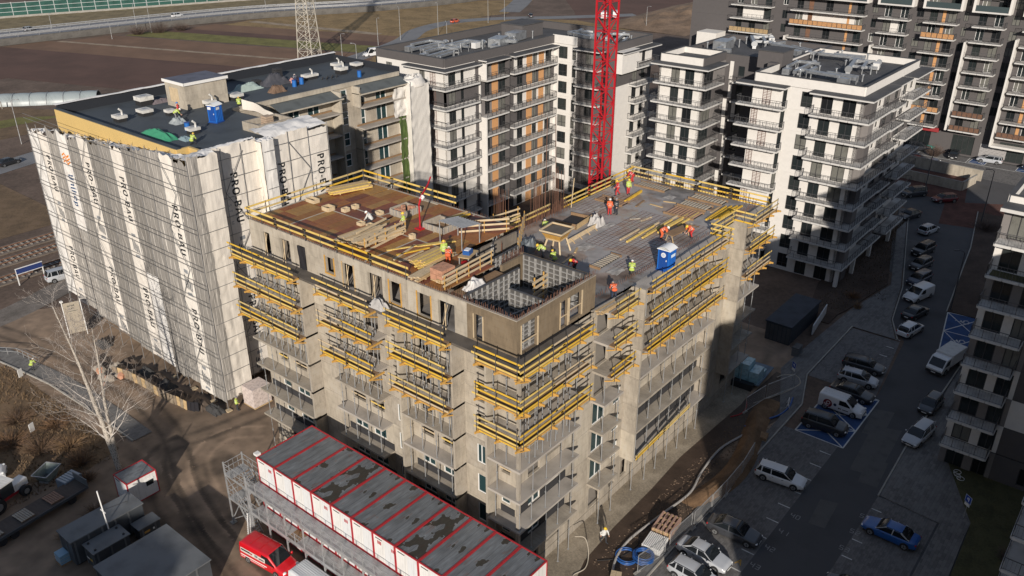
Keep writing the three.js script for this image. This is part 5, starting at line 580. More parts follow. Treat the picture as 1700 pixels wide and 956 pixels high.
{ // grey and white L-shaped block behind the crane (B2)
  const A = block('grey_white_apartment_block', 'grey and white L-shaped block with orange balcony panels behind the red crane', [62, 0, -35.2]); const F = FX(62), G = FZ(-35.2), H = FX(90), K = FZ(-22.4);
  A.put('core', B(62.3, 0, -50, 101.5, 27, -35.5), M.plG); A.put('core', B(90.3, 0, -35.5, 101.5, 27, -22.7), M.plG);
  for (let f = 0; f < NF; f++) { const y = f * FH, alt = f % 2 === 0; const hF = [[-48, 0.6, -46.6, 2.4], [-40.6, 0.05, -39.4, 2.5]], hG = [[62.8, 0.05, 64.5, 2.55], [65.6, 0.05, 66.4, 2.55], [71.3, 0.05, 72.6, 2.5], [74.8, 0.05, 76.6, 2.5], [79.6, 0.05, 81.2, 2.5], [83.8, 0.05, 85.1, 2.5], [87.4, 0.05, 89.2, 2.5]], hH = [[-34.3, 0.5, -32.4, 2.55], [-31.4, 0.5, -30.6, 2.55], [-28.6, 0.05, -26.6, 2.5], [-25.2, 0.05, -23.8, 2.5]], hK = [[95.4, 0.05, 97, 2.5], [98.2, 0.05, 99.4, 2.5]];
    const cw = alt || f < 6 ? M.plW : M.plG; A.wall(F, 'a', -50.3, -43, FH - 0.01, hF, f === 8 ? M.plW : M.plW, y); A.wall(F, 'b', -43, -35.2, FH - 0.01, hF, f === 7 ? M.plG : M.plW, y); A.wall(G, 'c', 62, 69, FH - 0.01, hG, f === 7 ? M.plG : M.plW, y); A.wall(G, 'd', 69, 70.2, FH - 0.01, hG, M.plG, y); A.wall(G, 'e', 70.2, 77.4, FH - 0.01, hG, f % 3 === 1 ? M.plG : M.plM, y); A.wall(G, 'f', 77.4, 78.7, FH - 0.01, hG, M.plG, y); A.wall(G, 'g', 78.7, 90, FH - 0.01, hG, [M.plW, M.plG][f % 2], y);
    A.wall(H, 'h', -35.2, -30.35, FH - 0.01, hH, M.plW, y); A.wall(H, 'i', -30.35, -22.4, FH - 0.01, hH, M.plG, y); A.wall(K, 'k', 90, 101.5, FH - 0.01, hK, f === 7 ? M.plG : M.plW, y); A.put('wall', B(62, y, -50.3, 101.5, y + FH - 0.01, -50), M.plG);
    hF.forEach((h, i) => A.win(F, 'F' + i, ...h, y)); hG.forEach((h, i) => A.win(G, 'G' + i, ...h, y, i === 1 ? 1 : 2)); hH.forEach((h, i) => A.win(H, 'H' + i, ...h, y, i === 1 ? 1 : 2, M.frameD, i < 2 ? 0.7 : 0)); hK.forEach((h, i) => A.win(K, 'K' + i, ...h, y));
    for (const [a, b] of [[73, 74.5], [82.1, 83.6], [85.5, 86.9]]) A.at('op' + a, 'balcony_panel', () => { const s = new THREE.Shape(); s.moveTo(0, 0); s.lineTo(b - a, 0); s.lineTo(b - a, 2.1); s.quadraticCurveTo(b - a, 2.6, b - a - 0.5, 2.6); s.lineTo(0, 2.6); s.lineTo(0, 0); const g = new THREE.ExtrudeGeometry(s, { depth: 0.06, bevelEnabled: false }); g.translate(a, 0, -35.19); return new MB().add(g); }, M.orangeP, y + 0.02);
    if (f) { A.balcony('C', [[60.7, -42.4], [61.99, -42.4], [61.99, -35.19], [68.8, -35.19], [68.8, -33.9], [60.7, -33.9]], [[[61.9, -42.35], [60.75, -42.35]], [[60.75, -42.35], [60.75, -33.95]], [[60.75, -33.95], [68.75, -33.95]], [[68.75, -33.95], [68.75, -35.1]]], y - 0.1); A.balcony('D', rect(70.05, 75.8, -35.19, -33.7), [[[70.2, -33.75], [75.75, -33.75]], [[75.75, -33.75], [75.75, -35.1]]], y - 0.1); A.balcony('E', rect(76.9, 88.9, -35.19, -33.6), [[[76.95, -35.1], [76.95, -33.65]], [[76.95, -33.65], [88.85, -33.65]], [[88.85, -33.65], [88.85, -35.1]]], y - 0.1); A.balcony('H', rect(88.4, 89.99, -29.9, -24.9), [[[89.9, -29.85], [88.45, -29.85]], [[88.45, -29.85], [88.45, -24.95]], [[88.45, -24.95], [89.9, -24.95]]], y - 0.4); A.balcony('K' + (f % 2), rect(f > 6 ? 91 : 94.4, 101.8, -22.39, -20.9), [[[f > 6 ? 91.05 : 94.45, -22.3], [f > 6 ? 91.05 : 94.45, -20.95]], [[f > 6 ? 91.05 : 94.45, -20.95], [101.75, -20.95]], [[101.75, -20.95], [101.75, -22.3]]], y - 0.3); }
    A.at('sf' + (f < 6 || f === 8), 'side_panel', () => B(69.8, 0, -35.19, 70.02, FH - 0.01, f < 6 || f === 8 ? -33.6 : -34.9), M.plW, y); A.at('dv', 'divider', () => B(76.4, 0, -35.19, 76.62, FH - 0.01, -34.3), M.plG, y); if (f > 0 && f < 9) A.trellis(F, 't', -38.2, -37.1, 0.1, 2.6, y); }
  A.put('end_panel', new MB().fbox(K, 90.0, 23.3, 0.01, 95.2, 26.9, 1.2), M.plW);
  const P = [[62.15, -50.15], [101.4, -50.15], [101.4, -22.55], [90.15, -22.55], [90.15, -35.35], [62.15, -35.35]]; A.put('roof', slabOf(P, 26.7, 27.05), M.roofD);
  P.forEach((p, k) => { const q = P[(k + 1) % 6]; const w = k === 3 ? 0.34 : 0.36; A.put('parapet', new MB().bar([p[0], 27.6, p[1]], [q[0], 27.6, q[1]], w + k * 0.004, 1.3), k === 2 ? M.plG : M.plG); A.put('parapet_cap', new MB().bar([p[0], 28.28, p[1]], [q[0], 28.28, q[1]], 0.44 + k * 0.004, 0.06), M.roofD); });
  A.put('parapet', new MB().fbox(H, -35.5, 27.0, 0.02, -30.35, 28.4, 0.12), M.plW, 'white band at the inner corner');
  for (const p of [[[60.5, -42.9], [61.98, -42.9], [61.98, -35.18], [69, -35.18], [69, -33.7], [60.5, -33.7]], rect(69.8, 76, -35.18, -33.5), rect(76.8, 89.1, -35.18, -33.4), rect(88.2, 89.98, -30, -24.6), rect(90, 101.9, -22.38, -20.7)]) { A.put('canopy', slabOf(p, 26.72, 26.85), M.roofD); A.put('canopy_edge', slabOf(p, 26.56, 26.715), M.soffit); }
  ventUnit('silver ducts nearest the parapet corner of the grey and white block', [67.5, 27.05, -41], 0.2, 1); ventUnit('light duct cluster in the middle of the grey and white block roof', [75, 27.05, -43.5], 0.1, 0); ventUnit('bulky silver air handler on the grey and white block roof', [80.5, 27.05, -40], 0.3, 2); ventUnit('large ducts with a round fan towards the inner corner of the grey and white block', [87, 27.05, -41.5], 0.15, 2); ventUnit('silver ducts at the far left of the grey and white block roof', [70.5, 27.05, -47], 0.1, 1); ventUnit('silver ducts behind the red crane on the grey and white roof', [96, 27.05, -33], 1.3, 0); ventUnit('small ducts at the near end of the grey and white roof', [96.5, 27.05, -26.5], 0.4, 1);
  const h = thing('lift_house', 'dark grey lift house on the grey and white block roof', 'lift house', [92, 27.05, -44]); part(h, 'wall', new MB().box(-3, 0, -2.4, 3, 2.2, 2.4), M.plG); part(h, 'roof', new MB().box(-3.15, 2.2, -2.55, 3.15, 2.34, 2.55), M.roofD);
}
{ // dark grey tower row at the top right (B5)
  const A = block('dark_apartment_block', 'long dark grey ten-storey block with white framed balcony bays at the top right', [162, 0, 14]); const F = FX(162.2);
  A.put('core', B(162.5, 0, -47, 178, 31, 60), M.plG);
  const bays = [[-36, -26.2, 0], [-21.7, -5.4, 1], [-2.6, 3.65, 2], [6.4, 12.9, 3], [15.6, 21.5, 4], [24.6, 31, 5], [34, 40.5, 6], [43, 50, 7]], cols = [[-24.4, -23], [-4.6, -3.3], [4.3, 5.9], [13.3, 14.4], [22, 23.6], [31.6, 33], [41, 42.2]];
  for (let f = 0; f < 10; f++) { const y = f ? 5.5 + (f - 1) * 2.97 : 0, h = f ? 2.96 : 5.49; const holes = []; if (f) { for (const [a, b] of bays) { holes.push([a + 0.6, 0.05, a + 2.1, 2.4]); holes.push([b - 2.4, 0.05, b - 0.8, 2.4]); if (b - a > 8) { holes.push([(a + b) / 2 - 1, 0.05, (a + b) / 2 + 0.6, 2.4]); } } for (const [a, b] of cols) holes.push([a + 0.1, 0.6, b - 0.1, 2.4]); } else { for (const [a, b] of bays) holes.push([a + 0.8, 0.3, b - 0.8, 4.2]); }
    A.wall(F, f ? 's' : 'g', -47, 60, h, holes, M.plG, y); holes.forEach((q, i) => A.win(F, (f ? 's' : 'g') + i, ...q, y, q[2] - q[0] > 3 ? 4 : 2, f && i < 20 && rnd() < 0.4 ? M.frameW : M.frameD, 0));
    if (f) bays.forEach(([a, b, i]) => { if (f === 9) { const fr = new MB(); fr.fbox(F, a - 0.5, -0.3, 0.01, a - 0.02, 4.9 - 0.3, 2.2); fr.fbox(F, b + 0.02, -0.3, 0.01, b + 0.5, 4.6, 2.2); fr.fbox(F, a - 0.02, 3.0, 0.01, b + 0.02, 4.6, 2.2); A.put('frame', (() => { const g = fr.geo(); g.translate(0, y, 0); return g; })(), M.plW, 'white frame round the top balcony'); const bl = A.at('bt' + i, 'balcony', () => new MB().fbox(F, a - 0.02, -0.3, 0.01, b + 0.02, 0, 2.2), M.soffit, y); A.at('btg' + i, 'balustrade', () => new MB().fbox(F, a, 0.05, 2.0, b, 1.1, 2.08), M.glassB, 0, bl); }
      else { A.balcony('q' + i, rect(160, 162.19, a, b), [[[160.05, a + 0.05], [160.05, b - 0.05]], [[160.05, b - 0.05], [162.1, b - 0.05]]], y); const r = rnd(); if (r < 0.22) A.at('sc' + i, 'screen', () => new MB().fbox(F, a + 0.1, 0.08, 2.02, b - 0.1, 1.05, 2.06), pick([M.brownP, M.timber, M.orangeP, M.brownP]), y); } if (f < 9 && (i === 3 || i === 1 || i === 5)) A.at('tp' + i, 'timber_panel', () => new MB().fbox(F, (a + b) / 2 + (i === 1 ? 4 : -0.2), 0.02, 0.01, (a + b) / 2 + (i === 1 ? 4.5 : 0.4), 2.9, 0.08), M.orangeP, y); if (f === 7 && i < 3) A.at('wi' + i, 'wall_infill', () => new MB().fbox(F, a + 2.2, 0.02, 0.008, b - 2.5, 2.9, 0.05), M.plW, y); if (f < 9 && i === 1) A.at('bp', 'timber_panel', () => new MB().fbox(F, a + 3.4, 0.02, 0.01, a + 4.4, 2.9, 0.08), M.brownP, y); }); }
  for (const [a, y0, y1] of [[15.25, 5.3, 23.2], [-3.0, 14, 20.6], [24.2, 3.4, 24.6], [-22.1, 12, 20.6]]) A.put('side_panel', new MB().fbox(F, a - 0.35, y0, 0.01, a, y1, 2.25), M.plW, 'tall white side panel'); A.put('frame', new MB().fbox(F, 24.2, 3.3, 0.01, 31.2, 3.7, 2.25), M.plW);
  A.put('roof', B(162.2, 31, -47, 178, 31.25, 60), M.roofD); for (let k = 0; k < 6; k++) A.put('roof_box', B(165 + k, 31.25, -30 + k * 15, 168 + k, 32.6, -26 + k * 15), M.plG);
  A.put('awning', new MB().fbox(F, 9.4, 4.2, 0.02, 13.6, 5.0, 0.7), mat([0.28, 0.03, 0.035]), 'red shop awning'); A.put('shop_base', new MB().fbox(F, 9.6, 0.2, 0.02, 13.4, 1.0, 0.4), mat([0.03, 0.33, 0.27]), 'turquoise shop front'); A.put('shop_posters', new MB().fbox(F, 22, 0.6, 0.02, 27, 3.2, 0.06), mat([0.34, 0.33, 0.33], { t: 'blotch', s: 1 }));
  A.put('terrace_wall', B(157, 14, -42.5, 161.9, 19.8, -37.5), M.plW, 'white balcony box at the left end'); 
}
{ // block at the right edge with stacked balconies (B6)
  const A = block('corner_apartment_block', 'white and dark block at the right edge with stacked corner balconies above the street', [49, 0, 48]); const F = FX(49), N = FZN(44);
  A.put('core', B(49.3, 0, 44.3, 95, 27, 60), M.plW);
  for (let f = 0; f < NF; f++) { const y = f * 3.04 + (f ? 0.1 : 0), hF = [[44.6, 0.05, 46.2, 2.5], [47, 0.05, 48.3, 2.5], [51, 0.5, 52.4, 2.4], [54.5, 0.5, 56, 2.4]]; A.wall(F, 'a', 44, 48.7, 3.02, hF, f % 2 ? M.plW : M.plM, y); A.wall(F, 'b', 48.7, 60, 3.02, hF, [M.plG, M.plG, M.plW][f % 3], y); A.wall(N, 'n', 49.3, 95, 3.02, [[52, 0.5, 53.6, 2.4], [58, 0.05, 60, 2.5], [66, 0.05, 68, 2.5], [74, 0.5, 76, 2.4], [84, 0.05, 86, 2.5]], M.plW, y); hF.forEach((h, i) => A.win(F, 'F' + i, ...h, y, 2)); [[52, 0.5, 53.6, 2.4], [58, 0.05, 60, 2.5], [66, 0.05, 68, 2.5], [74, 0.5, 76, 2.4], [84, 0.05, 86, 2.5]].forEach((h, i) => A.win(N, 'N' + i, ...h, y, 2));
    if (f) { A.balcony('B', rect(47.2, 48.99, 44.05, 48.2), [[[48.9, 44.1], [47.25, 44.1]], [[47.25, 44.1], [47.25, 48.15]], [[47.25, 48.15], [48.9, 48.15]]], y); if (f === 7) A.at('turf', 'artificial_grass', () => B(47.4, 0.005, 44.3, 48.9, 0.03, 48), M.lawn, y); } }
  roofAnd(A, rect(49.15, 95, 44.15, 60), 27.6, 0.8, M.plW); A.put('canopy', B(47, 27.45, 43.9, 48.98, 27.75, 48.4), M.soffit); A.put('canopy_roof', B(47.02, 27.76, 43.92, 48.97, 27.8, 48.38), M.roofD);
}
{ // block just beyond the lower right corner: only a balcony shows, but its shadow lies over the car park (B7)
  const A = block('near_apartment_block', 'apartment block mostly outside the lower right corner showing only a balcony edge', [20, 0, 62]); A.put('wall', B(-3.7, 0, 55, 46, 28.6, 72), M.plW); A.put('roof', B(-3.5, 28.6, 55.2, 45.8, 28.8, 71.8), M.roofD); const N = FZN(55);
  for (let f = 1; f < 9; f++) { A.balcony('a', rect(25, 31, 52.7, 54.99), [[[25.05, 52.75], [30.95, 52.75]], [[25.05, 52.75], [25.05, 54.9]], [[30.95, 52.75], [30.95, 54.9]]], f * 3); A.balcony('b', rect(36, 42, 53.4, 54.99), [[[36.05, 53.45], [41.95, 53.45]]], f * 3); for (const u of [4, 26, 29, 37]) A.put('window', new MB().fbox(N, u, f * 3 + 0.1, 0.005, u + 1.6, f * 3 + 2.4, 0.05), M.panes[0]); }
}
{ // blocks behind the camera whose roofs throw the broad shadows over the lower left yard
  const A = block('shadowing_apartment_block', 'apartment block behind the viewpoint that shades the yard at the lower left', [-72, 0, 34]); A.put('wall', B(-92, 0, 20, -62, 24.9, 41.4), M.plW); A.put('roof', B(-91.8, 24.9, 20.2, -62.2, 25.1, 41.2), M.roofD); A.put('lift_house', B(-72, 25.1, 26.4, -63, 28.4, 30.1), M.plG); A.put('parapet', B(-66, 25.1, 36.7, -62.1, 25.9, 41.4), M.plW); for (let f = 0; f < 8; f++) for (const z of [23, 28, 33, 38]) A.put('window', B(-62, f * 3 + 0.8, z, -61.95, f * 3 + 2.4, z + 1.6), M.panes[0]);
}
// ---------------------------------------------------------------- stacked site containers with steel walkways
Object.assign(M, { fwSkin: mat([0.10, 0.095, 0.09], { t: 'blotch', s: 2 }), fwFrame: mat([0.33, 0.325, 0.315], { t: 'blotch', s: 1, r: 0.6 }), red: mat([0.42, 0.025, 0.035], { r: 0.5, t: 'blotch', s: 3 }), redC: mat([0.50, 0.012, 0.022], { r: 0.45, t: 'fine', s: 2 }), contW: mat([0.72, 0.71, 0.69], { t: 'streak', s: 4, r: 0.55 }), contD: mat([0.66, 0.67, 0.68], { t: 'streak', s: 3, r: 0.55 }), greyB: mat([0.13, 0.14, 0.15], { t: 'blotch', s: 5, r: 0.55 }), greyD: mat([0.06, 0.068, 0.078], { t: 'blotch', s: 4, r: 0.5 }), pipeB: mat([0.02, 0.09, 0.30], { r: 0.4 }), brickO: mat([0.48, 0.25, 0.16], { t: 'blotch', s: 1 }), rubber: mat([0.018, 0.018, 0.02], { r: 0.85 }), mesh: mat([0.36, 0.37, 0.38], { r: 0.5, m: 0.4 }) });
const roofTex = (s, wet) => makeTex(256, (u, v) => { const base = 0.60 + 0.20 * (fbm(u, v, 6, 4, s) - 0.5) + 0.12 * (fbm(u * 0.2, v, 40, 2, s + 1) - 0.5), b = fbm(u * 2, v, 2, 4, s + 2), th = 1 - wet; const seam = Math.abs(v - 0.5) < 0.008 || Math.abs(v - 0.25) < 0.004 || Math.abs(v - 0.75) < 0.004 ? -0.12 : 0; let c = [base * 0.95 + seam, base * 0.98 + seam, base * 1.0 + seam]; if (b > th) c = [0.33, 0.315, 0.285].map((x) => x * (0.9 + 0.2 * fbm(u, v, 20, 2, s + 3))); else if (b > th - 0.02) c = c.map((x) => x + 0.06); if (vnoise(u * 9, v * 9, 9, s + 7) > 0.86) c = [c[0] * 1.02, c[1] * 0.93, c[2] * 0.9]; return c; });
const roofMs = [[901, 0.28], [911, 0.36], [921, 0.42], [931, 0.48], [941, 0.42], [951, 0.20]].map(([s, w]) => { const t = roofTex(s, w); t.wrapS = t.wrapT = THREE.ClampToEdgeWrapping; const m = new THREE.MeshStandardMaterial({ map: t, roughness: 0.5, metalness: 0.25 }); m.color.setRGB(0.60, 0.62, 0.65); return m; });
function containerParts(t, L, W, H, roofM, logo, opts = {}) { // long axis x, front at x = 0
  const g = 0.095; for (const x of [0, L - g]) for (const z of [0, W - g]) part(t, 'corner_post', new MB().box(x, 0, z, x + g, H, z + g), opts.fm ?? M.red);
  for (const y of [0, H - g]) for (const z of [0, W - g]) part(t, 'frame_rail', new MB().box(g, y, z, L - g, y + g, z + g), opts.fm ?? M.red); for (const y of [0, H - g]) for (const x of [0, L - g]) part(t, 'frame_rail', new MB().box(x, y, g, x + g, y + g, W - g), opts.fm ?? M.red);
  const zd = W * 0.52; part(t, 'wall_panel', new MB().box(0.03, g, g, 0.1, H - g, zd), M.contW); part(t, 'door', new MB().box(0.02, g, zd + 0.03, 0.09, H - g, W - g), M.contD); part(t, 'wall_panel', new MB().box(L - 0.1, g, g, L - 0.03, H - g, W - g), M.contW);
  const sw = new MB(); sw.box(g, g, 0.03, L - g, H - g, 0.09); part(t, 'wall_panel', sw, M.contW); const sv = new MB(); sv.box(g, g, W - 0.09, L - g, H - g, W - 0.03); part(t, 'wall_panel', sv, M.contW);
  part(t, 'vent_grille', new MB().box(0.0, H - 0.36, 0.3, 0.03, H - 0.30, zd - 0.25), M.black); part(t, 'threshold', new MB().box(-0.01, 0.55, 0.2, 0.028, 0.57, W - 0.2), M.galv);
  if (roofM) { const r = new MB(); r.grid((u, v) => [0.12 + (L - 0.24) * u, H - 0.05, W - 0.12 - (W - 0.24) * v], 1, 1, 'unit'); part(t, 'roof', r, roofM); }
  if (logo) { const m = new MB(), z = W * 0.66 + (logo > 1 ? 0.45 : 0); for (const [a, b] of [[0, 0.09], [0.15, 0.24], [0.30, 0.39]]) m.box(0.0, H * 0.68, z + a, 0.018, H * 0.68 + 0.3, z + b); part(t, 'logo', m, M.red); if (logo > 1) { const q = new MB(); for (const [a, b] of [[0, 0.09], [0.15, 0.24], [0.30, 0.39]]) q.box(0, H * 0.68, W * 0.38 + a - 0.4, 0.028, H * 0.68 + 0.3, W * 0.38 + b - 0.4); part(t, 'logo', q, M.red); } }
}
{
  const nth = ['first', 'second', 'third', 'fourth', 'fifth', 'sixth', 'seventh', 'eighth', 'ninth', 'tenth', 'eleventh'], logos = [1, 0, 0, 1, 1, 0, 2, 0, 0, 0, 0], rm = [0, 5, 1, 2, 3, 4, 3, 2, 3, 4, 3];
  for (let k = 0; k < 11; k++) for (let l = 0; l < 3; l++) { const t = thing('site_container', `${nth[k]} red-framed white container from the stair tower in the ${['bottom', 'middle', 'top'][l]} row`, 'site container', [0, 0.35 + l * 2.617, k * 2.44], 0, `red-framed containers of the ${['bottom', 'middle', 'top'][l]} row`); containerParts(t, 6.06, 2.42, 2.6, l === 2 ? roofMs[rm[k]] : null, l === 2 ? logos[k] : 0); }
  const lamp = thing('floodlight', 'white floodlight on the corner of the first top container', 'floodlight', [0.1, 8.2, 0.1]); part(lamp, 'housing', new MB().box(-0.22, 0.2, -0.22, 0.22, 0.42, 0.22), M.frameW); part(lamp, 'stand', new MB().box(-0.04, 0, -0.04, 0.04, 0.2, 0.04), M.galv);
  [[5.55, 'upper'], [2.93, 'lower']].forEach(([y, say]) => {
    const t = thing('steel_walkway', `${say} galvanised walkway with railings along the container doors`, 'walkway', [-1.25, y, -0.1]);
    for (let k = 0; k < 22; k++) { const d = new MB(); for (let i = 0; i < 9; i++) d.box(0.02 + i * 0.135, -0.05, k * 1.24, 0.12 + i * 0.135, 0, k * 1.24 + 1.2); part(t, 'deck_panel', d, k % 7 === 4 && say === 'lower' ? M.timberD : M.galv); }
    part(t, 'edge_beam', new MB().box(-0.05, -0.2, 0, 0.01, 0.12, 27.3), M.galv); part(t, 'edge_beam', new MB().box(1.19, -0.2, 0, 1.22, -0.06, 27.3), M.galv);
    for (let k = 0; k <= 22; k++) part(t, 'railing_post', new MB().bar([-0.02, 0.1, k * 1.24], [-0.02, 1.12, k * 1.24], 0.05), M.galv); for (const h of [0.6, 1.1]) part(t, 'handrail', new MB().bar([-0.02, h, 0], [-0.02, h, 27.3], 0.045), M.galv);
    const m = new MB(); for (let z = 0.12; z < 27.3; z += 0.2) m.bar([-0.02, 0.1, z], [-0.02, 1.08, z], 0.012); part(t, 'infill_bars', m, M.mesh, null, 'stuff');
    for (let k = 0; k <= 11; k++) part(t, 'support_leg', new MB().bar([0.02, -y + (say === 'upper' ? 2.93 : 0), k * 2.44 + 0.1], [0.02, -0.2, k * 2.44 + 0.1], 0.1), M.galv); for (let k = 0; k <= 11; k++) part(t, 'bracket', new MB().bar([0.02, -0.75, k * 2.44 + 0.1], [1.15, -0.12, k * 2.44 + 0.1], 0.07), M.galv);
  });
  const t = thing('stair_tower', 'galvanised stair tower at the left end of the container walkways', 'stair tower', [-1.3, 0, -3.3]);
  for (const [x, z] of [[0, 0], [1.9, 0], [0, 3.1], [1.9, 3.1]]) { part(t, 'leg', new MB().bar([x, 0.1, z], [x, 6.8, z], 0.11), M.galv); part(t, 'foot', new MB().box(x - 0.25, 0, z - 0.25, x + 0.25, 0.1, z + 0.25), M.kerb); }
  for (const y of [2.93, 5.55]) { const d = new MB(); for (let i = 0; i < 13; i++) d.box(0.03 + i * 0.145, y - 0.05, 0.05, 0.14 + i * 0.145, y, 1.05); part(t, 'landing', d, M.galv); for (const [a, b] of [[[0, 0], [1.9, 0]], [[0, 0], [0, 3.1]], [[1.9, 0], [1.9, 3.1]]]) { for (const h of [0.55, 1.1]) part(t, 'handrail', new MB().bar([a[0], y + h, a[1]], [b[0], y + h, b[1]], 0.045), M.galv); part(t, 'edge_beam', new MB().bar([a[0], y - 0.1, a[1]], [b[0], y - 0.1, b[1]], 0.05, 0.2), M.galv); for (const f of [0.25, 0.5, 0.75]) part(t, 'baluster', new MB().bar([a[0] + (b[0] - a[0]) * f, y, a[1] + (b[1] - a[1]) * f], [a[0] + (b[0] - a[0]) * f, y + 1.1, a[1] + (b[1] - a[1]) * f], 0.03), M.galv); } }
  const flight = (x0, x1, y0, y1, za, zb) => { for (const x of [x0, x1]) part(t, 'stringer', new MB().bar([x, y0, za], [x, y1, zb], 0.05, 0.22), M.galv); const n = 13; for (let k = 1; k < n; k++) part(t, 'tread', new MB().box(x0, y0 + (y1 - y0) * k / n, za + (zb - za) * k / n - 0.12, x1, y0 + (y1 - y0) * k / n + 0.04, za + (zb - za) * k / n + 0.12), M.galv); for (const x of [x0, x1]) part(t, 'handrail', new MB().bar([x, y0 + 1, za], [x, y1 + 1, zb], 0.04), M.galv); };
  flight(0.1, 0.9, 0, 2.93, 3.1, 1.1); flight(1.0, 1.8, 2.93, 5.55, 3.1, 1.1); for (const [a, b] of [[[0, 0.4, 0], [0, 2.7, 3.1]], [[0, 3, 3.1], [0, 5.3, 0]], [[0, 0.4, 0], [1.9, 2.8, 0]]]) part(t, 'brace', new MB().bar(a, b, 0.06), M.galv);
  const ld = thing('leaning_ladder', 'white ladder-like railings stacked upright beside the stair tower foot', 'ladder', [-1.75, 0, -0.4], 0.5); for (const x of [0, 0.45, 0.9]) part(ld, 'rail', new MB().bar([x, 0, 0], [x, 3.0, 0.3], 0.06), M.frameW); for (let k = 1; k < 12; k++) part(ld, 'rung', new MB().bar([-0.15, k * 0.25, k * 0.025], [1.05, k * 0.25, k * 0.025], 0.04), M.frameW);
}
{ // red tower crane mast
  const t = thing('tower_crane', 'tall bright red lattice crane mast rising behind the grey deck', 'crane', [48.1, 0, 2.5]), w = 0.85, h = 62;
  for (const x of [-w, w]) for (const z of [-w, w]) part(t, 'chord', new MB().bar([x, 0.8, z], [x, h, z], 0.17), M.redC); part(t, 'foundation', new MB().box(-3, 0, -3, 3, 0.8, 3), M.concB);
  const cs = [[-w, -w], [w, -w], [w, w], [-w, w]]; for (let y = 0.8, k = 0; y < h - 2; y += 1.55, k++) { const m = new MB(); for (let i = 0; i < 4; i++) { const a = cs[i], b = cs[(i + 1) % 4], f = (k + i) % 2; m.bar([a[0], y, a[1]], [b[0], y, b[1]], 0.07); m.bar([f ? a[0] : b[0], y, f ? a[1] : b[1]], [f ? b[0] : a[0], y + 1.55, f ? b[1] : a[1]], 0.09); } part(t, 'lattice_bay', m, M.redC); if (k % 4 === 0) part(t, 'platform', new MB().box(-w + 0.15, y - 0.04, -w + 0.15, 0, y, w - 0.15), M.redC); part(t, 'ladder_section', new MB().bar([0.35, y, -0.5], [0.35, y + 1.55, -0.5], 0.05).bar([0.35, y, 0], [0.35, y + 1.55, 0], 0.05).bar([0.35, y + 0.4, -0.5], [0.35, y + 0.4, 0], 0.03).bar([0.35, y + 1.1, -0.5], [0.35, y + 1.1, 0], 0.03), M.redC); }
}
// ---------------------------------------------------------------- on the decks
const DY = TOP + 0.06, GY = LV[6];
function lumber(label, x, y, z, L, n, rows, turn, m = M.timberP) { const t = thing('timber_stack', label, 'timber stack', [x, y, z], turn); for (const q of [-L * 0.3, L * 0.3]) part(t, 'bearer', new MB().box(q - 0.05, 0, -n * 0.11, q + 0.05, 0.1, n * 0.11), M.timber); for (let r = 0; r < rows; r++) for (let k = 0; k < n; k++) { const e = rr(-0.3, 0.3); part(t, 'board', new MB().box(-L / 2 + e, 0.1 + r * 0.13, (k - n / 2) * 0.22 + rr(0, 0.02), L / 2 + e, 0.1 + r * 0.13 + 0.11, (k - n / 2) * 0.22 + 0.19), rnd() < 0.6 ? m : M.timber); } return t; }
lumber('stack of pale boards at the far corner of the brown deck', 20, DY, -8.8, 4.2, 7, 3, -0.3, M.yellowB); lumber('stack of pale joists behind the fenced rack on the brown deck', 12.6, DY, 1.1, 4.0, 6, 3, -0.05); lumber('stack of joists inside the fenced rack on the brown deck', 13.0, DY, 2.9, 4.6, 6, 4, -0.12); lumber('stack of pale joists in front of the grey canopy', 12.8, DY, 9.6, 3.4, 8, 4, 0.02, M.yellowB); lumber('low stack of boards between the brick pallet and the joists', 10.9, DY, 11.0, 3.2, 5, 2, 0.1); lumber('heap of boards by the near end rail of the brown deck', 11.8, DY, 12.9, 3.4, 4, 2, 0.15); lumber('boards laid on the walkway beside the tan wall', 20.5, GY, 22.3, 4.4, 4, 2, -0.05, M.conc);
for (const [x, z, a, l] of [[12.6, 6.6, 0.25, 3.4], [13.2, 7.0, -0.35, 3.0], [12.4, 7.6, 0.02, 2.8], [14.2, 6.4, -0.5, 5.2], [15.6, 7.4, -0.55, 3.4], [12.2, 8.5, -0.7, 2.6], [13.9, 8.4, -0.65, 2.2]]) one('loose_board', B(-l / 2, 0, -0.1, l / 2, 0.07, 0.1), pick([M.yellowB, M.timberP, M.yellow]), 'loose pale board on the brown deck between the rack and the canopy', 'board', 'loose boards on the brown deck', [x, DY, z]).rotation.y = a;
{ const t = thing('fenced_rack', 'three-sided board fence round joists on the brown deck', 'board fence', [10.4, DY, 3.8], 0.0); const a = [0.1, 0, 0.3], b = [5.4, 0, -0.35], c = [2.6, 0, -2.4]; for (let k = 0; k <= 4; k++) { const f = k / 4; part(t, 'post', new MB().box(a[0] + (b[0] - a[0]) * f - 0.04, 0, a[2] + (b[2] - a[2]) * f - 0.04, a[0] + (b[0] - a[0]) * f + 0.04, 1.3, a[2] + (b[2] - a[2]) * f + 0.04), M.orange); } for (const y of [0.15, 0.6, 1.1]) part(t, 'board', new MB().bar([a[0], y, a[2] + 0.06], [b[0], y, b[2] + 0.06], 0.05, 0.2), M.timberP); for (const y of [0.5, 1.0]) part(t, 'board', new MB().bar([0.9, y, -1.6], [4.9, y, -2.2], 0.05, 0.2), M.timberP); }
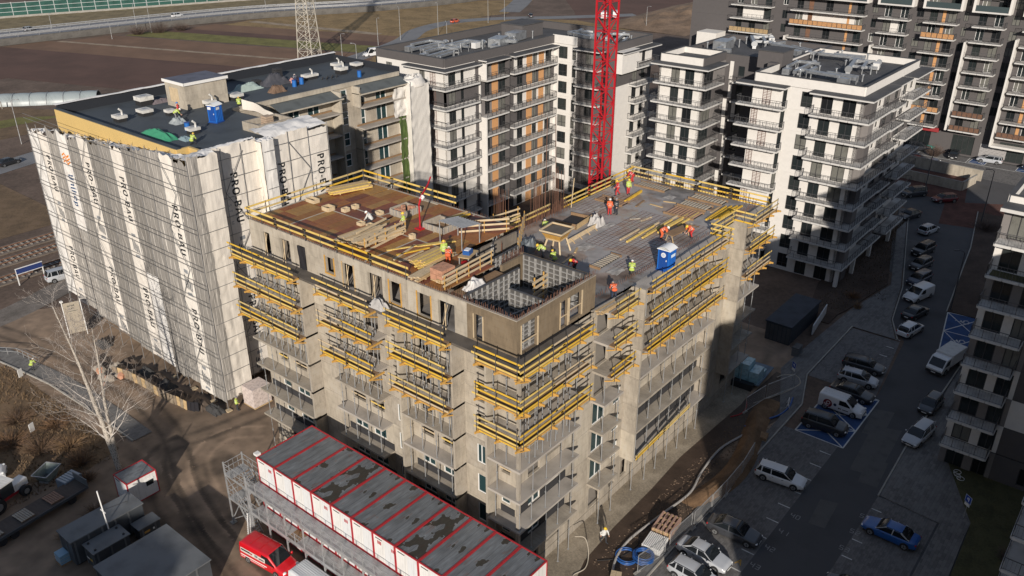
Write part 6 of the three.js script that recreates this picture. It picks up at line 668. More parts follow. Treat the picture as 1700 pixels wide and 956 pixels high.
const woodBox = (label, x, z, w, l, h) => { const t = thing('timber_box_out', label, 'timber box', [x, DY, z], 0, 'small timber box-outs on the brown deck'); for (const s of [-1, 1]) { part(t, 'side', new MB().box(s * w / 2 - 0.04, 0, -l / 2, s * w / 2 + 0.04, h, l / 2), M.timberP); part(t, 'end', new MB().box(-w / 2 + 0.04, 0, s * l / 2 - 0.04, w / 2 - 0.04, h, s * l / 2 + 0.04), M.timberP); } part(t, 'bottom', new MB().box(-w / 2 + 0.04, 0, -l / 2 + 0.04, w / 2 - 0.04, 0.04, l / 2 - 0.04), M.black); };
woodBox('timber box by the left edge rail of the brown deck', 15.6, -9.0, 0.7, 1.2, 0.35); woodBox('timber box at the first crossing of pale strips', 15.1, -6.1, 0.8, 0.9, 0.4); woodBox('small timber box just right of the first strip crossing', 15.9, -4.6, 0.6, 0.5, 0.35); woodBox('timber box at the head of the second pale strip', 17.0, -4.5, 0.5, 0.5, 0.35); woodBox('timber box halfway along the second pale strip', 17.4, -1.6, 0.5, 0.6, 0.3); woodBox('left timber box at the kneeling worker', 14.5, -0.9, 0.5, 0.55, 0.3); woodBox('right timber box at the kneeling worker', 14.7, 0.1, 0.5, 0.55, 0.3); woodBox('small timber box right of the fenced rack', 15.2, 4.9, 0.4, 0.4, 0.4);
function shaftFrame(label, x, z, w, l, y = DY) { const t = thing('shaft_formwork', label, 'shaft formwork', [x, y, z], 0, 'shaft formwork frames'); for (const s of [-1, 1]) { part(t, 'side_panel', new MB().box(s * w / 2 - 0.05, -0.4, -l / 2, s * w / 2 + 0.05, 0.55, l / 2), M.concB); part(t, 'side_panel', new MB().box(-w / 2, -0.4, s * l / 2 - 0.05, w / 2, 0.55, s * l / 2 + 0.05), M.concB); } for (let k = 0; k < 5; k++) { part(t, 'rib', new MB().box(-w / 2 - 0.1, 0.1, -l / 2 + l * k / 4 - 0.03, -w / 2 - 0.05, 0.55, -l / 2 + l * k / 4 + 0.03), M.galv); part(t, 'rib', new MB().box(-w / 2 + w * k / 4 - 0.03, 0.1, l / 2 + 0.05, -w / 2 + w * k / 4 + 0.03, 0.55, l / 2 + 0.1), M.galv); } part(t, 'top_beam', new MB().bar([-w / 2, 0.58, -l / 2], [w / 2, 0.58, -l / 2], 0.12, 0.08).bar([-w / 2, 0.58, l / 2], [w / 2, 0.58, l / 2], 0.12, 0.08), M.conc); part(t, 'bottom', new MB().box(-w / 2 + 0.05, -0.4, -l / 2 + 0.05, w / 2 - 0.05, -0.3, l / 2 - 0.05), M.black); return t; }
{ const t = shaftFrame('square shaft formwork filled with clay chimney blocks on the brown deck', 19.1, 0.1, 2.1, 1.8); for (let i = 0; i < 4; i++) for (let j = 0; j < 3; j++) if ((i + j) % 4 !== 3) part(t, 'chimney_block', B(-0.8 + i * 0.42, -0.3, -0.65 + j * 0.45, -0.5 + i * 0.42, 0.55 + rr(-0.1, 0.15), -0.35 + j * 0.45), M.brickO); } shaftFrame('square shaft formwork beside the red pipe on the brown deck', 18.6, 5.2, 2.2, 2.4);
lumber('yellow boards behind the second shaft formwork', 21, DY, 4.9, 2.6, 4, 2, -0.1, M.yellow);
{ const t = thing('concrete_boom', 'jointed red concrete placing pipe standing on the brown deck', 'concrete boom', [17.2, DY, 3.86]); part(t, 'mast', new MB().cyl([0, 0, 0], [0, 2.2, 0], 0.07, 8), M.redC); part(t, 'base', new MB().box(-0.35, 0, -0.35, 0.35, 0.1, 0.35), M.redC); part(t, 'arm', new MB().bar([0, 2.2, 0], [0.5, 2.8, -0.2], 0.14), M.redC); part(t, 'joint', new MB().cyl([0.45, 2.6, -0.2], [0.75, 2.8, -0.2], 0.2, 8), M.frameW); part(t, 'arm', new MB().bar([0.5, 2.8, -0.25], [2.2, 3.3, -1.0], 0.12), M.redC); part(t, 'arm', new MB().bar([2.2, 3.3, -1.0], [2.9, 3.8, -1.3], 0.1), M.redC); }
{ const t = thing('canopy', 'grey corrugated sheet canopy on thin posts at the end of the brown deck', 'canopy', [17.1, DY - 0.08, 8.7]); const g = new MB(); g.grid((u, v) => [-1.25 + 2.5 * v, 2.15 + 0.05 * Math.sin(u * 60) - 0.35 * v, -1.3 + 2.7 * u], 60, 2); part(t, 'roof_sheet', g, mat([0.30, 0.31, 0.32], { r: 0.5, t: 'streak', s: 2, two: true })); for (const [x, z] of [[-1.15, -1.2], [-1.15, 1.3], [1.1, -1.2], [1.1, 1.3]]) part(t, 'post', new MB().cyl([x, 0, z], [x, x < 0 ? 2.1 : 1.8, z], 0.05, 6), M.galv); }
{ const t = thing('work_bench', 'cluttered work bench with a blue and white box near the canopy', 'work bench', [14.5, DY, 12.0], 0.3); part(t, 'top', new MB().box(-0.9, 0.7, -0.5, 0.9, 0.78, 0.5), M.timber); for (const [x, z] of [[-0.8, -0.4], [0.8, -0.4], [-0.8, 0.4], [0.8, 0.4]]) part(t, 'leg', new MB().box(x - 0.04, 0, z - 0.04, x + 0.04, 0.7, z + 0.04), M.galv); part(t, 'box', new MB().box(-0.4, 0.78, -0.3, 0.3, 1.15, 0.3), M.pipeB); part(t, 'lid', new MB().box(-0.35, 1.15, -0.2, 0.2, 1.2, 0.2), M.frameW); }
one('red_bucket', new MB().cyl([0, 0, 0], [0, 0.45, 0], 0.28, 10, 0.36), M.redC, 'bright red bucket in front of the work bench', 'bucket', null, [13.6, DY, 12.5]); 
brickPallet('pallet of orange clay blocks at the near edge of the brown deck', 10.9, 12.6, 1.5, 1.3, 0.95, M.brickO); { const p = scene.children[scene.children.length - 1]; p.position.y = DY; }
heap('film_heap', 'crumpled white film beside the wall formwork', 'plastic film', 11.9, GY + 2.6, 15.0, 1.9, 1.2, 0.8, mat([0.62, 0.60, 0.58], { t: 'streak', s: 1, r: 0.4, two: true }), 1001); part(thing('pit_scaffold', 'board platform carrying the white film beside the wall formwork', 'platform', [12.2, GY, 15.0]), 'deck', new MB().box(-2.8, 2.5, -0.9, 3.2, 2.58, 0.9), M.timberD); { const p = scene.children[scene.children.length - 1]; for (const x of [-2.7, 0, 3.1]) for (const z of [-0.8, 0.8]) part(p, 'leg', new MB().cyl([x, 0, z], [x, 2.5, z], 0.05, 6), M.prop); }
guardRail('orange-posted board fence at the near end of the brown deck', [9.6, DY, 14.0], [15.4, DY, 13.7], { pm: M.orange, m: M.timberP, ys: [0.3, 0.75, 1.15], step: 1.6, group: 'board fences' });
guardRail('orange-posted board fence behind the canopy', [18.6, DY - 0.05, 7.6], [21.6, DY - 0.05, 10.2], { pm: M.orange, m: M.timberP, ys: [0.3, 0.8, 1.2], step: 1.6, group: 'board fences' }); guardRail('tall board fence between the decks near the inner corner', [20.6, GY + 1.6, 12.3], [26.4, GY + 1.4, 8.4], { pm: M.orange, m: M.timberP, ys: [0.2, 0.6, 1.0, 1.4], h: 1.7, step: 1.6, group: 'board fences' }); guardRail('board fence at the inner corner below the white balconies', [23.6, GY + 1.0, 5.4], [28.2, GY + 1.0, 6.2], { pm: M.orange, m: M.timberP, ys: [0.2, 0.7, 1.2], h: 1.5, step: 1.6, group: 'board fences' });
function formwork(label, a, b, h, y = GY) { const L = Math.hypot(b[0] - a[0], b[1] - a[1]), n = Math.max(1, Math.round(L / 1.3)), t = thing('wall_formwork', label, 'wall formwork', [a[0], y, a[1]], Math.atan2(-(b[1] - a[1]), b[0] - a[0]), 'steel wall formwork in the open corner'); for (let k = 0; k < n; k++) { const x0 = L * k / n + 0.01, x1 = L * (k + 1) / n - 0.01, f = new MB(); const p = part(t, 'panel', new MB().box(x0, 0.05, -0.04, x1, h, 0.0), M.fwSkin); for (const x of [x0 + 0.04, (x0 + x1) / 2, x1 - 0.04]) f.box(x - 0.035, 0, 0.003, x + 0.035, h, 0.12); for (let v = 0.05; v <= h; v += h / 7) f.box(x0, v - 0.03, 0.004, x1, v + 0.03, 0.119); for (const x of [x0 + 0.04, (x0 + x1) / 2, x1 - 0.04]) f.box(x - 0.035, 0, -0.16, x + 0.035, h, -0.043); for (let v = 0.05; v <= h; v += h / 7) f.box(x0, v - 0.03, -0.159, x1, v + 0.03, -0.044); part(p, 'frame', f, M.fwFrame); } part(t, 'top_rail', new MB().box(0, h + 0.001, -0.06, L, h + 0.08, 0.08), M.postD); return t; }
formwork('long steel formwork along the left side of the open corner room', [9.7, 15.9], [16.2, 15.9], 3.0); formwork('steel formwork crossing the open corner room', [13.2, 17.4], [13.2, 21.0], 2.8); formwork('steel formwork along the right back of the open corner room', [18.6, 14.5], [18.6, 20.9], 3.0); formwork('steel formwork at the end of the inner tan wall', [16.6, 12.6], [20.4, 12.4], 2.6); formwork('steel formwork below the tall board fence', [19.2, 10.6], [22.8, 8.3], 2.6); formwork('steel formwork lining the front of the open corner room', [9.7, 20.9], [12.6, 20.9], 2.5); formwork('steel formwork by the pit edge left of the inner tan wall', [15.0, 11.6], [18.4, 11.2], 2.3);
{ const t = thing('guard_platform', 'pale boards and posts stacked inside the open corner room', 'board platform', [16.6, GY, 17.2], 0.1); for (const x of [0, 1.4]) part(t, 'post', new MB().box(x - 0.05, 0, -0.05, x + 0.05, 2.4, 0.05), M.orange); for (let k = 0; k < 4; k++) part(t, 'board', new MB().bar([-0.4, 0.5 + k * 0.5, 0.08], [1.9, 0.5 + k * 0.5, 0.08], 0.05, 0.24), M.timberP); const u = thing('material_rack', 'pale sheets and rails lying in the open corner room', 'rack', [12, GY, 19.6], -0.2); for (let k = 0; k < 5; k++) part(u, 'sheet', new MB().box(-1.6, 0.9 + k * 0.06, -0.6 + k * 0.05, 1.4, 0.94 + k * 0.06, 0.5 + k * 0.05), k % 2 ? M.galv : M.conc); for (const x of [-1.4, 1.2]) { part(u, 'leg', new MB().box(x - 0.05, 0, -0.5, x + 0.05, 0.9, 0.5), M.galv); } for (const z of [-0.6, 0.6]) part(u, 'handrail', new MB().bar([-1.6, 1.7, z], [1.4, 1.7, z], 0.06).bar([-1.6, 1.0, z], [-1.6, 1.7, z], 0.05).bar([1.4, 1.0, z], [1.4, 1.7, z], 0.05), M.galv); }
// starter bars standing up round the deck edges
{ const mb = new MB(); const row = (a, b, n, y, h) => { for (let k = 0; k <= n; k++) mb.bar([a[0] + (b[0] - a[0]) * k / n + rr(-0.04, 0.04), y, a[1] + (b[1] - a[1]) * k / n + rr(-0.04, 0.04)], [a[0] + (b[0] - a[0]) * k / n + rr(-0.08, 0.08), y + h * rr(0.75, 1.1), a[1] + (b[1] - a[1]) * k / n + rr(-0.08, 0.08)], 0.028); }; row([9.2, 14], [9.2, 21.3], 36, TOP, 0.55); row([9.3, 21.3], [19, 21.3], 48, TOP, 0.55); row([9.16, -10], [9.16, 14], 110, TOP, 0.3); row([23, -10], [23, 8], 60, TOP, 0.35); row([24, 6.3], [36, 6.3], 46, GY, 1.3); row([24, 6.8], [36, 6.8], 46, GY, 1.1); row([20, 11], [23.4, 7], 30, GY + 1, 1.6); row([16.2, 14.2], [18.9, 14.2], 18, TOP, 0.7); row([44.6, 21.3], [49.4, 21.3], 20, GY, 0.6); row([49.4, 6.2], [49.4, 21.3], 44, GY, 0.8); row([16, 20.2], [39, 21.2], 80, GY, 0.35); stuff('starter_bars', mb, M.rebar, 'rusty reinforcement bars sticking up round the deck edges'); }
for (const [x, z, l] of [[31, 5.6, 'left'], [34.5, 5.4, 'middle'], [26.5, 4.6, 'far left']]) { const t = thing('column_cage', `${l} cage of tall rusty column reinforcement at the inner corner`, 'reinforcement cage', [x, GY - 2, z]); for (let i = 0; i < 4; i++) for (let j = 0; j < 3; j++) part(t, 'bar', new MB().bar([i * 0.4, 0, j * 0.4], [i * 0.4 + rr(-0.1, 0.1), rr(5.2, 6.6), j * 0.4 + rr(-0.1, 0.1)], 0.03), M.rebar); }
one('timber_pole', new MB().cyl([0, 0, 0], [0.25, 3.2, 0.1], 0.05, 6), M.timberP, 'single pale pole standing at the left edge of the grey deck', 'pole', null, [36.6, GY, 6.6]);
for (const [dx, dz, l] of [[0, 0, 'left'], [1.2, 0.5, 'right']]) { const p = new MB(), at = [33.4 + dx, GY, 5.6 + dz]; p.bar([0, 0, 0], [0.9 - dx * 0.4, 9.8, -0.6], 0.05); one('hoist_rope', p, M.rebar, `${l} rusty guy cable slanting up from the inner corner`, 'cable', 'guy cables at the inner corner', at); }
// joist grids lying in openings of the grey deck, reinforcement mats and loose beams
function joistGrid(label, x0, z0, x1, z1, m, along = 'z', frame = M.timberD) { const t = thing('joist_grid', label, 'joist grid', [x0, GY, z0], 0, 'slatted joist grids on the grey deck'); const w = x1 - x0, l = z1 - z0; part(t, 'trough', new MB().box(0, 0.005, 0, w, 0.04, l), M.black); part(t, 'edge', new MB().box(-0.12, 0, -0.12, 0, 0.22, l + 0.12).box(w, 0, -0.12, w + 0.12, 0.22, l + 0.12), frame); const n = Math.round((along === 'z' ? l : w) / 0.36); for (let k = 0; k < n; k++) { const q = (along === 'z' ? l : w) * (k + 0.5) / n; part(t, 'slat', along === 'z' ? new MB().box(0, 0.06, q - 0.07, w, 0.2, q + 0.07) : new MB().box(q - 0.07, 0.06, 0, q + 0.07, 0.2, l), m); } }
joistGrid('slatted grid nearest the far guard rail of the grey deck', 46.9, 8.1, 48.3, 11.7, M.concB); joistGrid('slatted grid by the far rail towards the white block', 47.0, 14.8, 48.4, 18.5, M.concC); joistGrid('pale slatted grid in the middle of the far half of the grey deck', 44.4, 14.9, 46.0, 18.0, M.concC); joistGrid('rusty slatted grid left of the two workers at the bench', 41.4, 15.0, 43.6, 18.2, mat([0.40, 0.26, 0.19], { t: 'wood', s: 1 })); joistGrid('ladder-like grid behind the tan corner room', 25.6, 16.6, 29.0, 17.5, M.concB, 'x'); joistGrid('dark slatted grid at the left of the grey deck', 40.2, 7.3, 41.6, 10.5, mat([0.30, 0.20, 0.14], { t: 'wood', s: 1 }));
{ const mb = new MB(); const mat2 = (x0, z0, x1, z1, s) => { for (let x = x0; x <= x1; x += s) mb.bar([x, GY + 0.05, z0], [x, GY + 0.05, z1], 0.014); for (let z = z0; z <= z1; z += s) mb.bar([x0, GY + 0.07, z], [x1, GY + 0.07, z], 0.014); }; mat2(30, 13, 40.5, 20.6, 0.5); mat2(36.5, 6.6, 43, 11, 0.5); mat2(27, 18, 33, 21, 0.4); stuff('reinforcement_mats', mb, M.rebar, 'rusty reinforcement mats covering the grey deck'); }
{ const strips = [[41, 15, 0.35], [39.5, 16.2, 0.36], [38, 16.8, 0.3], [36.4, 15.4, 0.33], [35, 16.4, 0.3]]; for (let k = 0; k < 9; k++) { const x = 31 + k * 0.9, z = 15.4 + (k % 3) * 0.5, l = rr(3.4, 5.5); one('formwork_beam', new MB().box(-l / 2, 0.03, -0.08, l / 2, 0.2, 0.08), k % 3 ? M.yellowB : M.timberP, 'yellow formwork beam lying among the mats in the middle of the grey deck', 'beam', 'loose beams on the grey deck', [x + 3, GY, z + k * 0.18]).rotation.y = 0.02 + rr(-0.04, 0.04); } for (let k = 0; k < 4; k++) one('formwork_beam', new MB().box(-2.4, 0.03, -0.08, 2.4, 0.2, 0.08), M.yellow, 'yellow formwork beam lying along the far front edge of the grey deck', 'beam', 'loose beams along the far front edge', [44.6 + k * 0.4, GY, 19.2 + k * 0.35]).rotation.y = rr(-0.05, 0.05); one('formwork_beam', new MB().box(-2, 0.03, -0.1, 2, 0.3, 0.1), M.yellow, 'yellow beam on the deck before the two workers in red', 'beam', null, [43.4, GY, 10.0]).rotation.y = 0.1; }
for (let k = 0; k < 13; k++) { const t = one('scrap_board', B(-rr(0.3, 1.2), 0.01, -0.1, rr(0.3, 1.3), 0.08, 0.1), pick([M.timberP, M.timberD, M.concC, M.timber]), 'scrap board lying on the grey deck', 'board', 'scrap boards on the grey deck', [rr(22, 46), GY, rr(8, 20)]); t.rotation.y = rr(-1.6, 1.6); }
for (let k = 0; k < 8; k++) heap('mortar_spill', 'pale dried mortar spill ' + ['near the far rail', 'by the hopper', 'beside the pale grid', 'in the middle of the grey deck', 'left of the blue toilet', 'by the left rail', 'near the tan wall', 'before the bench'][k], 'mortar spill', [46, 29, 43, 35, 26.5, 38, 22.5, 34.5][k], GY - 0.03, [13, 13.6, 19.4, 12.4, 18.8, 8.6, 17.4, 18.6][k], rr(1.5, 3.4), rr(1, 2.4), 0.09, mat([0.42, 0.40, 0.38], { t: 'dirt', s: 1.5, two: true }), 1100 + k * 7);
{ const t = thing('concrete_hopper', 'timber concrete hopper on splayed legs on the grey deck', 'hopper', [26.4, GY, 12.2], 0.1); const a = 0.75, b = 1.15, h0 = 1.5, h1 = 2.25; const mb = new MB(); for (const [p, q] of [[[-a, -a], [a, -a]], [[a, -a], [a, a]], [[a, a], [-a, a]], [[-a, a], [-a, -a]]]) { const k = b / a; part(t, 'side_board', new MB().quad([p[0], h0, p[1]], [p[0] * k, h1, p[1] * k], [q[0] * k, h1, q[1] * k], [q[0], h0, q[1]]), Object.assign(M.orange.clone(), { side: 2 })); part(t, 'rim', new MB().bar([p[0] * k, h1, p[1] * k], [q[0] * k, h1, q[1] * k], 0.1, 0.14), M.timberP); } part(t, 'concrete', new MB().box(-b + 0.06, h1 - 0.2, -b + 0.06, b - 0.06, h1 - 0.08, b - 0.06), M.terr); part(t, 'bottom', new MB().box(-a, h0 - 0.15, -a, a, h0, a), M.timber); for (const x of [-1, 1]) for (const z of [-1, 1]) part(t, 'leg', new MB().bar([x * 0.95, 0, z * 0.95], [x * 0.6, h0, z * 0.6], 0.14), M.timberP); }
{ const t = thing('work_bench', 'long timber bench used by two workers in orange on the grey deck', 'work bench', [36.3, GY, 19.3], -0.1); part(t, 'top', new MB().box(-1.5, 0.75, -0.5, 1.5, 0.83, 0.5), M.timberD); for (const x of [-1.3, 1.3]) { part(t, 'trestle', new MB().bar([x, 0, -0.45], [x, 0.75, -0.2], 0.06).bar([x, 0, 0.45], [x, 0.75, 0.2], 0.06), M.timber); } }
heap('tarpaulin_heap', 'bluish grey tarpaulin heaped by the hopper', 'tarpaulin', 25.0, GY, 9.9, 2.0, 1.6, 1.2, mat([0.12, 0.14, 0.16], { t: 'streak', s: 1, r: 0.4, two: true }), 1201); heap('rubble_bag', 'pale bulging sack beside the hole in the grey deck', 'sack', 34.2, GY, 11.4, 1.6, 1.3, 1.1, mat([0.48, 0.46, 0.44], { t: 'blotch', s: 1, two: true }), 1211); heap('tarpaulin_heap', 'heap of grey sheets by the left end of the terrace railing', 'plastic sheet', 8.3, GY, 7.8, 0.9, 1.8, 0.8, mat([0.42, 0.41, 0.40], { t: 'streak', s: 1, two: true }), 1221);
{ const t = thing('stair_opening', 'dark stair opening with board sides in the grey deck', 'opening', [33.4, GY, 9.2], 0.12); part(t, 'opening', new MB().box(-1.6, 0.005, -1.1, 1.6, 0.05, 1.1), M.black); part(t, 'side_board', new MB().box(-1.7, 0, -1.2, -1.6, 0.55, 1.2), M.timberD); part(t, 'side_board', new MB().box(-1.7, 0, 1.1, 1.7, 0.5, 1.2), M.timber); part(t, 'side_board', new MB().box(1.6, 0, -1.2, 1.7, 0.35, 1.1), M.timberD); const u = thing('upstand_boards', 'pale boards edging the step in the grey deck behind the hopper', 'boards', [31, GY, 11.9], 0.04); part(u, 'board', new MB().box(-2.6, 0, -0.06, 2.6, 0.45, 0.0), M.timberP); for (const x of [-2, -0.7, 0.7, 2]) part(u, 'brace', new MB().bar([x, 0.4, 0.02], [x, 0, 0.5], 0.06), M.timber); }
// ---------------------------------------------------------------- round the building, on the ground
function meshFence(label, a, b, k) { const L = Math.hypot(b[0] - a[0], b[1] - a[1]), t = thing('mesh_fence_panel', label, 'fence panel', [a[0], 0, a[1]], Math.atan2(-(b[1] - a[1]), b[0] - a[0]), 'temporary mesh fence panels'); for (const x of [0, L]) part(t, 'post', new MB().cyl([x, 0.1, 0], [x, 2.0, 0], 0.028, 6), M.galv); for (const y of [0.15, 1.98]) part(t, 'frame_tube', new MB().bar([0, y, 0], [L, y, 0], 0.05), M.galv); const m = new MB(); for (let x = 0.1; x < L; x += 0.12) m.bar([x, 0.15, 0], [x, 1.98, 0], 0.008); for (let y = 0.35; y < 1.9; y += 0.25) m.bar([0, y, 0], [L, y, 0], 0.008); part(t, 'wire_mesh', m, M.mesh, null, 'stuff'); part(t, 'foot_block', new MB().box(-0.35, 0, -0.12, 0.35, 0.13, 0.12), M.kerb); }
[[[16.6, 28.6], [20.0, 29.3]], [[20.8, 29.3], [24.2, 29.6]], [[24.4, 29.7], [27.6, 29.8]], [[27.7, 29.85], [30.4, 29.9]], [[30.5, 29.9], [34.0, 29.8]], [[34.2, 29.8], [37.5, 29.4]]].forEach(([a, b], k) => meshFence(['temporary mesh fence panel by the bottom edge between the site and the cars', 'mesh fence panel next to the pallet of pipes', 'mesh fence panel behind the dark parked car', 'mesh fence panel at the spoil heap before the silver wagon', 'mesh fence panel past the spoil heap', 'farthest mesh fence panel before the blue bays'][k], a, b));
meshFence('mesh fence panel standing near the far props and the blue pallets', [44.6, 25.2], [48.2, 25.8]); meshFence('mesh fence panel below the parking sign', [48.6, 25.9], [52.6, 27.4]);
{ const t = thing('pallet_stack', 'pile of pale pipes topped by a reddish pallet beside the blue coils', 'pallet stack', [21.4, 0, 28.0], 0.12); for (let r = 0; r < 4; r++) for (let k = 0; k < 11; k++) part(t, 'pipe', new MB().cyl([-2.1, 0.12 + r * 0.17, -0.8 + k * 0.16], [-0.2, 0.12 + r * 0.17, -0.8 + k * 0.16], 0.075, 7), M.frameW); for (let r = 0; r < 6; r++) { const y = 0.1 + r * 0.16; for (let k = 0; k < 5; k++) part(t, 'slat', new MB().box(0, y, -0.85 + k * 0.4, 2.6, y + 0.05, -0.65 + k * 0.4), mat([0.50, 0.33, 0.27], { t: 'wood', s: 1 })); for (const x of [0.1, 0.9, 1.7, 2.5]) part(t, 'bearer', new MB().box(x - 0.08, y - 0.09, -0.85, x + 0.08, y - 0.005, 0.95), M.timber); } }
for (const [x, z, r, l] of [[17.6, 26.9, 0.95, 'loose blue pipe coil at the hose end beside the pallet'], [18.4, 28.1, 0.9, 'thick stack of blue pipe coils beside the pallet']]) { const t = thing('pipe_coil', l, 'pipe coil', [x, 0, z], 0, 'blue pipe coils'); const n = l.startsWith('thick') ? 9 : 4; for (let k = 0; k < n; k++) { const pts = []; for (let i = 0; i <= 26; i++) { const a = i / 26 * 6.283; pts.push([Math.cos(a) * (r - 0.09 * (k % 3)), 0.08 + 0.11 * Math.floor(k / 2) + 0.03 * Math.sin(a * 2 + k), Math.sin(a) * (r - 0.09 * (k % 3))]); } part(t, 'turn', new MB().tube(pts, 0.055, 6), M.pipeB); } }
const hose = (label, pts, r, m) => { const c = new THREE.CatmullRomCurve3(pts.map((p) => V(p[0], p[2] ?? r + 0.02, p[1]))).getSpacedPoints(pts.length * 9); return one('hose', new MB().tube(c.map((p) => [p.x, p.y, p.z]), r, 7), m, label, 'hose'); };
hose('long pale drain hose running along the trench beside the building', [[14.4, 27.4], [16.6, 26.4], [19.1, 26.0], [24.4, 26.6], [28.7, 27.1], [32, 26.5], [36.8, 26.2], [41.3, 27.1], [44, 27]], 0.12, mat([0.42, 0.40, 0.38], { r: 0.5, t: 'blotch', s: 1 })); hose('thin white hose curving down from the near corner of the building', [[15.4, 22.9, 1.6], [15.9, 23.6, 1.5], [15.4, 24.4, 0.5], [14.2, 24.9, 0.1], [12.8, 24.6], [12.2, 25.6]], 0.05, M.conc); hose('pale hose looped on the dark mud before the blue pallets', [[46.8, 25.2], [49.6, 26.4], [52.4, 27.4], [54.2, 27.6], [55.4, 26.6], [54.6, 25.4], [53.6, 25.0]], 0.07, M.conc); hose('dark blue hose snaking over the mud in front of the long bay', [[42, 26.4], [44.6, 27.6], [46.4, 28.4], [48.6, 28.6], [50.6, 28.2]], 0.1, M.pipeB); hose('reddish cable on the mud by the apron of the long bay', [[42.8, 24.4], [44, 25], [45.6, 24.9], [46.8, 24.4]], 0.05, M.redC); hose('dark cable crossing the mud by the near corner', [[15.6, 25.2], [17, 26.4], [19.4, 26.9], [20.6, 26.4]], 0.04, M.rubber);
{ const t = thing('wrapped_pallets', 'pale blue plastic-wrapped blocks piled on a flat trailer by the far fin', 'pallet load', [51.2, 0, 22.4], 0.06); const m = mat([0.27, 0.47, 0.55], { t: 'blotch', s: 1.2, r: 0.35 }), m2 = mat([0.34, 0.53, 0.60], { t: 'blotch', s: 1.2, r: 0.35 }); part(t, 'trailer_deck', new MB().box(-1.6, 0.5, -1.8, 3.4, 0.62, 1.9), mat([0.15, 0.2, 0.25], { t: 'blotch', s: 2 })); for (let i = 0; i < 3; i++) for (let j = 0; j < 3; j++) for (let k = 0; k < (i === 2 ? 1 : j === 2 ? 2 : 3); k++) part(t, 'wrapped_block', B(-1.5 + i * 0.98, 0.63 + k * 0.72, -1.7 + j * 1.15, -0.56 + i * 0.98, 1.32 + k * 0.72, -0.62 + j * 1.15), rnd() < 0.5 ? m : m2); for (const z of [-1.2, 1.2]) for (const x of [-0.8, 0.2]) part(t, 'wheel', new MB().cyl([x, 0.28, z - 0.12], [x, 0.28, z + 0.12], 0.28, 12), M.rubber); for (const x of [-0.55, 0.4]) part(t, 'strap', new MB().box(x, 0.62, -1.72, x + 0.05, 2.85, -1.705), M.black); part(t, 'black_film', new MB().box(-2.4, 0.02, -1.8, -1.65, 0.8, 1.4), M.plastic); }
brickPallet('small pallet of pale blocks on the mud by the near corner', 14.8, 27.6, 0.8, 0.9, 0.5, M.timberP, 0.4); brickPallet('wooden pallet with slabs at the mud edge near the blue bays', 41.4, 28.7, 1.2, 1.0, 0.3, M.timberD, 0.2);
function pSign(label, x, z, h, turn) { const t = thing('parking_sign', label, 'parking sign', [x, 0, z], turn, 'blue parking signs'); part(t, 'post', new MB().cyl([0, 0, 0], [0, h, 0], 0.035, 7), M.galv); const tx = canvasTex(128, 128, (c, w) => { c.fillStyle = '#0d3f9e'; c.fillRect(0, 0, w, w); c.strokeStyle = '#e8edf5'; c.lineWidth = 5; c.strokeRect(5, 5, w - 10, w - 10); c.fillStyle = '#f4f6fa'; c.font = 'bold 92px sans-serif'; c.textAlign = 'center'; c.textBaseline = 'middle'; c.fillText('P', w / 2, w / 2 + 4); }); const g = new MB(); g.quad([-0.05, h - 0.75, 0.38], [-0.05, h - 0.75, -0.38], [-0.05, h, -0.38], [-0.05, h, 0.38], [[0, 0], [1, 0], [1, 1], [0, 1]]); part(t, 'face', g, new THREE.MeshStandardMaterial({ map: tx, roughness: 0.5 })); part(t, 'back', new MB().box(-0.045, h - 0.76, -0.39, -0.03, h + 0.01, 0.39), M.galv); part(t, 'plate', new MB().box(-0.05, h - 1.1, -0.3, -0.03, h - 0.82, 0.3), M.frameW); }
pSign('blue parking sign above the loop of hose near the dark shed', 54.2, 26.6, 2.5, -0.65); pSign('blue parking sign on the lawn at the lower right', 41.4, 48.3, 2.6, -0.65);
{ const t = thing('dark_shed', 'low dark blue-grey flat-roofed shed beside the pavement', 'shed', [61.8, 0, 19.8], 0); part(t, 'wall', new MB().box(0, 0, 0, 9.4, 2.5, 3.2), mat([0.035, 0.045, 0.06], { t: 'streak', s: 3 })); part(t, 'roof', new MB().box(-0.15, 2.5, -0.15, 9.55, 2.68, 3.35), mat([0.045, 0.055, 0.072], { t: 'blotch', s: 4 })); for (let k = 0; k < 6; k++) part(t, 'panel', new MB().box(-0.03, 0.1, 0.05 + k * 0.53, -0.003, 2.35, 0.5 + k * 0.53), M.greyD); const w = thing('screen_wall', 'pale low screen wall right of the dark shed', 'screen wall', [66.2, 0, 24.2], 0.12); part(w, 'panel', new MB().box(0, 0.1, 0, 7, 1.5, 0.12), M.contD); for (let k = 0; k < 5; k++) part(w, 'post', new MB().box(k * 1.7, 0, -0.08, k * 1.7 + 0.1, 1.55, -0.003), M.greyD); const b = thing('litter_bin', 'grey bin cluster before the dark shed', 'bin', [60.4, 0, 24.6]); part(b, 'body', new MB().box(-0.7, 0, -0.4, 0.7, 1.1, 0.4), M.greyB); part(b, 'lid', new MB().box(-0.72, 1.1, -0.42, 0.72, 1.18, 0.42), M.greyD); }
{ const t = thing('trestle_barrier', 'small white trestle barrier on the mud beside the blue bays', 'barrier', [48.8, 0, 28.4], 0.3); for (const y of [0.45, 0.8]) part(t, 'board', new MB().bar([-0.6, y, 0], [0.6, y, 0], 0.04, 0.14), M.frameW); for (const x of [-0.55, 0.55]) part(t, 'leg', new MB().bar([x, 0, -0.2], [x, 0.85, 0], 0.05).bar([x, 0, 0.2], [x, 0.85, 0], 0.05), M.frameW); }
